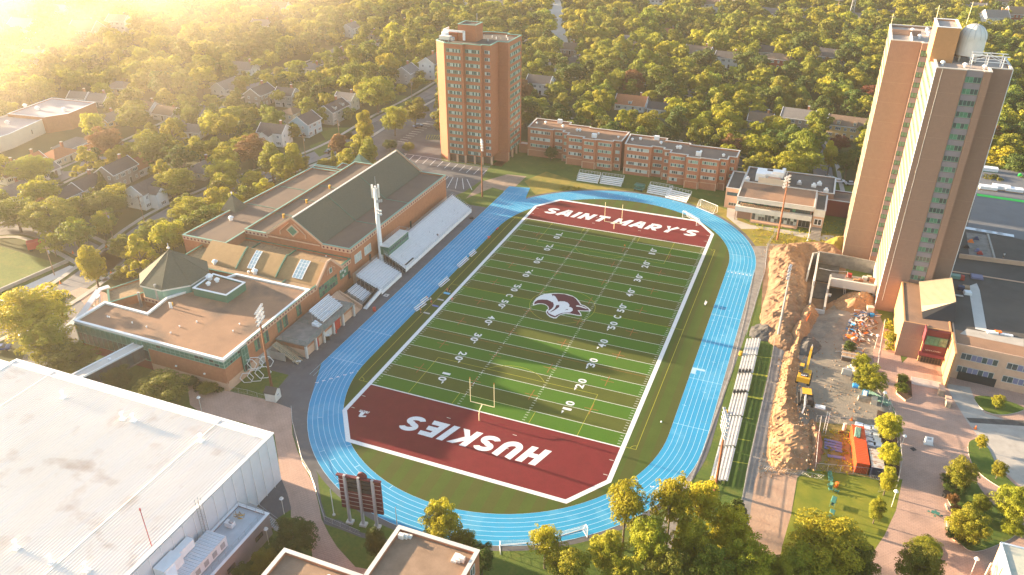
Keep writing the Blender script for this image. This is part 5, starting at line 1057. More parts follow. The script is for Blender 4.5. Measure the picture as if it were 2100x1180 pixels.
# ================= STANDS, MASTS, GOALS =================
def stand(name, label, x0, x1, y0, y1, z0, z1, rows, rail=True, group=None, plank=alum):
    """aluminium bleacher; x0 is the low front, x1 the high back, rows run along y"""
    t = thing(name, label, 'bleacher', group=group); dx = (x1-x0)/rows; dz = (z1-z0)/rows; s = 1 if x1 > x0 else -1; L = y1-y0
    me = MB().box(-.14, 0, -.05, .14, L, .0, plank).mesh('seat_plank'); mf = MB().box(-.26, 0, -.05, .26, L, .0, alum).mesh('foot_board'); mr = MB().box(-.02, 0, 0, .02, L, dz-.05, plank).mesh('riser')
    for i in range(rows):
        x = x0+dx*(i+.5); z = z0+dz*(i+1)
        link(me, 'seat_plank', t, (x+s*.12, y0, z+.42)); link(mf, 'foot_board', t, (x, y0, z)); link(mr, 'riser', t, (x-dx/2, y0, z-dz))
    fr = MB(); n = max(2, int(L/3.5))
    for j in range(n+1):
        y = y0+L*j/n; fr.bar((x0, y, z0*.5), (x1, y, z1-.1), .08, .16, steel)
        for i in range(0, rows+1, 2): fr.bar((x0+dx*i, y, 0), (x0+dx*i, y, z0+dz*i-.1), .08, .08, steel)
    fr.obj('understructure', t)
    if rail:
        r = MB()
        def railrun(a, b, n_):
            a = Vector(a); b = Vector(b); up = Vector((0, 0, 1.05)); r.tube(a+up, b+up, .03, steel, 5); r.tube(a+up*.5, b+up*.5, .02, steel, 4)
            for i in range(n_+1): p = a.lerp(b, i/n_); r.tube(p, p+up, .025, steel, 4)
        railrun((x1, y0, z1), (x1, y1, z1), int(L/1.8)); railrun((x0, y0, z0), (x1, y0, z1), rows//2+1); railrun((x0, y1, z0), (x1, y1, z1), rows//2+1)
        if z0 > .9: railrun((x0, y0, z0), (x0, y1, z0), int(L/1.2)); r.box(min(x0, x0-s*.06), y0, .35, max(x0, x0-s*.06), y1, z0+.25, white)
        r.obj('guard_rail', t)
    return t
g1 = stand('grandstand', 'long aluminium grandstand with many seat rows in front of the sports centre wall', -18.7, -25.6, 51.3, 97.8, 1.2, 5.3, 13)
for y in (54, 63, 72, 81, 90): MB().box(-20.8, y, 1.3, -19.3, y+1.3, 1.36, grey).tube((-20.3, y+.6, 2), (-20.3, y+.6, 3.1), .03, steel, 5).tube((-21.6, y+.6, 2.8), (-21.6, y+.6, 3.8), .03, steel, 5).obj('aisle_rail', g1)
MB().box(-20.4, 52.5, 1.95, -19.1, 57.5, 2.03, dark).obj('dark_seat_section', g1)
g2 = stand('grandstand', 'short aluminium grandstand just south of the white mast, below the gabled glass front', -18.6, -26.4, 37.2, 48.6, 1.2, 4.6, 12)
wk = thing('access_ramp', 'white sided walkway ramp leading down beside the short grandstand', 'ramp'); MB().hexa([(-19.6, 29, .1), (-18.5, 29, .1), (-18.5, 37.1, 1.2), (-19.6, 37.1, 1.2)], [(-19.6, 29, .3), (-18.5, 29, .3), (-18.5, 37.1, 1.5), (-19.6, 37.1, 1.5)], white).obj('deck', wk); MB().bar((-18.4, 29, .9), (-18.4, 37, 2.2), .05, .8, white).bar((-19.7, 29, .9), (-19.7, 37, 2.2), .05, .8, black).obj('side_panel', wk)
g3 = stand('small_bleacher', 'tiny five row bleacher squeezed between the stair and the short grandstand', -21.0, -25.6, 31.0, 35.6, .9, 3.0, 5, rail=False); MB().box(-27.5, 30, 0, -20.2, 36.9, .9, conc_dark).obj('plinth', g3)
pb = thing('press_box', 'green press box with railed roof deck on top of the long grandstand', 'press box', (-25.3, 57.4, 4.6)); MB().box(-1.5, -6, 0, 1.4, 6, 2.7, green).obj('cabin', pb); MB().box(-1.6, -6.1, 2.7, 1.5, 6.1, 2.82, offw).obj('roof_deck', pb)
me = MB().box(1.40, -.38, 1.2, 1.46, .38, 1.95, glass).mesh('window')
for i in range(11): link(me, 'window', pb, (0, -5.3+i*1.06, 0))
r = MB()
for i in range(13): r.tube((-1.5, -6+i, 2.8), (-1.5, -6+i, 3.9), .03, steel, 4); r.tube((1.4, -6+i, 2.8), (1.4, -6+i, 3.9), .03, steel, 4)
for x in (-1.5, 1.4):
    for z in (3.35, 3.9): r.tube((x, -6, z), (x, 6, z), .03, steel, 4)
for y in (-6, 6): r.tube((-1.5, y, 3.9), (1.4, y, 3.9), .03, steel, 4)
r.obj('roof_railing', pb)
# terrace with changing rooms below
te = thing('terrace', 'raised concrete terrace with red doors and white piers facing the track', 'terrace')
MB().box(-28.6, 3.3, 3.45, -19.7, 25.3, 3.75, conc_dark).obj('deck', te); MB().box(-28.6, 3.6, 0, -20.4, 25.2, 2.2, tan).box(-28.6, 3.6, 2.2, -20.4, 25.2, 3.45, brick).obj('wall', te)
me = MB().box(-.25, -.25, 0, .25, .25, 3.45, conc_light).mesh('pier')
for y in (3.5, 7.6, 11.0, 15.5, 19.8, 25.0): link(me, 'pier', te, (-19.95, y, 0))
MB().box(-20.39, 8.0, 0, -20.33, 9.3, 2.3, red).obj('door', te); MB().box(-20.39, 16.0, 0, -20.33, 19.0, 2.9, red).obj('door', te); MB().box(-20.39, 11.4, .2, -20.34, 15.2, 2.1, conc_light).obj('shutter', te)
r = MB()
def rr_(r, pts, z, h=1.1, sp=1.5, m=green):
    for a, b in zip(pts, pts[1:]):
        a = Vector((*a, z)); b = Vector((*b, z)); L = (b-a).length; n = max(1, int(L/sp)); u_ = Vector((0, 0, h)); r.tube(a+u_, b+u_, .035, m, 5); r.tube(a+u_*.5, b+u_*.5, .025, m, 4); r.tube(a+u_*.15, b+u_*.15, .025, m, 4)
        for i in range(n+1): p = a.lerp(b, i/n); r.tube(p, p+u_, .03, m, 4)
rr_(r, [(-26.5, 3.5), (-19.8, 3.5), (-19.8, 25.2)], 3.75); rr_(r, [(-28.4, 12), (-20, 12)], 3.75); r.obj('railing', te)
stA = thing('terrace_stair', 'straight wooden stair climbing to the south end of the terrace', 'stair')
me = MB().box(-.16, -.8, -.06, .16, .8, 0, pale_wood).mesh('step')
for i in range(20): link(me, 'step', stA, (-27.6+i*.36, 1.6-i*.02, 3.6-i*.18))
MB().bar((-27.7, .8, 3.5), (-20.4, .4, .1), .1, .3, pale_wood).bar((-27.7, 2.5, 3.5), (-20.4, 2.2, .1), .1, .3, pale_wood).obj('stringer', stA); r = MB()
for yy_ in (.75, 2.5):
    for i in range(8): x = -27.6+i*1.0; z = 3.6-i*.48; r.tube((x, yy_, z), (x, yy_, z+1), .03, green, 4)
    r.tube((-27.6, yy_, 4.6), (-20.5, yy_, 1.15), .035, green, 5); r.tube((-27.6, yy_, 4.1), (-20.5, yy_, .7), .025, green, 4)
r.obj('railing', stA); MB().box(-28.9, -3.2, 0, -28.4, 3.2, 2.5, concrete).box(-28.4, .3, 0, -24, .5, 2.2, concrete).obj('cheek_wall', stA)
stB = thing('terrace_stair', 'wide stone stair descending from the glass front at the north end of the terrace', 'stair')
me = MB().box(-.2, -1.8, -.5, .2, 1.8, 0, tan).mesh('step')
for i in range(19): link(me, 'step', stB, (-27.4+i*.4, 27.6-i*.04, 3.7-i*.19))
MB().bar((-27.5, 29.6, 2.8), (-20, 28.8, .2), .4, 2.2, tan).bar((-27.5, 25.7, 2.8), (-20, 25.4, .2), .4, 2.2, tan).obj('cheek_wall', stB)
bt = stand('terrace_bleacher', 'five row aluminium bleacher standing on the terrace', -21.6, -25.6, 13.6, 22.6, .3, 2.6, 5, rail=False); bt.location = (0, 0, 3.75)
al_ = thing('portable_steps', 'small aluminium step unit beside the terrace bleacher', 'steps', (-22.6, 12.4, 3.75))
for i in range(5): MB().box(-1+i*.4, -.8, .0, -.65+i*.4, .8, .9-.17*i, alum).obj('step', al_)
# east side long bleachers: six linked sections, mostly 5 benches
names = ['northernmost', 'second from the north', 'third from the north', 'fourth from the north', 'fifth from the north', 'southernmost']
YS = [51.8, 43.5, 35.5, 27.7, 18.2, 7.5, -3.5]
for i in range(6):
    y1, y0 = YS[i]-.25, YS[i+1]+.25; t = thing('field_bleacher', 'white low aluminium bleacher section along the right straight, %s' % names[i], 'bleacher', group='linked bleacher sections along the right straight')
    L = y1-y0; me = MB().box(-.16, 0, -.06, .16, L, 0, offw).mesh('seat_plank'); mf = MB().box(-.22, 0, -.05, .22, L, 0, steel).mesh('foot_board')
    for k in range(5): link(me, 'seat_plank', t, (78.5+k*.66, y0, .5+k*.22)); link(mf, 'foot_board', t, (78.85+k*.66, y0, .25+k*.22))
    fr = MB()
    for j in range(4): y = y0+L*j/3; fr.bar((78.3, y, .3), (81.4, y, 1.25), .07, .12, steel); [fr.bar((78.5+k*.66, y, 0), (78.5+k*.66, y, .4+k*.22), .06, .06, steel) for k in range(5)]
    fr.obj('understructure', t)
me = MB().box(-.5, -.2, 0, .5, .2, .5, yellow)
for i, (a, b, c_) in enumerate(((275, 155, 'yellow block at the north part of the right bleachers'), (170, 575, 'yellow block against the middle of the right bleachers'))):
    x, y = E5(a, b, .5); q_ = MB(); q_.cyl(x, y, 0, .9, .45, yellow, 12).cyl(x, y, .9, 1.0, .3, yellow, 12); tag(q_.obj('barrel'), c_, 'barrel')
for i, (a, b) in enumerate(((262, 285), (240, 436))):
    x, y = E5(a, b, .5); t = thing('folded_seat_rack', ['row of dark folded seats in the upper gap of the right bleachers', 'row of dark folded seats in the lower gap of the right bleachers'][i], 'rack', (80.0, y, 0)); me = MB().box(-.28, -.35, .3, .28, .35, 1.1, dark).mesh('folded_seat'); [link(me, 'folded_seat', t, (-1.3+k*.75, 0, k*.2)) for k in range(4)]
# four small bleachers behind the north bend
for i, (x, y, rz, lab) in enumerate(((9.8, 141.3, 0, 'leftmost of the four small bleachers behind the north bend'), (18.6, 141.6, 0, 'second of the four small bleachers behind the north bend'), (37.0, 138.9, -.10, 'third small bleacher behind the north bend, right of the teal cart'), (44.2, 136.6, -.24, 'rightmost small bleacher behind the north bend, next to a goal'))):
    t = thing('small_bleacher', lab, 'bleacher', (x-.4, y, 0), rz, 'small bleachers behind the north bend')
    me = MB().box(-4.1, -.16, -.06, 4.1, .16, 0, white).mesh('seat_plank'); mf = MB().box(-4.1, -.02, 0, 4.1, .02, .36, alum).mesh('riser')
    for k in range(5): link(me, 'seat_plank', t, (0, -1.9+k*.75, .5+k*.4)); link(mf, 'riser', t, (0, -2.05+k*.75, .1+k*.4))
    r = MB()
    for a, b in (((-4.1, 1.6, 2.1), (4.1, 1.6, 2.1)), ((-4.1, -1.5, .6), (-4.1, 1.6, 2.1)), ((4.1, -1.5, .6), (4.1, 1.6, 2.1))):
        a = Vector(a); b = Vector(b); u_ = Vector((0, 0, 1.0)); r.tube(a+u_, b+u_, .04, alum, 5); r.tube(a+u_*.5, b+u_*.5, .025, alum, 4); n = 7 if a.z == b.z else 2
        for j in range(n+1): p = a.lerp(b, j/n); r.tube(p, p+u_, .03, alum, 4)
    for xx in (-3.9, 0, 3.9): r.bar((xx, -2, .3), (xx, 1.6, 2.2), .08, .12, steel); r.bar((xx, 1.6, 0), (xx, 1.6, 2.2), .08, .08, steel)
    r.obj('frame', t)
# light masts
def mast(label, base, h, rows, cols, pole, wdt, rz, white_p=False):
    t = thing('light_mast', label, 'light mast', (*base, 0)); MB().tube((0, 0, 0), (0, 0, h-1.5), .32, pole, 8, .18).obj('pole', t)
    fr = MB()
    c_, s_ = cos(rz), sin(rz)
    def pt(u, v, z): return (u*c_-v*s_, u*s_+v*c_, z)
    for r in range(rows): fr.bar(pt(-wdt/2, 0, h-r*1.0), pt(wdt/2, 0, h-r*1.0), .1, .1, white)
    fr.obj('crossarm', t)
    me = MB(); me.tube((0, .25, 0), (0, -.15, -.12), .2, steel, 8, .36); me.tube((0, -.15, -.12), (0, -.19, -.13), .36, white, 8); me = me.mesh('floodlight')
    for r in range(rows):
        for k in range(cols): u = -wdt/2+wdt*(k+.5)/cols; link(me, 'floodlight', t, pt(u, -.25, h-r*1.0+.1), rz)
    return t
mast('rust brown light mast with a bright floodlight rack beside the hexagon frames, near left', G(557, 793), 20.8, 4, 6, rust, 4.6, 1.9)
mast('rust brown light mast in front of the tall brick tower', G(989, 404), 20.6, 4, 5, rust, 4.0, 2.1)
mast('rust brown light mast between the dining hall and the far track bend', G(1594, 492), 21.0, 4, 4, rust, 3.6, -2.0)
mast('pale grey light mast standing in the excavated dirt', G(1594, 697), 20.8, 4, 3, steel, 2.2, -1.7)
mast('rust brown light mast rising through the right hand bleachers, nearest the camera', G(1466, 1006), 18.4, 5, 5, rust, 4.6, -1.25)
wm = thing('antenna_mast', 'thick white mast with telephone antennas between the two grandstands', 'mast', (-27.0, 52.0, 0)); MB().tube((0, 0, 0), (0, 0, 25), .75, white, 12, .5).obj('pole', wm)
for i in range(6): a = i*pi/3; MB().bar((1.0*cos(a), 1.0*sin(a), 22.4+(i % 2)*.6), (1.0*cos(a), 1.0*sin(a), 25.4+(i % 2)*.6), .42, .42, white if i % 2 else offw).obj('antenna_panel', wm)
for i in range(3): MB().box(.4+i*.45, -.7+i*.4, 21.0, .8+i*.45, -.3+i*.4, 21.7, grey).obj('radio_unit', wm)
MB().tube((.2, 0, 25), (.2, 0, 28.6), .05, grey, 5).tube((-.8, 0, 23.5), (.8, 0, 23.5), .06, steel, 5).obj('whip_rod', wm)
for z in (19.0, 18.0):
    MB().bar((-.2, -.9, z), (1.9, -.9, z), .1, .1, steel).obj('lamp_arm', wm)
    for k in range(3): MB().tube((.5+k*.65, -.9, z), (.7+k*.65, -1.3, z-.15), .2, white, 8, .34).obj('floodlight', wm)
# scoreboard seen from behind
SBX = ZR(680, 955, 8.43)
s0 = Vector(SBX(325, 985)); s2 = Vector(SBX(790, 1080)); sb_ = thing('scoreboard', 'maroon scoreboard seen from behind on three grey posts', 'scoreboard'); tt = (s2-s0).normalized(); nn = Vector((tt.y, -tt.x)); rz = atan2(tt.y, tt.x); cL = (s2-s0).length
for k in range(3): p_ = s0+(s2-s0)*k/2; MB().bar((*p_, 0), (*p_, 11.6), .45, .45, grey).obj('post', sb_); MB().obox(tuple(p_), rz, 1.3, 1.1, 0, .45, conc_light).obj('footing', sb_)
ctr = s0+(s2-s0)/2-nn*.45; wB = cL+2.8
for k in range(8):
    z0 = 3.3+k*.98; MB().obox(tuple(ctr), rz, wB-.06*(k % 2), .35, z0, z0+.92, maroon).obj('board_panel', sb_); 
    MB().obox(tuple(ctr+nn*.2), rz, wB-.1, .06, z0+.92, z0+.98, conc_light).obj('rail', sb_)
MB().obox(tuple(ctr+nn*.3), rz, wB+.4, .6, 11.2, 11.45, maroon).obj('cap', sb_)
for k in range(3):
    for j in (-1, 1):
        c_ = ctr+nn*.3+tt*(j*cL*.25); MB().obox(tuple(c_), rz, cL*.36, .3, 8.0+k*1.05, 8.75+k*1.05, dark).obj('cabinet', sb_)
mb = MB(); p_ = ctr+tt*.6; mb.tube((*(p_+nn*.2), 11.6), (*(p_-nn*.2), 11.6), .9, maroon, 20); mb.obj('round_crest', sb_)
# goalposts
def goalpost(label, x, y, s):
    t = thing('goalpost', label, 'goalpost', (x, y, .04)); MB().tube((0, -s*1.9, 0), (0, -s*1.9, 1.6), .11, gold, 10).tube((0, -s*1.9, 1.6), (0, -s*1.5, 2.6), .11, gold, 10).tube((0, -s*1.5, 2.6), (0, 0, 3.05), .11, gold, 10).obj('gooseneck', t); MB().tube((-2.85, 0, 3.05), (2.85, 0, 3.05), .09, gold, 8).obj('crossbar', t)
    for k in (-1, 1): MB().tube((k*2.82, 0, 3.05), (k*2.82, 0, 9.1+(.6 if s < 0 else 0)), .07, gold, 8).obj('upright', t); MB().box(k*2.82-.04, -.04, 9.1, k*2.82+.04, .04, 9.5, hiviz).obj('wind_ribbon', t)
goalpost('cream goalpost at the near goal line by the HUSKIES lettering', 28.6, -1.0, 1); x_, y_ = FC-.2, FL+.9; goalpost("cream goalpost at the far goal line by the SAINT MARY'S lettering", x_, y_, -1)
def soccer_goal(label, p, rz, hgt=2.4, wd=7.3, netm=cloth_w, lie=False):
    t = thing('soccer_goal', label, 'soccer goal', (*p, .05), rz); MB().tube((-wd/2, 0, 0), (-wd/2, 0, hgt), .07, white, 6).tube((wd/2, 0, 0), (wd/2, 0, hgt), .07, white, 6).tube((-wd/2, 0, hgt), (wd/2, 0, hgt), .07, white, 6).obj('goal_frame', t)
    b = MB()
    for k in (-1, 1): x = k*wd/2; b.tube((x, 0, 0), (x, 2.0, 0), .05, white, 5).tube((x, 2, 0), (x, .9, hgt), .05, white, 5).tube((x, .9, hgt), (x, 0, hgt), .05, white, 5)
    b.tube((-wd/2, 2, 0), (wd/2, 2, 0), .05, white, 5); b.obj('back_frame', t); n = MB()
    for i in range(25): x = -wd/2+wd*i/24; n.tube((x, 2, 0), (x, .9, hgt), .014, netm, 3)
    for j in range(9): f_ = j/8; n.tube((-wd/2, 2-1.1*f_, hgt*f_), (wd/2, 2-1.1*f_, hgt*f_), .014, netm, 3); n.tube((-wd/2, 0, hgt*f_), (-wd/2, 2-1.1*f_, hgt*f_), .014, netm, 3); n.tube((wd/2, 0, hgt*f_), (wd/2, 2-1.1*f_, hgt*f_), .014, netm, 3)
    n.obj('net', t); return t
K10 = ZR(1360, 380, 11.8)
a, b = Vector(K10(460, 785)), Vector(K10(800, 985)); soccer_goal('white soccer goal standing across the far right end zone corner', tuple((a+b)/2), atan2((b-a).y, (b-a).x))
a, b = Vector(K10(900, 500)), Vector(K10(1305, 665)); soccer_goal('soccer goal with cream net on the grass beyond the far right bend', tuple((a+b)/2), atan2((b-a).y, (b-a).x)+pi)
for a, b, lab in (((1026, 1138), (1111, 1131), 'left of the two white goals set end to end below the near track bend'), ((1118, 1128), (1214, 1100), 'right of the two white goals set end to end below the near track bend')):
    a = Vector(G(*a)); b = Vector(G(*b)); soccer_goal(lab, tuple((a+b)/2), atan2((b-a).y, (b-a).x))
# team benches along the left touchline
for i, (a, b, lab) in enumerate((((843, 637), (864, 622), 'nearest team bench by the left touchline'), ((856, 622), (870, 612), 'short team bench right behind the nearest one'), ((893, 588), (912, 572), 'team bench half way along the left touchline'), ((932, 548), (952, 530), 'long team bench further up the left touchline'), ((956, 526), (968, 516), 'farthest team bench near the top of the left touchline'))):
    a = Vector(G(*a)); b = Vector(G(*b)); L = (b-a).length; t = thing('team_bench', lab, 'bench', (*((a+b)/2+Vector((1.2, 0))), .04), atan2((b-a).y, (b-a).x), 'team benches along the left touchline')
    MB().box(-L/2, -.18, .42, L/2, .18, .48, alum).obj('seat', t); MB().box(-L/2, .3, .7, L/2, .36, .98, white).obj('backrest', t); MB().box(-L/2, -.55, .10, L/2, -.25, .15, alum).obj('foot_board', t)
    for k in (-1, 1): MB().bar((k*(L/2-.3), -.5, 0), (k*(L/2-.3), .33, .7), .06, .08, steel).bar((k*(L/2-.3), -.4, 0), (k*(L/2-.3), .45, 0.05), .08, .08, steel).obj('leg', t)
for a, b, lab in ((835, 1, ''),): pass
t = thing('track_bench', 'small white bench on the inside of the right straight', 'bench', (*G(1447, 625), .04), 1.5); MB().box(-.9, -.2, .4, .9, .2, .46, white).obj('seat', t); MB().box(-.9, .2, .6, .9, .25, .9, white).obj('backrest', t); [MB().box(k*.7-.05, -.2, 0, k*.7+.05, .2, .4, steel).obj('leg', t) for k in (-1, 1)]
t = thing('low_bench', 'low white bench at the bottom of the terrace stair', 'bench', (*G(609, 744), 0), .45); MB().box(-1, -.2, .4, 1, .2, .46, white).obj('seat', t); MB().box(-1, .3, .25, 1, .5, .3, white).obj('foot_board', t); [MB().box(k*.8-.05, -.2, 0, k*.8+.05, .5, .4, steel).obj('leg', t) for k in (-1, 1)]
# teal cart behind the north bend
t = thing('utility_cart', 'teal roofed utility cart parked on the grass behind the north bend', 'cart', (*G(1311, 390), 0), -.1); MB().box(-1.7, -1.4, .5, 1.7, 1.4, .8, tealm).obj('bed', t); MB().box(-1.7, .6, .8, 1.7, 1.4, 2.2, tealm).box(-1.7, -1.4, 2.1, 1.7, 1.4, 2.2, tealm).obj('canopy', t)
for i, j in ((-1, -1), (1, -1), (-1, 1), (1, 1)): MB().tube((i*1.2-.12, j*1.2, .4), (i*1.2+.12, j*1.2, .4), .4, black, 12).obj('wheel', t); MB().box(i*1.6-.05, j*1.3-.05, .8, i*1.6+.05, j*1.3+.05, 2.1, tealm).obj('post', t)
# hexagon climbing frames
t = thing('hexagon_frame', 'cluster of white hexagonal tube frames by the near left light mast', 'frame'); U5 = ZR(140, 620, 4.375)
def hexa_fr(cx, cy, r, z, tilt):
    m_ = MB(); P = [(cx+r*cos(pi/3*i)*.9, cy+r*cos(pi/3*i)*.5, z+r*sin(pi/3*i)) for i in range(6)]
    for i in range(6): m_.tube(P[i], P[(i+1) % 6], .08, white, 6)
    m_.obj('hexagon', t)
for a, b, r_, z in ((1610, 700, 1.5, 1.3), (1690, 690, 1.8, 1.6), (1700, 640, 1.8, 3.6), (1760, 680, 1.8, 2.2), (1800, 640, 1.6, 4.0), (1650, 640, 1.5, 3.2)): x, y = U5(a, b+20); hexa_fr(x, y, r_, z, 0)
sh = thing('ticket_hut', 'small white sided hut with dark gable roof by the brick walk', 'hut', (*G(561, 818), 0), .1); MB().box(-1.3, -1.2, 0, 1.3, 1.2, 2.3, offw).obj('wall', sh); MB().face([(-1.5, -1.4, 2.2), (1.5, -1.4, 2.2), (1.5, 0, 3.3), (-1.5, 0, 3.3)], roof_d).face([(1.5, 1.4, 2.2), (-1.5, 1.4, 2.2), (-1.5, 0, 3.3), (1.5, 0, 3.3)], roof_d).obj('roof', sh); MB().face([(1.3, -1.2, 2.3), (1.3, 1.2, 2.3), (1.3, 0, 3.2)], offw).face([(-1.3, 1.2, 2.3), (-1.3, -1.2, 2.3), (-1.3, 0, 3.2)], offw).obj('gable', sh); link(window_mesh(.7, .7, 2, dark, white), 'window', sh, (1.31, 0, 1.2), pi/2)

# fences of posts, rails and wire
def fence(label, pts, h=1.2, sp=2.4, m=steel, cat='fence', name='chain_link_fence', wires=True):
    t = thing(name, label, cat); pm = MB().tube((0, 0, 0), (0, 0, h), .035, m, 5).mesh('post'); ra = MB(); wi = MB()
    for a, b in zip(pts, pts[1:]):
        a = Vector(a); b = Vector(b); L = (b-a).length; n = max(1, round(L/sp))
        for i in range(n): p = a.lerp(b, i/n); link(pm, 'post', t, (p.x, p.y, 0))
        ra.tube((*a, h), (*b, h), .03, m, 5); ra.tube((*a, .08), (*b, .08), .02, m, 4)
        if wires:
            k = int(L/.45)
            for i in range(k):
                p = a.lerp(b, i/k); q = a.lerp(b, min(1, (i+1.6)/k)); wi.tube((*p, .1), (*q, h), .006, m, 3); wi.tube((*q, .1), (*p, h), .006, m, 3)
    ra.obj('rail', t)
    if wires: tag(wi.obj('wire_mesh', t), kind='stuff')
    return t
fence('chain link fence between the track and the curving brick walk', [C3(*p) for p in [(1765, 180), (1770, 260), (1800, 380), (1830, 500), (1880, 580), (1915, 680), (1945, 790), (1965, 850), (2060, 890), (2180, 940)]])
fence('chain link fence closing the lawn by the ticket hut', [C3(1390, 65), C3(1500, 85), C3(1615, 120)])
fence('low fence along the outside of the right straight', [G(*p) for p in [(1545, 560), (1530, 640), (1500, 760), (1440, 930), (1400, 1030)]], 1.0, wires=False)
fence('tall fence dividing the gate path from the excavated dirt', [G(*p) for p in [(1590, 482), (1572, 510), (1568, 560), (1550, 620), (1530, 690)]], 1.8)
fence('fence on the far side of the practice turf strip', [E5(*p) for p in [(515, 60), (470, 340), (405, 620), (345, 880), (285, 1180), (250, 1380)]], 1.2)
fence('site fence along the top of the storage yard', [D5(*p) for p in [(805, 255), (880, 262), (1010, 272)]], 1.9); fence('site fence along the left of the storage yard', [D5(*p) for p in [(830, 260), (812, 380), (798, 540)]], 1.9, m=conc_light); fence('site fence along the near side of the storage yard', [D5(*p) for p in [(798, 545), (950, 560), (1110, 575), (1200, 605)]], 1.9)
fence('timber topped hoarding between the dirt yard and the plaza', [G(*p) for p in [(1812, 668), (1800, 740), (1793, 790), (1820, 830), (1838, 880), (1846, 960), (1838, 1000), (1800, 1010)]], 2.0, m=conc_light)
fence('wire fence across the lower dirt lane', [G(*p) for p in [(1565, 965), (1640, 975), (1690, 985)]], 1.2)
# small floodlit lamps: plaza lamps
lp = thing('plaza_lamp', 'white mushroom plaza lamp by the paved steps, nearest the maroon entrance', 'lamp', (*G(1793, 716), 0)); MB().tube((0, 0, 0), (0, 0, 3.9), .06, offw, 6).obj('post', lp); MB().cyl(0, 0, 3.9, 4.15, .42, white, 12, .3).dome(0, 0, 4.15, .3, offw, 12, 3, .5).obj('lamp_head', lp)
for (a, b), lab in (((1807, 835), 'white mushroom plaza lamp beside the blue portable toilet'), ((1846, 925), 'white mushroom plaza lamp right of the orange container yard'), ((1828, 1040), 'white mushroom plaza lamp with a red sign at the lawn edge'), ((414, 845), 'white mushroom lamp between the arena and the ticket hut'), ((583, 1055), 'white mushroom lamp by the escape stair at the curve of the walk'), ((552, 1118), 'white mushroom lamp half hidden by the tree beside the plant annex'), ((1990, 1180), 'white mushroom lamp by the bottom right pavilion'), ((1748, 1168), 'white mushroom lamp at the very bottom of the lawn')): dup(lp, G(a, b), label=lab)
for (a, b), lab in (((2118, 0), ''),): pass
# flag and lamp posts
for (bx, by), h, lab in (((685, 1057), 6.5, 'white flagpole on the grass left of the scoreboard'), ((815, 1085), 5.5, 'white pole right of the scoreboard behind the brick roof'), ((120, 648), 5.5, 'white street lamp on the drop off island'), ((1764, 470), 5.5, 'pale pole on the dry verge near the foot of the tall tower'), ((1656, 494), 6, 'slim cream pole at the corner of the dining hall')):
    t = thing('pole', lab, 'pole', (*G(bx, by), 0)); MB().tube((0, 0, 0), (0, 0, h), .09, white, 6, .06).obj('shaft', t); MB().cyl(0, 0, 0, .25, .3, conc_light, 10).obj('base', t)
# utility poles with cables
UP = [((112, 565), (92, 512), 'leaning wooden utility pole on the sports lawn edge, left side'), ((232, 490), (226, 460), 'short wooden utility pole amid the street trees left of the pyramid roof'), ((296, 455), (290, 426), 'wooden utility pole beside the dark roofed houses, left'), ((462, 392), (452, 360), 'wooden utility pole poking from the trees behind the gravel roof'), ((627, 325), (620, 280), 'wooden utility pole in front of the pale blue house'), ((697, 292), (690, 248), 'wooden utility pole at the driveway crossing by the pale blue house'), ((845, 205), (846, 186), 'wooden utility pole left of the brick tower'), ((1676, 130), (1694, 110), 'wooden utility pole right of the red house, far right'), ((1668, 275), (1664, 258), 'wooden utility pole by the cream house in the dark trees')]
ends = []
for (b_, t_, lab) in UP:
    x, y = G(*b_); t = thing('utility_pole', lab, 'utility pole', (x, y, 0)); h = 9.5; MB().tube((0, 0, 0), (0, 0, h), .16, wood, 7, .11).obj('pole', t); MB().bar((-.9, -.5, h-.7), (.9, .5, h-.7), .12, .14, wood).obj('crossarm', t); MB().cyl(.3, .2, h-2.4, h-1.5, .22, grey, 8).obj('transformer', t); ends.append(Vector((x, y, h-.6)))
cab = MB()
for a, b in zip(ends[:6], ends[1:6]):
    for o_ in (-.7, 0, .7):
        P = [a.lerp(b, i/8)+Vector((o_, o_*.5, -4*1.2*(i/8)*(1-i/8))) for i in range(9)]
        for p, q_ in zip(P, P[1:]): cab.tube(p, q_, .03, black, 3)
tag(cab.obj('overhead_cables'), 'overhead power cables strung between the wooden poles along the left street', 'cable')
for (px, py, h, lab) in ((1742, 52, 24, 'steel lattice pylon among the distant trees at the top right'), (1712, 50, 17, 'tall wooden power pole left of the distant lattice pylon'), (1415, 12, 16, 'pale pole by the distant road at the top edge'), (1223, 16, 14, 'thin pole left of the distant road at the top edge')):
    x, y = G(px, py); t = thing('pylon' if h > 20 else 'power_pole', lab, 'pylon' if h > 20 else 'utility pole', (x, y, 0))
    if h > 20:
        mb = MB()
        for i, j in ((-1, -1), (1, -1), (1, 1), (-1, 1)): mb.tube((i*1.8, j*1.8, 0), (i*.4, j*.4, h), .16, grey, 4)
        for k in range(10):
            f0, f1_ = k/10, (k+1)/10; w0, w1 = 1.8-1.4*f0, 1.8-1.4*f1_
            for s in (-1, 1): mb.tube((-w0, s*w0, h*f0), (w1, s*w1, h*f1_), .09, grey, 4); mb.tube((w0, s*w0, h*f0), (-w1, s*w1, h*f1_), .09, grey, 4)
        mb.obj('lattice', t)
    else: MB().tube((0, 0, 0), (0, 0, h), .28, wood, 6, .2).obj('pole', t)
    MB().bar((-2.6, 0, h-1.5), (2.6, 0, h-1.5), .25, .25, grey).bar((-2.2, 0, h-4), (2.2, 0, h-4), .2, .2, grey).obj('crossarm', t)

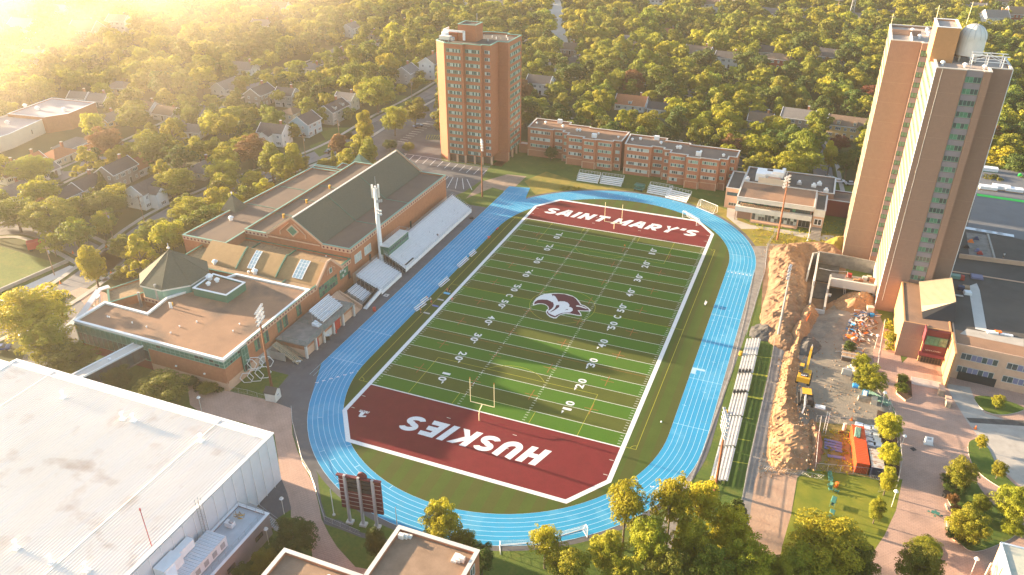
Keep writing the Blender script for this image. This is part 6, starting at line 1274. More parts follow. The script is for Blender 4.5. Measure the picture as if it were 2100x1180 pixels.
# ================= CONSTRUCTION SITE =================
def mound(name, label, pts_px, h, m, seed, cat='dirt pile', res=.6, kind=None, ridge=1.0, k=ZR(0, 0, 1)):
    P = ccw(smooth_c([k(*p) for p in pts_px], 3)); rr = np.random.RandomState(seed); xs = [p[0] for p in P]; ys = [p[1] for p in P]
    x0, x1, y0, y1 = min(xs)-1, max(xs)+1, min(ys)-1, max(ys)+1; nx = int((x1-x0)/res)+2; ny = int((y1-y0)/res)+2
    A = np.array(P); B = np.roll(A, -1, 0); gx, gy = np.meshgrid(np.linspace(x0, x1, nx), np.linspace(y0, y1, ny)); Q = np.stack([gx.ravel(), gy.ravel()], 1)
    d = np.full(len(Q), 1e9); ins = np.zeros(len(Q), bool)
    for a, b in zip(A, B):
        ab = b-a; t = np.clip(((Q-a)@ab)/max(ab@ab, 1e-9), 0, 1); d = np.minimum(d, np.hypot(*(Q-a-t[:, None]*ab).T))
        c = ((a[1] > Q[:, 1]) != (b[1] > Q[:, 1])) & (Q[:, 0] < (b[0]-a[0])*(Q[:, 1]-a[1])/(b[1]-a[1]+1e-12)+a[0]); ins ^= c
    mx = d[ins].max(); z = np.where(ins, h*np.minimum(1, (d/mx))**ridge, -.3)
    nz = rr.rand(ny, nx); s2_ = nz.copy()
    for _ in range(2): s2_ = (s2_+np.roll(s2_, 1, 0)+np.roll(s2_, -1, 0)+np.roll(s2_, 1, 1)+np.roll(s2_, -1, 1))/5
    lo = rr.rand(ny//5+3, nx//5+3); yi, xi = np.meshgrid(np.arange(ny)/5, np.arange(nx)/5, indexing='ij'); iy, ix = yi.astype(int), xi.astype(int); fy, fx = yi-iy, xi-ix; big = lo[iy, ix]*(1-fy)*(1-fx)+lo[iy+1, ix]*fy*(1-fx)+lo[iy, ix+1]*(1-fy)*fx+lo[iy+1, ix+1]*fy*fx
    z = z+np.where(ins, ((big-.5)*h*.45+(s2_-.5)*h*.55+(nz-.5)*.10*h).ravel()*np.minimum(1, d/mx*2.5), 0)+.02; z = np.where(ins, np.maximum(z, .03), -.3)
    V = np.stack([Q[:, 0]+(rr.rand(len(Q))-.5)*res*.4, Q[:, 1]+(rr.rand(len(Q))-.5)*res*.4, z], 1); F = []
    inn = ins.reshape(ny, nx)
    for j in range(ny-1):
        for i in range(nx-1):
            if inn[j:j+2, i:i+2].any(): F.append((j*nx+i, j*nx+i+1, (j+1)*nx+i+1, (j+1)*nx+i))
    me = bpy.data.meshes.new(name); me.from_pydata(V.tolist(), [], F); me.materials.append(m)
    return link(me, name, label=label, cat=cat, kind=kind)
mound('soil_ridge', 'long pale heap of orange lit soil and rubble running down beside the practice turf', [(1618, 720), (1640, 740), (1632, 800), (1640, 860), (1668, 880), (1672, 930), (1650, 965), (1600, 970), (1572, 940), (1578, 860), (1595, 780), (1605, 730)], 2.3, dirt, 1, ridge=.8)
mound('soil_bank', 'high rocky brown bank left of the foundation walls', [(1580, 515), (1615, 505), (1650, 520), (1655, 590), (1660, 640), (1640, 700), (1610, 720), (1565, 690), (1560, 640), (1575, 590)], 2.8, mud, 2, ridge=.7)
mound('soil_mound', 'low brown earth mound in front of the foundation, against the tall tower', [(1710, 622), (1740, 600), (1790, 604), (1800, 625), (1785, 648), (1730, 648)], 2.6, dirt, 3)
mound('soil_mound', 'orange lit spoil mound in the middle of the site beside the upright survey posts', [(1615, 690), (1640, 640), (1665, 625), (1680, 650), (1655, 690), (1650, 715), (1625, 735)], 2.4, dirt, 4)
mound('gravel_pile', 'grey crushed stone pile in front of the excavator arm', [(1632, 712), (1640, 694), (1668, 694), (1685, 712), (1668, 730), (1640, 728)], 2.4, wet_gravel, 5, cat='gravel pile', res=.8)
mound('gravel_pile', 'two peaked grey gravel pile at the north end of the practice turf', [(1535, 688), (1545, 668), (1575, 662), (1600, 680), (1598, 698), (1560, 700)], 1.9, wet_gravel, 6, cat='gravel pile', res=.8)
mound('soil_mound', 'wide grey brown spoil sheet spread above the debris heap', [(1670, 650), (1720, 632), (1780, 650), (1770, 680), (1720, 700), (1670, 700)], 1.1, gravel, 7)
mound('rubble_bank', 'dark rocky bank along the far edge of the excavation', [(1605, 503), (1680, 497), (1730, 512), (1728, 528), (1690, 522), (1660, 515), (1640, 530)], 1.6, mud, 8)
mound('golden_bush_mound', 'golden grass covered mound at the foot of the tall tower', [(1690, 508), (1698, 492), (1735, 488), (1738, 508), (1715, 516)], 2.2, dry_grass, 9, cat='grass mound', res=.8)
mound('rubble_bank', 'dark spoil shoulder on the right flank of the long soil heap', [(1660, 860), (1680, 880), (1690, 930), (1665, 965), (1655, 930)], 1.6, mud, 10)
# loose rocks
rk = MB()
def rock(mb, x, y, s, m, z=0):
    P = [(x+s*cos(a)*R_.uniform(.6, 1), y+s*sin(a)*R_.uniform(.6, 1)) for a in [pi*2*i/5 for i in range(5)]]; mb.hexa([(*p, z-.1) for p in P], [(x+(p[0]-x)*.5, y+(p[1]-y)*.5, z+s*R_.uniform(.5, .9)) for p in P], m)
for i in range(1900):
    c_ = R_.choice([((1560, 500), (1720, 530)), ((1555, 930), (1680, 980)), ((1596, 730), (1660, 860)), ((1578, 865), (1672, 965)), ((1585, 520), (1660, 700)), ((1640, 660), (1800, 860))]); px = R_.uniform(c_[0][0], c_[1][0]); py = R_.uniform(c_[0][1], c_[1][1]); zz = R_.uniform(.3, 1.5) if c_[0][1] in (730, 865) else 0; x, y = G(px, py, zz); rock(rk, x, y, R_.choice([.10, .14, .2, .28]), R_.choice([stone, mud, mud, dirt, dirt]), zz)
tag(rk.obj('rubble', ), 'loose stones and rubble scattered over the site', 'rubble', kind='stuff')
# foundation walls
FN = ZR(1620, 480, 4.72); fo = thing('foundation', 'half built concrete foundation walls with an open stair shaft against the tall tower', 'foundation')
def fwall(a, b, h, m=concrete, th=.45, z0=0): p, q_ = FN(*a), FN(*b); MB().wall(p, q_, z0, h, m, th).obj('concrete_wall', fo)
pz = 4.0
def FZ(a, b): return FN(a, b, pz)
def fw2(a, b, m=concrete, th=.5, h=pz, z0=0): MB().wall(FZ(*a), FZ(*b), z0, h, m, th).obj('concrete_wall', fo)
fw2((282, 170), (505, 205), conc_dark); fw2((505, 205), (840, 270), conc_dark); fw2((282, 170), (235, 455), conc_light); fw2((225, 185), (180, 350), conc_light, .4); fw2((225, 185), (282, 178), concrete)
fw2((400, 380), (370, 520), concrete, .5, 3.6); fw2((400, 425), (835, 500), conc_light, .7, 4.0, 1.6); fw2((235, 455), (205, 620), concrete, .5, 2.5); fw2((205, 625), (360, 655), conc_light, .5, 1.2); fw2((370, 520), (350, 650), concrete, .5, 2.2)
fw2((840, 270), (835, 500), conc_light, .5); MB().prism([FZ(405, 430), FZ(835, 505), FZ(830, 400), FZ(410, 340)], 2.4, 2.8, conc_dark).obj('floor_slab', fo); MB().prism([FZ(285, 175), FZ(505, 210), FZ(480, 370), FZ(270, 340)], 0, .4, wet_gravel).obj('pit_floor', fo); MB().prism([FN(260, 470), FN(380, 500), FN(350, 640), FN(205, 620)], .03, .3, wet_gravel).obj('pit_floor', fo)
MB().prism([FN(390, 520), FN(840, 590), FN(800, 610), FN(430, 640), FN(360, 680)], .03, .06, black).obj('painted_pit_shadow', fo)  # flat black sheet, paints the shade on the pit ground before the foundation
r = MB(); r.tube((*FZ(400, 375), 4.6), (*FZ(555, 385), 4.6), .06, steel, 5).tube((*FZ(555, 385), 4.6), (*FZ(555, 440), 4.6), .06, steel, 5).tube((*FZ(280, 340), 4.3), (*FZ(400, 375), 4.6), .06, steel, 5); r.obj('pipe_rail', fo)
for i, (a, b) in enumerate(((580, 385), (640, 440), (690, 440), (730, 415), (800, 430), (770, 410))):
    x, y = FZ(a, b); t = thing('brick_pallet', ['small stack of red material on the foundation slab, far left', 'red material heap in the middle of the foundation slab', 'second red material heap beside it on the slab', 'pale crate stack on the slab near the tower', 'stacked red blocks on the slab by the tower wall', 'upright pale plank bundle on the slab'][i], 'pallet', (x, y, 2.8)); MB().box(-.8, -.6, 0, .8, .6, .2, wood).obj('pallet', t)
    for k in range(3): MB().box(-.7+k*.03, -.5, .21+k*.35, .6, .5, .52+k*.35, [red, dirt, brick, conc_light, brick, pale_wood][i]).obj('block_layer', t)
def ladder(label, p, q_, n=8):
    t = thing('ladder', label, 'ladder'); p = Vector(p); q_ = Vector(q_); d = (q_-p).normalized(); s = d.cross(Vector((0, 0, 1))).normalized()*.25 if abs(d.z) < .99 else Vector((.25, 0, 0))
    for k in (-1, 1): MB().tube(p+s*k, q_+s*k, .05, conc_light, 5).obj('stile', t)
    me = MB().tube(-s, s, .03, conc_light, 5).mesh('rung')
    for i in range(n): link(me, 'rung', t, p.lerp(q_, (i+.5)/n))
ladder('pale ladder leaning into the dark pit in front of the foundation', (*FN(525, 590), .1), (*FZ(535, 505), 3.8), 7); ladder('long pale ladder leaning at the back of the storage yard', (*D5(855, 325), .1), (*D5(868, 262), 3.2), 10)
# debris heap
db = [('pale timber offcut', pale_wood), ('white board', white), ('blue sheet', bluep), ('grey plank', grey), ('orange netting', hiviz), ('rusty bar', rust), ('pale block', conc_light), ('brown plank', wood)]
deb = MB(); S4 = ZR(1620, 480, 4.72)
for i in range(300):
    a = R_.gauss(650, 90); b = R_.gauss(900, 70); x, y = S4(a, b); L = R_.uniform(.4, 2.4); an_ = R_.uniform(0, pi); z = R_.uniform(.05, 1.1)*max(.1, 1-abs(a-650)/220); nm, m_ = R_.choice(db+[db[0], db[6], db[7], db[3], db[5], db[6], db[7], db[0], db[5]]); deb.bar((x-L/2*cos(an_), y-L/2*sin(an_), z+R_.uniform(-.2, .3)), (x+L/2*cos(an_), y+L/2*sin(an_), z+R_.uniform(-.2, .3)), R_.uniform(.1, .5), R_.uniform(.05, .2), m_)
tag(deb.obj('demolition_debris'), 'mixed demolition debris heap of planks, boards and orange netting behind the formwork stack', 'debris', kind='stuff')
for (a, b, w1, d1, h1, m_, lab) in ((765, 770, 1.6, 1.3, 2.0, cream, 'cream cabinet standing at the top of the debris heap'), (715, 785, 2.2, .8, .5, bluep, 'pale blue sheet pack lying beside the cream cabinet'), (790, 800, .8, .8, .8, bluep, 'blue drum next to the cream cabinet'), (600, 1018, 2.2, .9, .6, hiviz, 'pile of orange plastic fence netting above the formwork'), (380, 602, .8, .8, .5, white, 'white bag on the foundation wall end')):
    x, y = S4(a, b); t = thing('site_item', lab, 'site supplies', (x, y, .05), R_.uniform(-.3, .3)); MB().box(-w1/2, -d1/2, 0, w1/2, d1/2, h1, m_).obj('body', t); MB().box(-w1/2-.05, -d1/2-.05, h1, w1/2+.05, d1/2+.05, h1+.08, m_).obj('lid', t)
t = thing('survey_posts', 'upright orange banded survey posts on the central spoil mound', 'posts', (*S4(155, 870), 0))
for i in range(4): MB().tube((0+i*.2, -1.5+i*1.1, 0), (0+i*.2, -1.5+i*1.1, 2.6), .07, hiviz, 6).obj('post', t)
MB().bar((0, -1.5, 2.2), (.6, 1.8, 2.2), .08, .2, hiviz).obj('rail', t)
# formwork rack
fwk = thing('formwork_rack', 'stack of dark slatted formwork panels standing below the debris heap', 'formwork'); F6 = ZR(1560, 680, 6.557)
A0_, A1_, B0_ = F6(1105, 125), F6(1360, 150), F6(1075, 385); ax, ay = (F6(1345, 385)[0]-B0_[0]), 0
x0, y0 = F6(1080, 390); x1_ = F6(1340, 390)[0]; y1_ = F6(1110, 150, 2)[1]
pm = MB().box(0, 0, 0, (x1_-x0)/4-.12, (y1_-y0)/3-.25, .2, wood).mesh('formwork_panel')
MB().box(x0, y0, 0, x1_, y1_, 1.1, mat('formwork_dark', (.12, .085, .07), .8, .15)).obj('panel_stack', fwk)
for i in range(4):
    for j in range(3): link(pm, 'formwork_panel', fwk, (x0+.06+i*(x1_-x0)/4, y0+.1+j*(y1_-y0)/3, 1.12))
for j in range(4): MB().box(x0-.2, y0+j*(y1_-y0)/3-.08, 1.1, x1_+.2, y0+j*(y1_-y0)/3+.08, 1.45, conc_light).obj('cross_batten', fwk)
# excavator
exv = thing('excavator', 'yellow tracked excavator with its boom raised away from the camera on the dirt heap', 'excavator', (*G(1643, 800), 3.0), -.06); ez = .8
for s in (-1, 1):
    tk = MB(); tk.hexa([(s*1.25-.35, -2.2, 0), (s*1.25+.35, -2.2, 0), (s*1.25+.35, 2.2, 0), (s*1.25-.35, 2.2, 0)], [(s*1.25-.35, -2.5, .75), (s*1.25+.35, -2.5, .75), (s*1.25+.35, 2.5, .75), (s*1.25-.35, 2.5, .75)], black); tk.obj('crawler_track', exv)
    me = MB().box(-.4, -.1, 0, .4, .1, .1, dark).mesh('track_plate'); [link(me, 'track_plate', exv, (s*1.25, -2.2+i*.36, .74)) for i in range(13)]
MB().cyl(0, 0, .5, 1.1, .9, dark, 14).obj('slew_ring', exv); bd_ = MB(); bd_.hexa([(-1.4, -2.6, 1.1), (1.4, -2.6, 1.1), (1.4, 1.6, 1.1), (-1.4, 1.6, 1.1)], [(-1.35, -2.4, 2.2), (1.35, -2.4, 2.2), (1.35, 1.4, 2.0), (-1.35, 1.4, 2.0)], yellow); bd_.box(-1.4, -3.0, 1.0, 1.4, -2.55, 2.3, yellow); bd_.obj('house', exv)
MB().box(-.7, -2.2, 2.2, .9, -1.0, 2.45, dark).box(-1.3, -.9, 2.15, -.4, .2, 2.35, dark).obj('engine_grille', exv); cbn = MB(); cbn.hexa([(-1.4, .2, 1.9), (-.4, .2, 1.9), (-.4, 1.9, 1.9), (-1.4, 1.9, 1.9)], [(-1.35, .3, 3.2), (-.45, .3, 3.2), (-.45, 1.6, 3.2), (-1.35, 1.6, 3.2)], glass, yellow); cbn.obj('cab', exv)
me = text_mesh('CAT', .75, .03, name='maker_lettering', fit=(1.3, .5)); me.materials.append(white); o = link(me, 'maker_lettering', exv, (0, -2.1, 2.47)); 
me2 = MB().face([(-.25, -2.5, 2.31), (.25, -2.5, 2.31), (0, -2.25, 2.32)], orange).obj('maker_triangle', exv)
MB().bar((.2, .8, 1.9), (.2, 4.2, 5.2), .5, .7, yellow).bar((.2, 4.2, 5.2), (.2, 6.9, 4.5), .45, .6, yellow).obj('boom', exv); MB().bar((.2, 6.9, 4.7), (.2, 8.6, 2.0), .38, .5, yellow).obj('stick', exv); MB().tube((.2, 2.0, 2.2), (.2, 4.0, 4.6), .12, steel, 8).tube((.2, 5.0, 5.6), (.2, 7.1, 5.2), .1, steel, 8).obj('hydraulic_ram', exv); MB().hexa([(-.4, 8.2, .9), (.8, 8.2, .9), (.8, 9.0, 1.3), (-.4, 9.0, 1.3)], [(-.4, 8.2, 1.9), (.8, 8.2, 1.9), (.8, 8.9, 2.2), (-.4, 8.9, 2.2)], dark).obj('bucket', exv)
ex2 = thing('loader_attachment', 'second yellow machine with a raised back arm parked right behind the excavator', 'excavator', (*G(1648, 838), 2.0), .1); MB().box(-1.2, -1.6, .3, 1.2, 1.6, 1.4, dark).obj('undercarriage', ex2); MB().hexa([(-1.2, -1.0, 1.4), (1.2, -1.0, 1.4), (1.2, 2.2, 1.4), (-1.2, 2.2, 1.4)], [(-1.0, -.8, 2.5), (1.0, -.8, 2.5), (1.0, 2.0, 2.2), (-1.0, 2.0, 2.2)], dark, yellow).obj('house', ex2); MB().bar((-.3, -.8, 2.2), (-.5, -4.2, 1.6), .35, .5, grey).bar((-.5, -4.2, 1.6), (-.9, -5.6, .6), .3, .4, grey).obj('arm', ex2); MB().box(.1, -2.6, 1.0, 1.1, -1.2, 2.3, dark).obj('cab', ex2)
for s in (-1, 1): MB().box(s*1.35-.3, -2, 0, s*1.35+.3, 2, .8, black).obj('crawler_track', ex2)
# yard stores
def container(label, c, L, wd, h, rz, body, top, front=None):
    t = thing('shipping_container', label, 'container', (*c, .04), rz); MB().box(-wd/2, -L/2, .1, wd/2, L/2, h, body, top).obj('body', t)
    me = MB().box(-.04, -.04, .2, .04, .04, h-.15, body).mesh('wall_rib'); n = int(L/.55)
    for s in (-1, 1):
        for i in range(n): link(me, 'wall_rib', t, (s*wd/2, -L/2+(i+.5)*L/n, 0))
    me = MB().box(-.035, -.05, .2, .035, .02, h-.15, front or body).mesh('door_rib'); [link(me, 'door_rib', t, (-wd/2+.15+i*.24, -L/2, 0)) for i in range(int(wd/.24))]
    me = MB().box(-wd/2+.1, -.04, h, wd/2-.1, .04, h+.035, top).mesh('roof_rib'); [link(me, 'roof_rib', t, (0, -L/2+(i+.5)*L/n, 0)) for i in range(n)]
    MB().box(-wd/2-.04, -L/2-.04, h-.12, wd/2+.04, -L/2+.06, h+.06, body).box(-wd/2-.04, L/2-.06, h-.12, wd/2+.04, L/2+.04, h+.06, body).obj('end_frame', t); return t
cA = Vector(D5(1020, 270, 2.6)); cB = Vector(D5(1130, 500, 2.6)); c0 = Vector(D5(1052, 512, 2.6)); c1 = Vector(D5(1105, 285, 2.6))
cc = (cA+cB+c0+c1)/4; dd = (c0-cA); container('bright orange shipping container in the storage yard', tuple(cc), 12.2, 2.44, 2.6, atan2(dd.y, dd.x)+pi/2, orange, orange, maroon)
c2 = cc+Vector((3.1, -3.3)); container('rusty white topped dark container next to the orange one', tuple(c2), 6.1, 2.44, 2.5, atan2(dd.y, dd.x)+pi/2, navy, MT['rusty_top'] if 'rusty_top' in MT else mat('rusty_top', (.45, .42, .38), .7, .05, scale=.3))
overlay(MT['rusty_top'], (.25, .10, .05), f_noise(.9, .52, .6, (1, 3.0, 1)), .8)
i = 0
for (a, b) in ((1068, 262), (1120, 278), (1160, 283), (1125, 318), (1165, 322), (1133, 355), (1175, 352), (1142, 378), (1180, 380)):
    i += 1; x, y = D5(a, b+8, 1.2); t = thing('wrapped_pallet', 'white plastic wrapped pallet beside the orange container, %s' % ['alone at its far end', 'far left of the double row', 'far right of the double row', 'second on the left', 'second on the right', 'third on the left', 'third on the right', 'nearest left by the rusty container', 'nearest right by the rusty container'][i-1], 'pallet', (x, y, .04), -.05, 'wrapped pallets beside the orange container'); MB().box(-.78, -.75, .14, .78, .75, 1.3, poly_w).obj('wrapped_load', t); MB().box(-.8, -.78, 0, .8, .78, .13, wood).obj('pallet', t)
t = thing('pipe_bundle', 'bundle of pale green tubes lying on the orange container', 'pipes', (*D5(1058, 320, 2.7), 2.68), -.05); me = MB().tube((0, -1.7, 0), (0, 1.7, 0), .07, green_l, 6).mesh('tube')
for k in range(9): link(me, 'tube', t, (-.5+k*.13, (k % 3)*.2, .08+(k % 2)*.1))
for k, (a, b) in enumerate(((910, 365), (912, 382), (912, 398), (912, 413))):
    x, y = D5(a, b+3, .3); tag(MB().box(x-1.75, y-.33, .04, x+1.75, y+.33, .28-.02*k, purple_s).obj('slate_panel'), ['far', 'second', 'third', 'nearest'][k]+' of the four slate blue panels stacked on the yard grass', 'panel', 'slate panels in the storage yard')
x, y = D5(930, 465, .1); tag(MB().obox((x, y), .12, 3.4, .8, .04, .18, purple_s).obj('slate_panel'), 'single slate blue panel lying apart below the four', 'panel', 'slate panels in the storage yard')
x, y = D5(975, 300, 0); tag(MB().cyl(x, y, 0, 1.7, .38, cream, 10).obj('cable_drum'), 'upright cream cylinder at the back fence of the storage yard', 'drum')
x, y = D5(950, 315, 0); mb = MB()
for k in range(7): mb.bar((x-.6+.1*k, y-.4, .1+.08*k), (x+.7, y+.5-.1*k, .12+.08*k), .12, .1, R_.choice([dark, rust, conc_light]))
tag(mb.obj('scrap_heap'), 'dark tangle of scrap near the cream cylinder', 'scrap')
tl = thing('portable_toilet', 'blue portable toilet by the plaza hoarding', 'portable toilet', (*F6(1395, 875), .02), -.2); MB().box(-.6, -.6, 0, .6, .6, 2.15, bluep).obj('cabin', tl); MB().hexa([(-.62, -.62, 2.15), (.62, -.62, 2.15), (.62, .62, 2.15), (-.62, .62, 2.15)], [(-.5, -.35, 2.4), (.5, -.35, 2.4), (.5, .35, 2.4), (-.5, .35, 2.4)], bluep).obj('roof', tl); MB().box(-.4, -.64, .1, .4, -.6, 1.95, white).obj('door', tl)
for (a, b, w1, d1, h1, m_, nm, lab) in ((1410, 935, 3.4, 1.3, 1.0, stone, 'stone_block', 'long buff stone block below the blue toilet'), (1515, 965, 1.3, 1.6, 1.5, cream, 'bulk_bag', 'cream bulk bag at the end of the pipe stack'), (1155, 575, 2.3, 1.2, 1.6, conc_light, 'boxed_stack', 'pale boxed stack on the gravel below the formwork'), (1285, 740, 1.6, 1.6, .5, bluep, 'tarp_heap', 'light blue tarpaulin heap under the plaza tree'), (800, 1020, 2.2, 1.4, .25, white, 'plastic_sheet', 'crumpled white plastic sheet on the gravel'), (660, 940, .6, 1.2, .15, white, 'paper_bag', 'small white scrap on the gravel')):
    x, y = F6(a, b); mb = MB(); mb.hexa([(x-w1/2, y-d1/2, .03), (x+w1/2, y-d1/2, .03), (x+w1/2, y+d1/2, .03), (x-w1/2, y+d1/2, .03)], [(x-w1/2.2, y-d1/2.4, h1), (x+w1/2.3, y-d1/2.1, h1*.95), (x+w1/2.1, y+d1/2.3, h1), (x-w1/2.2, y+d1/2.2, h1*.9)], m_); tag(mb.obj(nm), lab, nm.replace('_', ' '))
t = thing('pipe_stack', 'stack of grey green pipes beside the hoarding', 'pipes', (*F6(1560, 900), .1), -.6); me = MB().tube((-3.2, 0, 0), (3.2, 0, 0), .09, green_l, 6).mesh('tube')
for k in range(10): link(me, 'tube', t, (R_.uniform(-.2, .2), -.9+k*.2, .1+(k % 2)*.12))
for k, (a, b) in enumerate(((1225, 440), (1255, 500), (1290, 540), (1200, 480), (1250, 640))):
    x, y = F6(a, b+20); tag(MB().obox((x, y), R_.random(), 1.1, .9, .02, R_.uniform(.4, .9), [dark, cream, grey, pale_wood, black][k]).obox((x+.3, y+.2), .5, .7, .5, .4, 1.1, [grey, wood, dark, cream, dark][k]).obj('stacked_goods'), ['dark heap of goods left of the plaza tree', 'cream crate pile left of the plaza tree', 'grey crate pile touching the plaza tree', 'pale timber pile at the formwork corner', 'black heap under the plaza tree'][k], 'goods')
# plaza furniture
sg = thing('information_panel', 'white sloped information panel on the brick plaza', 'panel', (*D5(1485, 385), .03), .1, sc_=.8); MB().hexa([(-1, -.6, .1), (1, -.6, .1), (1, .6, .1), (-1, .6, .1)], [(-.9, -.4, 1.1), (.9, -.4, 1.1), (.9, .5, 1.9), (-.9, .5, 1.9)], white).obj('cabinet', sg); MB().box(-1.2, -.8, 0, 1.2, .8, .1, conc_light).obj('base', sg); MB().face([(-.5, -.15, 1.36), (.5, -.15, 1.36), (.5, .3, 1.74), (-.5, .3, 1.74)], grey).obj('emblem_plate', sg)
tb = thing('picnic_table', 'green picnic table with attached seats on the brick plaza', 'picnic table', (*D5(1525, 815), .03), -.15, sc_=.75); MB().box(-.95, -.5, .7, .95, .5, .77, tealm).obj('tabletop', tb)
for i, j in ((-1.5, 0), (1.5, 0), (0, -1.0), (0, 1.0)): MB().box(i-.25, j-.25, .42, i+.25, j+.25, .48, tealm).obj('seat', tb); MB().bar((0, 0, .1), (i, j, .42), .07, .07, tealm).obj('support_arm', tb)
def adirondack(label, p, rz):
    t = thing('lounge_chair', label, 'chair', (*p, .03), rz, 'green lounge chairs on the lawn', .9)
    me_s = [MB().box(-.32, -.28+i*.11, .34-.02*i, .32, -.19+i*.11, .37-.02*i, tealm).obj('seat_slat', t) for i in range(5)]
    for i in range(5): MB().bar((-.26+i*.13, .25, .28), (-.30+i*.15, .55, 1.0), .11, .03, tealm).obj('back_slat', t)
    for s in (-1, 1): MB().box(s*.4-.08, -.35, .55, s*.4+.08, .4, .58, tealm).obj('armrest', t); MB().box(s*.38-.04, -.32, 0, s*.38+.04, -.24, .55, tealm).obj('leg', t); MB().bar((s*.34, -.2, .3), (s*.34, .6, .05), .05, .1, tealm).obj('leg', t)
    return t
W6 = ZR(1600, 860, 6.94)
for k, ((a, b), lab) in enumerate((((700, 805), 'farthest green lounge chair on the lawn by the yard fence'), ((712, 850), 'second green lounge chair from the fence'), ((712, 890), 'third green lounge chair from the fence'), ((705, 960), 'green lounge chair left of the orange bin'), ((715, 1015), 'green lounge chair at the near end of the row'), ((800, 1040), 'green lounge chair set apart right of the row'))): adirondack(lab, W6(a, b), R_.uniform(-.6, .6)+(2.4 if k == 5 else 0))
x, y = W6(797, 965); tag(MB().cyl(x, y, .03, 1.0, .3, hiviz, 12).cyl(x, y, 1.0, 1.12, .36, hiviz, 12).obj('orange_bin'), 'round orange bin among the green lounge chairs', 'bin')
for k, (a, b) in enumerate(((907, 755), (895, 835))):
    x, y = D5(a, b); t = thing('swing_canopy', ['green canopied swing seat on the lawn below the chairs', 'second green canopied swing seat nearest the big lime tree'][k], 'swing seat', (x, y, .03), 1.4, sc_=.75); MB().bar((-1.2, -.5, 1.9), (1.2, -.5, 1.9), .12, .1, tealm).hexa([(-1.2, -.6, 1.8), (1.2, -.6, 1.8), (1.2, .6, 1.8), (-1.2, .6, 1.8)], [(-1.1, -.5, 2.0), (1.1, -.5, 2.0), (1.1, .5, 2.0), (-1.1, .5, 2.0)], tealm).obj('canopy', t); MB().box(-.9, -.3, .45, .9, .3, .52, tealm).box(-.9, .3, .5, .9, .36, 1.0, tealm).obj('seat', t)
    for i, j in ((-1, -1), (1, -1), (1, 1), (-1, 1)): MB().tube((i*1.1, j*.55, 0), (i*1.1, j*.5, 1.8), .05, tealm, 5).obj('leg', t)
for P, lab in (([(1595, 755), (1610, 790), (1640, 830)], 'curved buff stone seat wall beside the picnic table'), ([(1605, 860), (1610, 910), (1640, 960), (1680, 995)], 'longer curved stone seat wall below the picnic table'), ([(1845, 690), (1885, 720), (1920, 745)], 'short stone seat wall at the path fork'), ([(1578, 640), (1582, 600), (1600, 570)], 'stone seat wall curling round the far plaza tree')):
    t = thing('seat_wall', lab, 'seat wall'); pts = smooth([D5(*p) for p in P], 3)
    for a, b in zip(pts, pts[1:]): a = Vector(a); b = Vector(b); d = (b-a)*.47; c_ = (a+b)/2; MB().bar((*(c_-d), .27), (*(c_+d), .27), .6, .5, R_.choice([stone, tan])).obj('stone_block', t)
for (a, b, lab) in ((1590, 705, 'round black planter pot at the bed corner'), (1560, 80, 'stone gate pier by the steps'), (1600, 150, 'low stone pier at the ramp head')):
    x, y = D5(a, b); tag((MB().cyl(x, y, .03, 1.0, .6, black, 12, .5).cyl(x, y, 1.0, 1.1, .7, black, 12) if a == 1590 else MB().box(x-.5, y-1.2, 0, x+.5, y+1.2, 1.5, stone).box(x-.6, y-1.3, 1.5, x+.6, y+1.3, 1.65, tan)).obj('planter_pot' if a == 1590 else 'stone_pier'), lab, 'planter' if a == 1590 else 'pier')
t = thing('plaza_steps', 'wide shallow stone steps in front of the maroon entrance', 'steps'); x0, y0 = D6(330, 1090)
me = MB().box(0, 0, 0, 6.3, .28, .12, conc_light).mesh('step')
for i in range(7): link(me, 'step', t, (116.4, 49.3-i*.45, .04))
t = thing('raised_planter', 'pointed timber edged planter with shrubs left of the steps', 'planter'); P = [D5(1290, 85), (D5(1345, 130)), D5(1385, 110), D5(1380, 20), D5(1300, -20)]; MB().prism(P, .03, .5, tan, mulch).obj('kerb', t)
for (x, y, lab) in ((*D5(1395, 415), 'small dark drain cover on the plaza'),): MB().obox((x, y), .7, .9, .9, .03, .045, dark)
x, y = D5(1395, 418); tag(MB().obox((x, y), .7, 1.0, 1.0, .03, .05, dark).obj('drain_cover'), 'small dark drain cover in the plaza paving', 'drain cover')
t = thing('barrier', 'silver crowd barrier by the site gate', 'barrier', (*G(1797, 985), .03), .1); MB().tube((-1.2, 0, 1), (1.2, 0, 1), .04, steel, 5).tube((-1.2, 0, .2), (1.2, 0, .2), .04, steel, 5).obj('rail', t); [MB().tube((-1.2+k*.3, 0, .2), (-1.2+k*.3, 0, 1), .02, steel, 4).obj('bar', t) for k in range(9)]
for i, (px, py, lab) in enumerate(((1741, 797, ''),)): pass
for i, (px, py) in enumerate(((686, 652), (560, 720))): pass
for (px, py, lab) in ((688, 683, 'red bin by the second pier under the terrace'), (768, 638, 'red bin by the foot of the white ramp')): x, y = G(px, py); tag(MB().cyl(x, y, 0, 1.0, .45, red, 12).cyl(x, y, 1.0, 1.1, .5, red, 12).obj('red_bin'), lab, 'bin')
x, y = G(669, 697); tag(MB().obox((x, y), .6, 1.8, .9, 0, 1.1, black).obox((x+.3, y+.4), .6, .8, .8, 1.1, 1.4, white).obj('equipment_cart'), 'black and white equipment cart under the terrace', 'cart')
x, y = G(858, 1, 0)
for (px, py, lab) in ((932, 432, 'discarded dark tyre beside the grandstand north end'), (1043, 402, ''))[:1]: x, y = G(967, 448); tag(MB().cyl(x, y, .02, .28, .75, black, 16).obj('tyre'), lab, 'tyre')
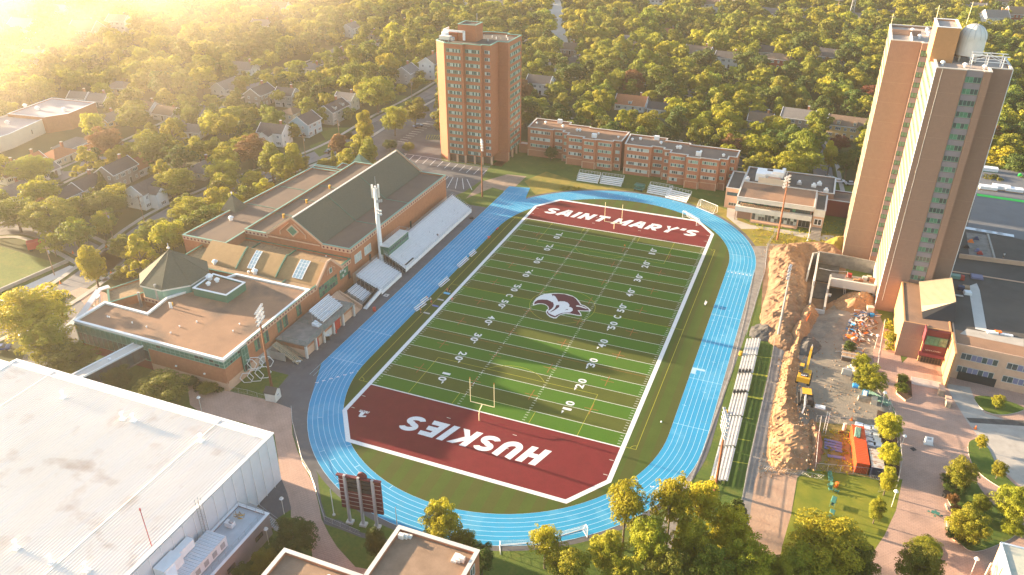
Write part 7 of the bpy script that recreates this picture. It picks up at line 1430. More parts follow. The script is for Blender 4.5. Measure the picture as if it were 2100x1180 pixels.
for k, (px, py) in enumerate(((700, 641), (792, 606), (588, 718), (716, 666), (791, 612))[:3]): x, y = G(px, py); tag(MB().box(x-.7, y-.7, .024, x+.7, y+.7, .04, conc_light).cyl(x, y, .04, .05, .25, dark, 8).obj('manhole_cover'), ['square manhole in the apron below the terrace doors', 'square manhole in the apron by the short grandstand', 'square manhole near the terrace stair foot'][k], 'manhole cover')

# ================= PEOPLE =================
def person(label, p, rz, pose, shirt, shorts):
    J = {'pelvis': (0, 0, .95), 'chest': (0, .02, 1.32), 'neck': (0, .03, 1.50), 'head': (0, .05, 1.64), 'top': (0, .05, 1.76),
         'sl': (-.19, .02, 1.42), 'el': (-.25, .02, 1.15), 'hl': (-.24, .12, .90), 'sr': (.19, .02, 1.42), 'er': (.25, .02, 1.15), 'hr': (.24, .12, .90),
         'kl': (-.10, .03, .50), 'al': (-.11, -.02, .09), 'tl': (-.11, .14, .04), 'kr': (.10, .03, .50), 'ar': (.11, -.02, .09), 'tr': (.11, .14, .04)}
    if pose == 'stride': J.update(kl=(-.1, .18, .55), al=(-.1, .05, .15), tl=(-.1, .2, .08), kr=(.1, -.02, .5), ar=(.1, -.25, .16), tr=(.1, -.15, .05), hl=(-.25, -.1, 1.0), hr=(.22, .3, 1.1))
    if pose == 'bend': J.update(pelvis=(0, -.15, .75), chest=(0, .18, .98), neck=(0, .32, 1.05), head=(0, .42, 1.08), top=(0, .52, 1.10), sl=(-.19, .26, 1.02), sr=(.19, .26, 1.02), el=(-.22, .42, .75), er=(.22, .42, .75), hl=(-.18, .5, .5), hr=(.18, .5, .5), kl=(-.14, .2, .48), kr=(.14, .2, .48))
    if pose == 'sit': J.update(pelvis=(0, 0, .16), chest=(0, -.08, .5), neck=(0, -.06, .68), head=(0, -.04, .80), top=(0, -.04, .92), sl=(-.19, -.08, .6), sr=(.19, -.08, .6), el=(-.28, -.2, .36), er=(.28, -.2, .36), hl=(-.3, -.3, .06), hr=(.3, -.3, .06), kl=(-.14, .42, .38), kr=(.14, .42, .38), al=(-.13, .75, .08), ar=(.13, .75, .08), tl=(-.13, .9, .05), tr=(.13, .9, .05))
    E = [('pelvis', 'chest'), ('chest', 'neck'), ('neck', 'head'), ('head', 'top'), ('chest', 'sl'), ('sl', 'el'), ('el', 'hl'), ('chest', 'sr'), ('sr', 'er'), ('er', 'hr'), ('pelvis', 'kl'), ('kl', 'al'), ('al', 'tl'), ('pelvis', 'kr'), ('kr', 'ar'), ('ar', 'tr')]
    rad = dict(pelvis=.14, chest=.15, neck=.055, head=.10, top=.075, sl=.065, sr=.065, el=.045, er=.045, hl=.035, hr=.035, kl=.065, kr=.065, al=.045, ar=.045, tl=.04, tr=.04)
    ks = list(J); me = bpy.data.meshes.new('person'); me.from_pydata([J[k] for k in ks], [(ks.index(a), ks.index(b)) for a, b in E], []); o = bpy.data.objects.new('tmp', me); col.objects.link(o)
    m_ = o.modifiers.new('s', 'SKIN'); me.skin_vertices[0].data[0].use_root = True
    for i, k in enumerate(ks): me.skin_vertices[0].data[i].radius = (rad[k], rad[k])
    o.modifiers.new('u', 'SUBSURF').levels = 1; dg = bpy.context.evaluated_depsgraph_get(); m2 = bpy.data.meshes.new_from_object(o.evaluated_get(dg)); bpy.data.objects.remove(o)
    for mm in (skin, shirt, shorts, black): m2.materials.append(mm)
    pz_, cz = Vector(J['pelvis']), Vector(J['neck']); nk = Vector(J['neck'])
    for f_ in m2.polygons:
        c_ = f_.center; i = 0; ax_ = (cz-pz_); t_ = (c_-pz_).dot(ax_)/ax_.length_squared; rd = (c_-pz_-ax_*t_).length
        if -.05 < t_ < .98 and rd < .23: i = 1
        elif (c_-pz_).length < .38 and t_ <= .05: i = 2
        elif c_.z < .1 and pose != 'sit': i = 3
        if (c_-Vector(J['top'])).length < .11 or ((c_-Vector(J['head'])).length < .13 and c_.y < J['head'][1]-.04): i = 3
        f_.material_index = i
    return link(m2, 'person', None, (p[0], p[1], .05), rz, label=label, cat='person')
Q = ZR(870, 570, 9.83)
person('person in dark clothes standing over a blue mat at the left touchline', Q(515, 290), .5, 'stand', cloth_k, black); person('person in orange top bending beside the light blue mat', Q(475, 285), 2.2, 'bend', cloth_o, cloth_k); person('bare armed person crouching on the yard line just inside the left touchline', Q(555, 480), -1, 'bend', cloth_o, cloth_k)
person('person striding behind the darker blue mat', Q(150, 560), 1.2, 'stride', cloth_o, cloth_k); person('person in white top standing left of the darker mat', Q(135, 500), 0, 'stand', cloth_w, black); person('person sitting on the turf between the benches and the mats', Q(55, 425), 1, 'sit', cloth_o, cloth_k); person('person in yellow and dark clothing standing nearest the camera by the touchline', G(863, 643), -.4, 'stand', yellow, cloth_k)
for (a, b, m_, lab, w1) in ((455, 315, mat('sky_mat', (.10, .38, .60), .7, .05), 'light blue exercise mat by the left touchline', .9), (225, 570, mat('blue_mat', (.08, .12, .35), .7, .05), 'dark blue exercise mat by the left touchline', .7), (330, 445, grey, 'grey exercise mat lying farther from the field', .6), (50, 715, grey, 'second grey mat near the closest bench', .6)):
    x, y = Q(a, b); tag(MB().obox((x, y), -.05, 1.9, w1, .045, .07, m_).obj('exercise_mat'), lab, 'mat')
for (px, py, lab) in ((1001, 486, 'orange ball near the top of the field, left side'), (1281, 504, 'small orange cone beside the far hash marks'), (1356, 866, 'white football lying by the right touchline')): x, y = G(px, py); tag(MB().cyl(x, y, .05, .30, .22, hiviz if 'white' not in lab else white, 8, .1).obj('field_marker'), lab, 'cone' if 'cone' in lab else 'ball')
for (px, py, lab) in ((1003, 489, 'red tackling pad lying left of the field near the top'), (1020, 471, 'second red pad nearer the grandstand')): x, y = G(px, py); tag(MB().tube((x, y-.7, .3), (x, y+.7, .3), .24, red, 10).obj('tackling_pad'), lab, 'pad')
person('person in a pale shirt standing on the dark roof at the right edge', K4(622, 1045, 9), 0, 'stand', cloth_w, cloth_k).location.z = 9.0
person('person in a dark jacket sitting on the grandstand steps', (-19.6, 74, 0), 0, 'sit', cloth_k, black).location.z = 1.75

# ================= VEHICLES =================
def car(label, p, rz, paint, first=[None]):
    t = thing('parked_car', label, 'car', (*p, .02), rz)
    prof = [(-2.2, .45), (-2.2, .85), (-1.3, 1.0), (1.35, 1.0), (2.15, .85), (2.2, .45)]; mb = MB()
    for s in (-1, 1): mb.face([(x, s*.88, z) for x, z in (prof if s < 0 else prof[::-1])], paint)
    for a, b in zip(prof, prof[1:]+prof[:1]): mb.face([(a[0], .88, a[1]), (b[0], .88, b[1]), (b[0], -.88, b[1]), (a[0], -.88, a[1])], paint)
    mb.obj('body', t); MB().hexa([(-1.5, -.8, 1.0), (1.1, -.8, 1.0), (1.1, .8, 1.0), (-1.5, .8, 1.0)], [(-.95, -.68, 1.45), (.5, -.68, 1.45), (.5, .68, 1.45), (-.95, .68, 1.45)], glass, paint).obj('cabin', t)
    me = MB().tube((0, -.1, 0), (0, .1, 0), .33, black, 12).mesh('wheel'); [link(me, 'wheel', t, (i*1.35, j*.82, .33)) for i in (-1, 1) for j in (-1, 1)]
    for j in (-1, 1): MB().box(2.14, j*.6-.15, .62, 2.21, j*.6+.15, .76, offw).obj('headlight', t); MB().box(-2.21, j*.6-.15, .65, -2.15, j*.6+.15, .8, red).obj('tail_light', t)
    return t
silver = mat('silver_paint', (.5, .5, .52), .3, .03, spec=.6); carblue = mat('blue_car_paint', (.03, .07, .22), .3, .03, spec=.6); carw = mat('white_car_paint', (.75, .75, .75), .3, .03, spec=.6); carred = mat('red_car_paint', (.35, .03, .03), .3, .03, spec=.6); cark = mat('black_car_paint', (.02, .022, .025), .25, .03, spec=.6)
for (px, py, rz, m_, lab) in ((857, 261, .9, carblue, 'dark blue car in the parking lot left of the brick tower'), (893, 243, .9, cark, 'black car under the trees at the back of the tower parking lot'), (675, 313, 1.45, cark, 'black car parked on the street in front of the pale blue house'), (627, 281, .3, cark, 'dark car on the driveway of the pale blue house'), (172, 317, .2, cark, 'black car on the driveway by the pale blue bungalow'), (180, 311, .2, carw, 'white car behind the black one by the bungalow'), (626, 137, .9, carw, 'white car on the street high in the left of the picture'), (645, 65, 1.2, carw, 'white car near the top of the picture, left of the tower'), (80, 503, .9, silver, 'silver car near the red lorry at the left edge'), (120, 503, .9, cark, 'dark car beside the red lorry'), (60, 690, .9, carw, 'white car below the yellow tree at the left edge'), (4, 718, .6, carblue, 'blue car cut off by the left edge'), (1163, 178, .1, silver, 'silver car just right of the brick tower in the trees'), (1150, 222, .2, cark, 'black car on the street behind the dormitories'), (1745, 380, .2, silver, 'silver car behind the dining hall trees'), (1720, 375, .2, carw, 'white car left of the silver one behind the dining hall'), (1698, 367, .2, cark, 'black car at the edge of the rear service lot'), (1840, 560, .2, cark, '')):
    if lab: car(lab, G(px, py), rz, m_)
t = thing('red_lorry', 'red lorry parked by the street works at the left edge', 'lorry', (*G(77, 512), .02), .9); MB().box(-2.4, -1.2, .8, 1.0, 1.2, 3.0, red).obj('box_body', t); MB().box(1.1, -1.1, .6, 2.7, 1.1, 2.4, red).obj('cab', t); [MB().tube((i, j*1.0-.12, .5), (i, j*1.0+.12, .5), .5, black, 12).obj('wheel', t) for i in (-1.6, 1.9) for j in (-1, 1)]
for k, (px, py) in enumerate(((124, 582), (150, 520), (218, 507), (228, 560), (2000, 880), (1746, 862))): x, y = G(px, py); tag(MB().cyl(x, y, .03, .9, .28, hiviz, 8, .05).box(x-.3, y-.3, .02, x+.3, y+.3, .07, hiviz).obj('traffic_cone'), ['orange cone at the mouth of the drop off road', 'orange cone on the street works left of the yellow tree', 'orange cone behind the yellow street tree', 'orange cone at the hedge by the pyramid roof', 'orange cone at the ramp edge on the plaza', 'orange marker cone by the soil heap'][k], 'traffic cone')
# ================= HOUSES =================
WALLS = {'white': mat('house_white', (.62, .62, .60), .7, .05), 'cream': mat('house_cream', (.55, .48, .36), .7, .06), 'grey': mat('house_grey', (.40, .40, .39), .75, .08), 'taupe': mat('house_taupe', (.30, .25, .21), .75, .08), 'pale blue': mat('house_pale_blue', (.38, .50, .55), .7, .05), 'blue': mat('house_blue', (.20, .27, .36), .7, .06), 'yellow': mat('house_yellow', (.55, .38, .16), .7, .06), 'red': mat('house_red', (.30, .07, .04), .75, .1), 'slate': mat('house_slate', (.16, .18, .20), .75, .08)}
ROOFS = {'dark': mat('house_roof_dark', (.065, .06, .062), .9, .15, scale=1.5), 'grey': mat('house_roof_grey', (.15, .14, .135), .9, .12, scale=1.5), 'brown': mat('house_roof_brown', (.17, .115, .08), .9, .12, scale=1.5), 'orange': mat('house_roof_orange', (.34, .13, .06), .9, .12, scale=1.5)}
HW = window_mesh(1.1, 1.3, 2, glass, white, .12, rows=2); HW2 = window_mesh(2.2, 1.3, 3, glass, white, .12)
HD = MB().box(-.5, -.08, 0, .5, 0, 2.1, dark).box(-.62, -.05, 0, .62, .0, 2.25, white).mesh('door')
HOUSES = []
def house(px, py, L, W, rz, st, wc, rc, label, hip=False, chim=1, dormer=0, wing=False):
    x, y = G(px, py, 2.5); t = thing('house', label, 'house', (x, y, 0), rz); H = 2.7*st+.4; rh = W*.33 if not hip else W*.25; wm_, rm_ = WALLS[wc], ROOFS[rc]; HOUSES.append((x, y, max(L, W)/2, px, py, label, wc, rc))
    mb = MB(); mb.box(-L/2, -W/2, 0, L/2, W/2, H, wm_)
    if not hip:
        for s in (-1, 1): P = [(s*L/2, -W/2, H), (s*L/2, W/2, H), (s*L/2, 0, H+rh-.1)]; mb.face(P if s > 0 else P[::-1], wm_)
    mb.obj('wall', t); r = MB(); e = .45; hx = L/2+e if not hip else max(.2, L/2-W/2); k = rh/(W/2)
    A = [(-L/2-e, -W/2-e, H-e*k), (L/2+e, -W/2-e, H-e*k), (L/2+e, W/2+e, H-e*k), (-L/2-e, W/2+e, H-e*k)]; R0, R1 = (-hx, 0, H+rh), (hx, 0, H+rh)
    r.face([A[0], A[1], R1, R0], rm_).face([A[2], A[3], R0, R1], rm_)
    if hip: r.face([A[1], A[2], R1], rm_).face([A[3], A[0], R0], rm_)
    else:
        for P, Q_ in ((A[0], R0), (A[3], R0), (A[1], R1), (A[2], R1)): r.bar((P[0], P[1], P[2]+.02), (Q_[0], Q_[1], Q_[2]+.02), .16, .24, white)
    for a, b in ((0, 1), (2, 3)): r.bar((A[a][0], A[a][1], A[a][2]-.04), (A[b][0], A[b][1], A[b][2]-.04), .14, .16, white)
    rf_ = r.obj('roof', t)
    if chim: MB().box(L*.28-.45, .3, H-.5, L*.28+.35, 1.1, H+rh+1.3, brick).box(L*.28-.5, .25, H+rh+1.3, L*.28+.4, 1.15, H+rh+1.45, conc_light).obj('chimney', rf_)
    for dd in range(dormer):
        dx = (dd-(dormer-1)/2)*L/(dormer+.3)
        MB().hexa([(dx-.8, -W/2+.5, H), (dx+.8, -W/2+.5, H), (dx+.8, -.4, H), (dx-.8, -.4, H)], [(dx-.8, -W/2+.5, H+1.5), (dx+.8, -W/2+.5, H+1.5), (dx+.8, -.4, H+1.7), (dx-.8, -.4, H+1.7)], wm_, rm_).obj('dormer', rf_); link(HW, 'window', t, (dx, -W/2+.48, H+.1))
    n = max(2, int(L/3)); 
    for f_ in range(st):
        for i in range(n):
            xx = -L/2+L*(i+.5)/n
            for s in (-1, 1):
                if f_ == 0 and i == n//2: link(HD, 'door', t, (xx, s*W/2, .2), 0 if s < 0 else pi)
                else: link(HW if (i+f_) % 2 else HW2, 'window', t, (xx, s*W/2, .9+2.7*f_), 0 if s < 0 else pi)
        for i in (-1, 1):
            for s in (-1, 1): link(HW, 'window', t, (s*L/2, i*W*.23, .9+2.7*f_), pi/2 if s > 0 else -pi/2)
    if wing:
        mb = MB(); w2 = W*.6; mb.box(-L*.1-w2/2, -W/2-3.4, 0, -L*.1+w2/2, -W/2, H-.3, wm_); P = [(-L*.1-w2/2, -W/2-3.4, H-.3), (-L*.1+w2/2, -W/2-3.4, H-.3), (-L*.1, -W/2-3.4, H-.3+w2*.35)]; mb.face(P, wm_); mb.obj('wing_wall', t)
        a_ = -L*.1; MB().face([(a_-w2/2-.4, -W/2-3.8, H-.45), (a_, -W/2-3.8, H-.25+w2*.35), (a_, 0, H-.25+w2*.35), (a_-w2/2-.4, 0, H-.45)][::-1], rm_).face([(a_+w2/2+.4, -W/2-3.8, H-.45), (a_, -W/2-3.8, H-.25+w2*.35), (a_, 0, H-.25+w2*.35), (a_+w2/2+.4, 0, H-.45)], rm_).obj('wing_roof', t); link(HW2, 'window', t, (a_, -W/2-3.41, 1.0))
    return t
h2 = pi/2
for a in [
 (243, 362, 12, 8, h2+.05, 2, 'taupe', 'dark', 'two storey grey brown house with red brick chimney left of the copper tree'), (178, 380, 11, 8, h2+.05, 1, 'yellow', 'dark', 'one storey yellow house with dark roof in front of the grey brown one'),
 (120, 318, 12, 9, h2+.05, 1, 'cream', 'orange', 'cream bungalow with orange brown hipped roof across the street, left', True), (150, 297, 13, 8, h2+.05, 1, 'blue', 'grey', 'pale blue bungalow with grey roof behind the cream bungalow', True, 0),
 (305, 402, 12, 8, h2, 2, 'white', 'dark', 'white house with black roof just above the sports centre corner', False, 0, 0, True), (130, 402, 9, 7, h2, 1, 'grey', 'dark', 'small dark roofed house below the yellow one', False, 0), (418, 345, 11, 9, h2, 1, 'cream', 'grey', 'grey roofed cream house between the two copper trees', True, 1),
 (565, 282, 11, 8, .1, 2, 'white', 'dark', 'white gabled house with red brick chimney left of the pale blue house', False, 1, 0, True), (628, 262, 10, 9, h2, 2, 'pale blue', 'dark', 'pale blue house with steep dark roof facing the street', False, 0, 0), (685, 235, 14, 8, h2, 2, 'grey', 'dark', 'grey house with dark roof and two white dormers', False, 1, 2), (600, 243, 8, 7, h2, 2, 'cream', 'brown', 'cream annexe with brown roof behind the pale blue house', True, 0), (712, 214, 9, 7, 0, 2, 'white', 'grey', 'white gable end showing above the grey dormer house'),
 (465, 178, 13, 9, h2, 1, 'white', 'grey', 'white L shaped house with grey roof left of centre top', False, 0, 0, True), (500, 140, 14, 9, .1, 1, 'white', 'grey', 'long grey roofed white house behind the L shaped one'), (398, 268, 9, 7, .2, 1, 'white', 'grey', 'small white gable peeping between yellow trees, left'), (345, 232, 11, 8, 0, 1, 'grey', 'brown', 'brown roofed grey house in the trees, left'), (305, 222, 8, 8, 0, 1, 'white', 'brown', 'small white dormered house behind the green row, left'), (535, 202, 12, 9, h2, 2, 'taupe', 'dark', 'dark brown house with chimney under the trees left of centre', False, 1), (590, 205, 9, 8, .1, 2, 'grey', 'dark', 'dark grey house behind the spruce tree'),
 (720, 66, 10, 8, h2, 2, 'white', 'grey', 'bright white house with grey roof high up, left of the brick tower'), (762, 72, 7, 6, 0, 1, 'cream', 'brown', 'small brown gabled shed beside the bright white house'), (767, 96, 7, 6, 0, 1, 'white', 'grey', 'tiny grey roofed house below the bright white one'), (835, 158, 10, 9, h2, 2, 'grey', 'grey', 'grey two storey house with white trim left of the brick tower'), (886, 148, 12, 9, h2, 3, 'white', 'brown', 'tall plain white house with brown roof touching the brick tower'), (690, 110, 12, 9, 0, 1, 'taupe', 'grey', 'grey roofed house in the trees below the bright white one', True), (640, 140, 11, 8, 0, 1, 'grey', 'grey', 'low grey roof beside the white street car', True),
 (1108, 180, 12, 9, 0, 2, 'white', 'dark', 'white gable house with black roof right of the brick tower', False, 0), (1165, 100, 12, 9, .2, 1, 'taupe', 'brown', 'brown roofed house in trees right of the brick tower'), (1178, 130, 10, 8, .2, 1, 'slate', 'dark', 'dark roofed house below the brown roofed one'), (1296, 212, 14, 10, 0, 1, 'white', 'orange', 'house with bright orange roof and white gables behind the dormitories', False, 1, 1), (1350, 222, 9, 7, 0, 1, 'white', 'dark', 'small white house right of the orange roofed one'), (1285, 82, 12, 9, 0, 1, 'slate', 'grey', 'grey roof with white ridge deep in the trees', True), (1372, 68, 8, 7, 0, 1, 'taupe', 'orange', 'small orange gable in the trees near the top'), (1270, 92, 9, 8, .3, 1, 'grey', 'orange', 'rust roofed house left of the grey ridge', True),
 (1432, 118, 14, 10, -.1, 2, 'slate', 'brown', 'blue grey house with brown roof at the left end of the right hand row', False, 1, 1), (1492, 128, 13, 8, -.1, 2, 'white', 'dark', 'white two storey house with long black roof, right hand row', False, 1), (1592, 130, 14, 9, -.1, 2, 'red', 'brown', 'red brick house with brown hipped roof, right hand row', True, 0), (1575, 106, 13, 9, 0, 1, 'grey', 'dark', 'dark roof with chimneys behind the red brick house'), (1705, 125, 18, 10, -.1, 2, 'slate', 'dark', 'big black roofed house right of the pink tree'), (1735, 268, 15, 9, -.1, 2, 'yellow', 'brown', 'yellow two storey house with brown roof and dormers by the right tower', False, 0, 2), (1635, 252, 13, 9, -.1, 2, 'taupe', 'grey', 'grey brown roof in dark trees left of the yellow house', False, 1), (1560, 246, 10, 8, 0, 1, 'taupe', 'brown', 'little brown roof half buried in the trees, right'),
 (1508, 16, 10, 9, h2, 2, 'white', 'grey', 'white gabled house with porch at the top edge'), (1456, 16, 12, 8, 0, 2, 'white', 'brown', 'white house with brown chimney at the top edge'), (1582, 27, 14, 9, -.1, 1, 'white', 'grey', 'wide low white house with arched gable near the top'), (1650, 28, 14, 9, 0, 1, 'grey', 'grey', 'long grey roof near the top, right of the arched gable'), (1757, 36, 12, 8, 0, 1, 'white', 'grey', 'small white house by the distant pylon'), (1820, 30, 14, 8, 0, 1, 'grey', 'dark', 'long dark roof far behind the right tower'), (2035, 52, 14, 12, .3, 3, 'white', 'grey', 'tall white house behind the observatory dome'), (2085, 45, 15, 12, .2, 3, 'red', 'brown', 'red brick house at the top right corner'), (1995, 25, 14, 10, 0, 2, 'white', 'grey', 'white house among trees at the top right'), (1345, 6, 12, 9, 0, 2, 'white', 'brown', 'white house left of the row at the top edge'), (2060, 12, 14, 10, .1, 2, 'white', 'brown', 'white roofed house in the extreme top right'),
 (962, 6, 14, 10, 0, 3, 'white', 'grey', 'three storey white terrace at the top edge, left one'), (1020, 10, 14, 10, 0, 3, 'cream', 'grey', 'three storey beige terrace at the top edge, centre'), (1075, 10, 14, 10, 0, 3, 'white', 'brown', 'three storey white terrace at the top edge beside the pale road'), (900, 2, 14, 10, 0, 3, 'cream', 'brown', 'beige terrace at the top edge above the tower'), (1035, -12, 30, 10, 0, 2, 'white', 'orange', 'long orange roofed row at the very top'),
 (182, 78, 16, 14, .2, 3, 'taupe', 'dark', 'large mansard house with white dormers fading into the haze'), (250, 60, 14, 10, .1, 3, 'white', 'grey', 'white three storey house fading in the haze, right of the mansard one'), (55, 70, 16, 12, .1, 3, 'white', 'grey', 'pale house almost lost in the golden haze'), (130, 30, 14, 10, 0, 2, 'white', 'grey', 'pale gable almost lost in the haze at the top left'), (75, 125, 12, 9, .2, 2, 'grey', 'grey', 'grey house in hazy trees at the left edge'), (60, 335, 10, 8, h2, 1, 'white', 'orange', 'orange roofed white house at the left edge'), (18, 355, 10, 9, h2, 1, 'white', 'brown', 'white and brown house cut by the left edge'), (30, 395, 9, 8, h2, 1, 'white', 'grey', 'low white house below the orange roof at the left edge'), (165, 200, 9, 7, .2, 1, 'slate', 'grey', 'flat fronted grey cottage just above the low school'), (205, 205, 9, 8, .2, 1, 'slate', 'grey', 'second grey cottage right of the first above the low school'), (247, 178, 12, 9, .2, 1, 'cream', 'grey', 'pale flat roofed building above the grey cottages', True, 0), (225, 245, 9, 7, h2, 1, 'yellow', 'grey', 'cream cottage peeping left of the yellow green trees'), (90, 350, 8, 7, h2, 1, 'white', 'grey', 'pale carport like cottage by the round green tree'), (285, 340, 11, 9, h2, 1, 'white', 'orange', 'white gabled house with red roof behind the grey brown one'), (540, 60, 13, 9, .1, 2, 'white', 'grey', 'white gable catching the light high left of the tower'), (575, 22, 14, 9, .1, 2, 'white', 'brown', 'white gable near the top, left of centre'), (820, 52, 12, 9, .1, 1, 'taupe', 'brown', 'brown roof in the woods left of the tower top')]:
    house(*a)
# ================= TREES =================
def crown_mesh(name, seed, nc, nl, leaf, m, shape='round', cs=1.0):
    rs = np.random.RandomState(seed); C = []
    for i in range(nc):
        u = rs.normal(size=3); u /= np.linalg.norm(u); rad = rs.uniform(.45, .86)
        if i < nc*.25: rad *= .5
        p = u*rad
        if shape == 'tall': p[0] *= .62; p[1] *= .62
        if shape == 'cone': zz = rs.uniform(-1, 1); q = (1-zz)/2*.85+.08; a = rs.uniform(0, 2*pi); p = np.array([cos(a)*q, sin(a)*q, zz])*.85
        if shape == 'open': p[2] = abs(p[2])*.9-.15 if rs.rand() < .8 else p[2]
        p[2] = p[2] if p[2] > -.65 else -.65; C.append(p)
    C = np.array(C); cr = rs.uniform(.16, .36, nc)*cs*(1.0 if shape != 'cone' else .6)*(.8 if shape == 'open' else 1)
    idx = rs.choice(nc, nl, p=cr**2/(cr**2).sum()); d = rs.normal(size=(nl, 3)); d /= np.linalg.norm(d, axis=1)[:, None]; d[:, 2] = np.where(d[:, 2] < -.3, -d[:, 2], d[:, 2])
    rr = cr[idx]*(1-.35*rs.rand(nl)**2); P = C[idx]+d*rr[:, None]*np.array([1, 1, .8])
    nrm = d+rs.normal(size=(nl, 3))*.55; nrm /= np.linalg.norm(nrm, axis=1)[:, None]; t = np.cross(nrm, rs.normal(size=(nl, 3))); t /= np.linalg.norm(t, axis=1)[:, None]; b = np.cross(nrm, t); s = leaf*rs.uniform(.55, 1.25, nl)[:, None]
    V = np.stack([P-t*s-b*s*.7, P+t*s-b*s*.7, P+t*s*.8+b*s*.7, P-t*s*.8+b*s*.7], 1).reshape(-1, 3)
    V[:, 2] = (V[:, 2]+1.28)/2.25                       # crown fills z .25 to 1 of the tree height
    me = bpy.data.meshes.new(name); me.vertices.add(nl*4); me.vertices.foreach_set('co', V.ravel()); me.loops.add(nl*4); me.loops.foreach_set('vertex_index', np.arange(nl*4)); me.polygons.add(nl); me.polygons.foreach_set('loop_start', np.arange(0, nl*4, 4)); me.polygons.foreach_set('loop_total', np.full(nl, 4)); me.update(calc_edges=True); me.materials.append(m); return me
def trunk_mesh(seed, m=bark):
    rs = random.Random(seed); mb = MB(); mb.tube((0, 0, 0), (.02, .01, .45), .055, m, 7, .035).tube((.02, .01, .45), (0, 0, .8), .035, m, 6, .012)
    for i in range(7):
        a = rs.uniform(0, 2*pi); z0 = rs.uniform(.3, .55); L = rs.uniform(.35, .65); mb.tube((.015, .008, z0), (L*cos(a), L*sin(a), z0+rs.uniform(.12, .3)), .022, m, 5, .006)
    return mb.mesh('trunk')
TRK = [trunk_mesh(i) for i in range(4)]
CRK = {}
def crown(kind, lod, shape, v):
    k = (kind, lod, shape, v)
    if k not in CRK:
        nl, leaf, nc = {'near': (19000, .024, 150), 'mid': (6500, .042, 55), 'far': (2400, .062, 40)}[lod]
        if shape == 'cone': nl = int(nl*.7)
        if shape == 'open': nl = int(nl*.55); nc = int(nc*1.2)
        CRK[k] = crown_mesh('crown', sum(map(ord, kind+lod+shape))*7+v, nc, nl, leaf, {'mid': lf_mid, 'yellow': lf_yel, 'dark': lf_dark, 'lime': lf_lime, 'copper': lf_cop, 'red': lf_red, 'far': lf_far}[kind], shape, .72 if lod == 'near' else 1.0)
    return CRK[k]
TREES = []
def tree(x, y, h, r, kind, label, lod='mid', shape='round', group=None, name=None, cat='tree'):
    i = len(TREES); t = thing(name or ('conifer' if shape == 'cone' else 'broadleaf_tree' if h > 3.2 else 'shrub'), label, cat if h > 3.2 else 'shrub', (x, y, 0), R_.uniform(0, 6.28), group, (r, r, h))
    link(crown(kind, lod, shape, i % 3), 'crown', t); 
    if h > 2: link(TRK[i % 4], 'trunk', t)
    TREES.append((x, y, r)); return t
def TP(px, py, h, r, kind, label, lod='mid', shape='round', **k): x, y = G(px, py, h*.6); return tree(x, y, h, r, kind, label, lod, shape, **k)
N_ = 'near'
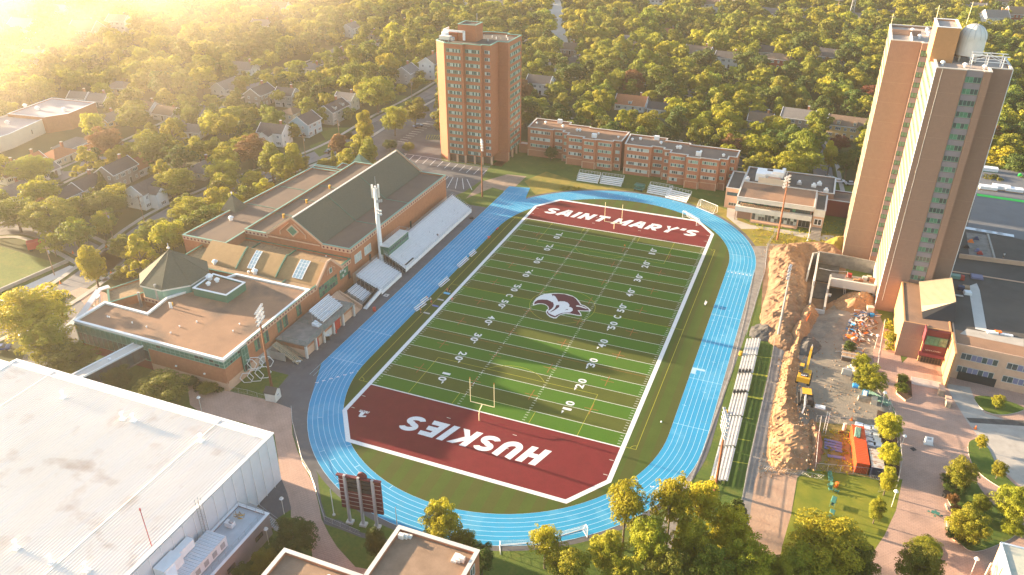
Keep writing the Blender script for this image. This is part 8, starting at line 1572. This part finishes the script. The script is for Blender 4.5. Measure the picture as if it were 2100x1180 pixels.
for a in [
 (905, 1068, 11, 4.0, 'yellow', 'bright yellow tree behind the gravel roofed brick block, bottom centre', N_), (950, 1110, 7, 3.0, 'lime', 'lime green tree merging into the right side of the bright yellow one', N_), (768, 1108, 8, 2.9, 'dark', 'dark glossy green tree between the scoreboard posts and the brick roof', N_, 'tall'), (602, 1100, 8, 4.4, 'dark', 'spreading dark green tree at the corner of the plant annex', N_), (988, 1145, 8, 2.6, 'dark', 'dark tree at the right corner of the gravel roofed brick block', N_), (540, 1150, 5, 2.6, 'mid', 'low olive tree between the plant annex and the brick roof', N_), (500, 1172, 4, 2.2, 'dark', 'small dark tree at the bottom edge by the annex', N_),
 (1118, 1110, 11, 3.4, 'yellow', 'lime tree overlapping the left white goal, bottom centre', N_, 'open'), (1165, 1160, 9, 4.0, 'lime', 'bushy lime tree at the bottom edge under the white goals', N_), (1285, 1035, 18, 4.4, 'yellow', 'tall sparse yellow green tree leaning over the near track bend', N_, 'open'), (1378, 1030, 19, 4.2, 'yellow', 'tallest sparse tree right of the leaning one, in front of the track', N_, 'open'), (1330, 1110, 13, 4.2, 'lime', 'dense lime tree between the two tall sparse trees', N_), (1245, 1130, 9, 3.8, 'lime', 'lime tree under the leaning sparse tree', N_), (1440, 1030, 16, 4.0, 'yellow', 'slim lime tree in front of the foot of the right bleachers', N_, 'open'), (1420, 1110, 12, 4.0, 'yellow', 'golden tree below the slim lime one', N_), (1500, 1085, 12, 4.4, 'yellow', 'leafy tree left of the dirt lane', N_), (1540, 1150, 12, 4.8, 'lime', 'round lime tree at the bottom edge left of the dirt lane', N_), (1465, 1165, 11, 4.2, 'mid', 'green tree at the bottom edge, centre right', N_), (1375, 1170, 10, 4.4, 'mid', 'mid green tree at the bottom edge under the dense lime one', N_), (1280, 1180, 9, 4.2, 'lime', 'lime tree cut by the bottom edge, centre', N_), (1600, 1175, 9, 3.6, 'lime', 'lime green tree at the foot of the dirt lane', N_), (1510, 1060, 10, 3.0, 'dark', 'narrow dark tree against the turf strip', N_, 'tall'),
 (1690, 1115, 11, 7.4, 'yellow', 'very wide golden lime tree spreading over the bottom of the lawn', N_), (1650, 1165, 9, 5.0, 'lime', 'lime tree below the wide golden one', N_), (1760, 1150, 8, 4.2, 'mid', 'green tree touching the plaza at the bottom of the lawn', N_), (1800, 1042, 6.5, 2.3, 'lime', 'slender young tree on the lawn edge by the red signed lamp', N_, 'tall'),
 (1823, 872, 7, 3.1, 'yellow', 'yellow green plaza tree right of the wrapped pallets', N_), (1826, 930, 6, 2.6, 'yellow', 'yellow green plaza tree beside the rusty container', N_), (1822, 982, 7, 2.6, 'yellow', 'yellow green plaza tree at the yard corner by the barrier', N_, 'tall'), (1785, 775, 8, 3.9, 'lime', 'lime plaza tree over the blue toilet', N_), (1768, 742, 6, 2.3, 'lime', 'smaller lime tree just behind the one over the blue toilet', N_), (1742, 710, 3.5, 1.8, 'dark', 'dark bush beside the formwork stack', N_),
 (1973, 968, 7.5, 3.2, 'lime', 'round lime tree in the far stone edged bed', N_), (1958, 990, 3.0, 3.0, 'dark', 'dark ground shrubs under the far bed tree', N_), (1990, 1072, 8, 4.0, 'lime', 'lime tree with pinnate leaves in the near curved bed', N_), (1975, 1095, 3.0, 3.0, 'dark', 'dark shrubs under the near bed tree', N_), (2082, 1030, 8, 4.2, 'lime', 'lime tree at the right edge by the path fork', N_), (2015, 905, 4, 1.3, 'yellow', 'tiny yellow street tree on the lawn point', N_), (2050, 962, 4.5, 1.8, 'lime', 'small lollipop tree by the drive', N_), (2015, 1032, 5, 1.9, 'lime', 'small tree on the lawn between the two beds', N_), (1888, 1158, 9, 4.2, 'mid', 'green tree at the bottom edge on the plaza island', N_), (1902, 1122, 2.6, 3.0, 'lime', 'low lime shrub on the plaza island', N_), (2048, 822, 4, 1.6, 'lime', 'small round tree in the lawn beside the ramp', N_), (1955, 1022, 2.4, 1.3, 'copper', 'orange bronze shrub by the black planter pot', N_), (1963, 1045, 2.4, 1.2, 'copper', 'second orange bronze shrub below the first', N_), (2080, 1082, 2.8, 2.4, 'lime', 'yellow green shrub by the right edge bed', N_),
 (1852, 775, 2.2, 1.5, 'mid', 'shrub at the far end of the raised planter', N_), (1850, 795, 2.4, 1.8, 'mid', 'shrub in the middle of the raised planter', N_), (1830, 692, 3, 1.4, 'lime', 'bush against the ochre wall of the entrance hall', N_),
 (188, 540, 14, 5.6, 'yellow', 'glowing golden tree standing by the drop off road', N_, 'tall'), (55, 640, 15, 10.5, 'yellow', 'huge golden green tree spreading at the left edge above the arena', N_), (95, 700, 12, 7, 'lime', 'lime green tree right below the huge golden one', N_), (140, 738, 9, 7, 'mid', 'wide olive tree above the arena roof corner', N_), (330, 795, 7, 6.5, 'mid', 'wide olive tree between the link bridge and the brick walk', N_), (240, 772, 7, 3.6, 'dark', 'green tree hugging the link bridge', N_), (285, 812, 5, 3.4, 'lime', 'small golden tipped tree at the arena roof edge', N_), (425, 795, 2.0, 2.6, 'mid', 'shrub at the foot of the brick corner wall', N_), (390, 780, 2.0, 2.2, 'dark', 'dark shrub left along the brick wall foot', N_),
 (250, 505, 9, 4.5, 'mid', 'green street tree right of the golden tree', N_), (298, 488, 9, 4.2, 'mid', 'green street tree left of the pyramid roof', N_), (338, 470, 9, 4, 'mid', 'green street tree behind the pyramid roof', N_), (120, 620, 7, 3.5, 'mid', 'small olive tree by the pale footpath'), (245, 560, 4, 3.0, 'mid', 'low bush patch beside the entrance court'),
 (215, 290, 15, 8, 'copper', 'big copper brown tree beside the blue bungalow', N_), (320, 305, 16, 8.5, 'mid', 'broad green tree right of the copper brown one', N_), (515, 305, 13, 7.5, 'copper', 'reddish copper tree with round crown above the sports centre', N_), (602, 325, 15, 5.5, 'yellow', 'tall golden tree in front of the white gabled house', N_, 'tall'), (455, 352, 12, 7, 'lime', 'bright lime tree above the turret roof', N_), (518, 372, 9, 5, 'yellow', 'golden tree touching the gravel roof edge', N_), (355, 372, 11, 8, 'lime', 'wide golden green tree left of the bright lime one', N_), (385, 430, 11, 7, 'yellow', 'sunlit golden tree above the west wing roof', N_), (683, 325, 8, 2.0, 'lime', 'pointed young conifer by the street above the roof ridge', N_, 'cone'), (702, 338, 3.5, 3.6, 'yellow', 'bright yellow shrub right of the pointed conifer', N_), (665, 335, 5, 3.5, 'lime', 'olive shrub left of the pointed conifer', N_),
 (748, 262, 19, 5.6, 'yellow', 'tall ragged golden tree at the driveway, left of the parking lot', N_, 'tall'), (772, 185, 18, 9.5, 'lime', 'massive golden green tree left of the brick tower', N_), (808, 240, 14, 6.5, 'lime', 'golden tipped tree by the parking lot', N_), (850, 225, 13, 6, 'mid', 'shaded green tree at the parking lot fence'), (800, 296, 4.5, 3.6, 'dark', 'clipped dark round shrub at the parking lot entry', N_), (838, 300, 4, 3.0, 'mid', 'second clipped round shrub with a bronze top', N_), (60, 348, 13, 8.5, 'lime', 'large rounded tree left of the cream bungalow', N_), (210, 420, 11, 8, 'mid', 'dense green tree below the grey brown house', N_), (100, 440, 13, 10, 'mid', 'very wide green tree above the sports lawn', N_), (30, 435, 12, 8, 'mid', 'green tree at the left edge above the sports lawn', N_), (207, 368, 8, 2.4, 'dark', 'blue green spruce between the yellow and grey brown houses', N_, 'cone'), (538, 225, 9, 2.6, 'dark', 'blue green spruce by the dark brown house', 'mid', 'cone'),
 (1130, 312, 6.2, 3.0, 'dark', 'dark round shrub tree in front of the left dormitory', N_), (1100, 220, 12, 7, 'lime', 'golden green tree right beside the brick tower'), (1155, 210, 10, 5.5, 'mid', 'green tree behind the left dormitory'), (1690, 130, 8, 7, 'copper', 'pinkish bare twigged tree beside the big black roof', 'mid', 'open'), (1785, 195, 11, 7, 'red', 'rusty red tree left of the right tower'), (1725, 292, 7, 4.5, 'red', 'dark red tree in front of the yellow house'), (1705, 318, 14, 4.5, 'yellow', 'golden topped tree by the rear service lot', 'mid', 'tall'), (1560, 300, 12, 8, 'lime', 'wide golden green tree above the dining hall'), (1215, 230, 13, 7, 'lime', 'golden tree right behind the dormitory roofs'), (1330, 250, 13, 7.5, 'lime', 'lime tree in the row behind the dormitories'), (1490, 245, 14, 7, 'lime', 'sunlit lime tree above the right dormitory'), (1245, 115, 15, 9, 'lime', 'big golden crowned tree in the woods behind the tower'), (2060, 325, 12, 7, 'yellow', 'golden tree right of the tall residence tower'), (2085, 250, 13, 7, 'lime', 'lime tree at the right edge above the membrane roof'), (2075, 200, 13, 7, 'mid', 'green tree at the right edge beside the tower'), (1090, 285, 2, 1.5, 'dark', 'tiny shrub at the tower foot'), (1740, 330, 12, 5.5, 'dark', 'dark tree in front of the left face of the residence tower')]:
    TP(*a)
# hedge row and long grass
for (x0, y0, x1, y1, h, m_, lab) in ((880, 275, 600, 330, 0, 0, ''),): pass
hd = MB()
rs_ = random.Random(3)
for i in range(60): px = 1300 + 0*i
# keep-out zones for the planted neighbourhood
def poly_in(p, P):
    c = False; n = len(P)
    for i in range(n):
        a, b = P[i-1], P[i]
        if (a[1] > p[1]) != (b[1] > p[1]) and p[0] < (b[0]-a[0])*(p[1]-a[1])/(b[1]-a[1])+a[0]: c = not c
    return c
KO = [rect(-86, -120, 98, 108), rect(-24, 105, 62, 172), rect(-70, 100, -20, 142), rect(-56, 135, -20, 168), rect(56, 105, 108, 160), rect(95, 60, 260, 172), rect(60, -200, 300, 110),
      [G(*p) for p in [(668, 300), (770, 250), (852, 205), (905, 195), (905, 330), (845, 400), (780, 340)]], [G(*p) for p in [(-80, 490), (0, 495), (143, 540), (40, 600), (-80, 660)]], [G(*p) for p in [(30, 700), (170, 590), (250, 620), (160, 760), (20, 790)]],
      [G(*p) for p in [(1660, 300), (1740, 300), (1760, 430), (1660, 430)]], [G(*p, 5) for p in [(-60, 310), (0, 250), (110, 195), (210, 210), (190, 250), (60, 330), (-40, 360)]], rect(-200, -120, -86, 20),
      [G(*p) for p in [(634, 300), (672, 280), (735, 262), (735, 300), (655, 325)]], [G(*p) for p in [(1120, -40), (1155, -40), (1165, 90), (1135, 90)]]]
STR = [smooth([G(*p) for p in L_], 4) for L_ in ([(60, 640), (175, 570), (330, 450), (470, 385), (610, 335), (700, 297), (790, 242), (870, 200)], [(-100, 470), (140, 355), (250, 305), (440, 215), (560, 160), (650, 128), (760, 80), (900, 20)], [(1000, 235), (1120, 240), (1200, 262), (1400, 300)], [(1120, -40), (1137, 10), (1142, 60), (1150, 100)])]
def seg_d(p, pts): return min((hypot(p[0]-q[0], p[1]-q[1]) for q in pts), default=99)
NP = [(x, y, r) for x, y, r in TREES]; cell = {}
def near_ok(x, y, r):
    ci, cj = int(x//12), int(y//12)
    for i in range(ci-1, ci+2):
        for j in range(cj-1, cj+2):
            for (a, b, c) in cell.get((i, j), ()):
                if hypot(a-x, b-y) < (r+c)*.62: return False
    return True
def put(x, y, r): cell.setdefault((int(x//12), int(y//12)), []).append((x, y, r))
for x, y, r in NP: put(x, y, r)
rs_ = random.Random(11); CAND = []
for _ in range(26000):
    px = rs_.uniform(-60, 2160); py = rs_.uniform(-45, 640)**1.0
    if rs_.random() < .5: py = rs_.uniform(-45, 200)
    x, y = G(px, py)
    r = rs_.uniform(3.2, 8.0); h = r*rs_.uniform(1.45, 1.95)+2
    if any(poly_in((x, y), K) for K in KO): continue
    if min(seg_d((x, y), S_) for S_ in STR) < 7.0+r*.2: continue
    bad = False
    for (hx, hy, hr, hpx, hpy, *_r) in HOUSES:
        if hypot(hx-x, hy-y) < hr+r*.45: bad = True; break
        if (y < hy+3) and hypot(hx-x, hy-y) < 34:          # keep the view onto each house from the field side
            qx, qy, qz = PX(x, y, h*.62); rr_px = r*FPX/qz
            if abs(qx-hpx) < rr_px*.7+hr*FPX/qz*.4 and -(h*.45*FPX/qz) < qy-hpy < h*.36*FPX/qz+2: bad = True; break
    if bad or not near_ok(x, y, r): continue
    put(x, y, r); CAND.append((PX(x, y, h*.6)[2]/r, x, y, r, h, px, py))
CAND.sort()
nI = max(0, 296-len(TREES)); SAME = {}
def near_house(px, py):
    b = min(HOUSES, key=lambda H: hypot(H[3]-px, (H[4]-py)*1.3)); d = hypot(b[3]-px, b[4]-py); nm = b[5]
    rel = 'left of' if px < b[3]-abs(py-b[4]) else 'right of' if px > b[3]+abs(py-b[4]) else 'in front of' if py > b[4] else 'behind'
    return rel, d, b
KN = {'mid': 'green', 'lime': 'yellow-green', 'dark': 'dark-green', 'yellow': 'golden', 'copper': 'bronze'}
def place_words(px, py):
    v = 'top' if py < 90 else 'upper' if py < 220 else 'middle' if py < 380 else 'lower'; return '%s %s' % (v, 'far-left' if px < 300 else 'left' if px < 650 else 'left-centre' if px < 900 else 'centre' if px < 1200 else 'right-centre' if px < 1500 else 'right' if px < 1850 else 'far-right')
for k, (sz, x, y, r, h, px, py) in enumerate(CAND[:nI]):
    kind = rs_.choice(['mid', 'mid', 'lime', 'dark', 'mid', 'lime', 'yellow', 'yellow', 'lime'] if px < 1000 else ['mid', 'mid', 'mid', 'dark', 'dark', 'lime'] if px < 1500 else ['mid', 'dark', 'dark', 'dark', 'mid', 'lime']); 
    if rs_.random() < .03: kind = 'copper'
    rel, d, b = near_house(px, py); size = 'small' if r < 4.2 else 'large' if r > 5.5 else 'medium'; hb = re.split(' (?:with|left|right|in|behind|at|beside|almost|below|above|across|deep|fading|showing|peeping|touching|catching|near|facing|just|by|cut|between|under|high|far|half)\\b', b[5].replace(' storey', '-storey').split(',')[0])[0]
    lab = '%s %s tree %s the %s, %s' % (size, KN[kind], rel, hb, place_words(px, py))
    lod = 'mid' if sz < 62 else 'far'
    t = tree(x, y, h, r, kind, lab, lod, rs_.choice(['round', 'round', 'round', 'tall', 'open'] if k % 9 else ['cone']), group='trees between the houses beyond the campus'); SAME.setdefault(lab, []).append((PX(x, y, h*.6)[0], t))
for lab, L_ in SAME.items():
    if len(L_) > 1:
        L_.sort(key=lambda q: q[0])
        for i, (_, t) in enumerate(L_): t['label'] = ('leftmost' if i == 0 else 'rightmost' if i == len(L_)-1 else ('second-left', 'third-left', 'fourth-left', 'fifth-left', 'sixth-left', 'seventh-left', 'eighth-left', 'ninth-left', 'tenth-left')[min(8, i-1)])+' '+lab
rest = CAND[nI:]
# the rest of the wood reads as one mass: points that carry whole crowns
pm_ = bpy.data.meshes.new('distant_woodland'); pm_.from_pydata([(c[1], c[2], 0) for c in rest], [], [])
at = pm_.attributes.new('tree_scale', 'FLOAT_VECTOR', 'POINT'); at.data.foreach_set('vector', [v for c in rest for v in (c[3], c[3], c[4])])
at = pm_.attributes.new('tree_turn', 'FLOAT', 'POINT'); at.data.foreach_set('value', [rs_.uniform(0, 6.28) for c in rest])
at = pm_.attributes.new('tree_kind', 'INT', 'POINT'); at.data.foreach_set('value', [rs_.choice((0, 1, 3, 4, 5, 3, 0, 5, 6, 7, 8, 8) if c[6] < 900 else (0, 1, 2, 2, 4, 5, 0, 5, 3, 6, 8)) for c in rest])
src = []
for i, (kd, shp) in enumerate((('far', 'round'), ('far', 'tall'), ('dark', 'round'), ('lime', 'round'), ('mid', 'open'), ('mid', 'round'), ('dark', 'cone'), ('yellow', 'round'), ('lime', 'open'))):
    t = tree(*G(1180+i*70, -60-i*6), 12, 6, kd, ['round green tree beyond the top edge, left of the pale road', 'slender green tree beyond the top edge', 'dark tree beyond the top edge', 'lime tree beyond the top edge', 'loose crowned tree beyond the top edge', 'mid green tree beyond the top edge', 'pointed dark conifer beyond the top edge', 'golden tree beyond the top edge', 'loose lime tree beyond the top edge'][i], 'far', shp, group='trees beyond the top edge'); src.append(t.children[0])
ng = bpy.data.node_groups.new('scatter_trees', 'GeometryNodeTree'); ng.interface.new_socket('Geometry', in_out='INPUT', socket_type='NodeSocketGeometry'); ng.interface.new_socket('Geometry', in_out='OUTPUT', socket_type='NodeSocketGeometry')
gi = ng.nodes.new('NodeGroupInput'); go = ng.nodes.new('NodeGroupOutput'); jn = ng.nodes.new('GeometryNodeJoinGeometry'); ip = ng.nodes.new('GeometryNodeInstanceOnPoints')
for s_ in reversed(src):
    oi = ng.nodes.new('GeometryNodeObjectInfo'); oi.inputs['Object'].default_value = s_; oi.inputs['As Instance'].default_value = True; ng.links.new(oi.outputs['Geometry'], jn.inputs[0])
def nattr(n, ty):
    a = ng.nodes.new('GeometryNodeInputNamedAttribute'); a.data_type = ty; a.inputs[0].default_value = n; return a.outputs[0]
cx = ng.nodes.new('ShaderNodeCombineXYZ'); ng.links.new(nattr('tree_turn', 'FLOAT'), cx.inputs[2])
ng.links.new(gi.outputs[0], ip.inputs['Points']); ng.links.new(jn.outputs[0], ip.inputs['Instance']); ip.inputs['Pick Instance'].default_value = True
ng.links.new(nattr('tree_kind', 'INT'), ip.inputs['Instance Index']); ng.links.new(cx.outputs[0], ip.inputs['Rotation']); ng.links.new(nattr('tree_scale', 'FLOAT_VECTOR'), ip.inputs['Scale']); ng.links.new(ip.outputs[0], go.inputs[0])
wo = link(pm_, 'distant_woodland', label='distant wooded neighbourhood canopy stretching to the top of the picture', cat='woodland', kind='stuff'); md = wo.modifiers.new('trees', 'NODES'); md.node_group = ng
print('trees', len(TREES), 'woodland', len(rest))
# low shrubs and weeds: clumps along walls and the track verge
def tufts(name, label, zone, n, s, m, seed, cat='plants'):
    rs = np.random.RandomState(seed); P = np.array([G(rs.uniform(zone[0], zone[2]), rs.uniform(zone[1], zone[3])) for _ in range(n)]); V = []; F = []
    for i, (x, y) in enumerate(P):
        for k in range(6):
            a = rs.uniform(0, 2*pi); q = s*rs.uniform(.5, 1.2); b = len(V); z = rs.uniform(.05, .5)*s; dx, dy = rs.normal(size=2)*s*.5; V += [(x+dx, y+dy, z), (x+dx+q*cos(a), y+dy+q*sin(a), z+.1*q), (x+dx+q*cos(a)*.8, y+dy+q*sin(a)*.8, z+q*.7), (x+dx, y+dy, z+q*.7)]; F.append((b, b+1, b+2, b+3))
    me = bpy.data.meshes.new(name); me.from_pydata(V, [], F); me.materials.append(m); link(me, name, label=label, cat=cat, kind='stuff')
tufts('verge_weeds', 'golden weeds along the outside of the north bend', (1150, 384, 1190, 391), 60, .35, lf_yel, 1); tufts('verge_weeds', 'golden weeds on the dry verge by the dining hall', (1545, 455, 1735, 500), 260, .3, lf_yel, 2); tufts('yard_weeds', 'tall dry weeds inside the storage yard', (1680, 880, 1750, 975), 90, .35, lf_yel, 3); tufts('wall_shrubs', 'low shrubs along the brick wall foot beside the brick walk', (400, 780, 455, 805), 150, .6, lf_dark, 4)
tufts('construction_weeds', 'weeds at the foot of the residence tower', (1815, 660, 1840, 720), 80, .5, lf_lime, 5)
# ================= AIR =================
def volume(name, dens, colr, aniso, tex=None):
    m = bpy.data.materials.new(name); m.use_nodes = True; N = m.node_tree.nodes; L = m.node_tree.links; N.remove(N['Principled BSDF']); v = N.new('ShaderNodeVolumePrincipled'); v.inputs['Color'].default_value = (*colr, 1); v.inputs['Density'].default_value = dens; v.inputs['Anisotropy'].default_value = aniso
    L.new(v.outputs[0], N['Material Output'].inputs['Volume'])
    if tex:
        tc = N.new('ShaderNodeTexCoord'); ln_ = N.new('ShaderNodeVectorMath'); ln_.operation = 'LENGTH'; mp = N.new('ShaderNodeMapping'); mp.inputs['Scale'].default_value = (1, 1, 1); L.new(tc.outputs['Object'], ln_.inputs[0])
        mr = N.new('ShaderNodeMapRange'); mr.inputs['From Min'].default_value = 1.0; mr.inputs['From Max'].default_value = .25; L.new(ln_.outputs['Value'], mr.inputs[0])
        n_ = N.new('ShaderNodeTexNoise'); n_.inputs['Scale'].default_value = 3.2; n_.inputs['Detail'].default_value = 4; L.new(tc.outputs['Object'], mp.inputs[0]); mp.inputs['Scale'].default_value = (1, 1.5, .5); L.new(mp.outputs[0], n_.inputs['Vector'])
        m2 = N.new('ShaderNodeMapRange'); m2.inputs['From Min'].default_value = .40; m2.inputs['From Max'].default_value = .58; L.new(n_.outputs[0], m2.inputs[0])
        mu = N.new('ShaderNodeMath'); mu.operation = 'MULTIPLY'; L.new(mr.outputs[0], mu.inputs[0]); L.new(m2.outputs[0], mu.inputs[1]); m3 = N.new('ShaderNodeMath'); m3.operation = 'MULTIPLY'; m3.inputs[1].default_value = dens; L.new(mu.outputs[0], m3.inputs[0]); L.new(m3.outputs[0], v.inputs['Density'])
    return m
hz = MB(); hz.box(-1450, -450, -1, 950, 1550, 114, volume('haze_air', .00013, (1.0, .90, .78), .55)); hz.obj('haze', kind='stuff')
bm = bmesh.new(); bmesh.ops.create_icosphere(bm, subdivisions=3, radius=1); me = bpy.data.meshes.new('mist_bank'); bm.to_mesh(me); bm.free(); me.materials.append(volume('mist', .0028, (1.0, .86, .68), .38, True))
o = link(me, 'mist_bank', None, (-440, 285, 38), 2.3, (470, 260, 38), 'golden morning mist drifting low over the trees in the upper left', 'mist', kind='stuff')
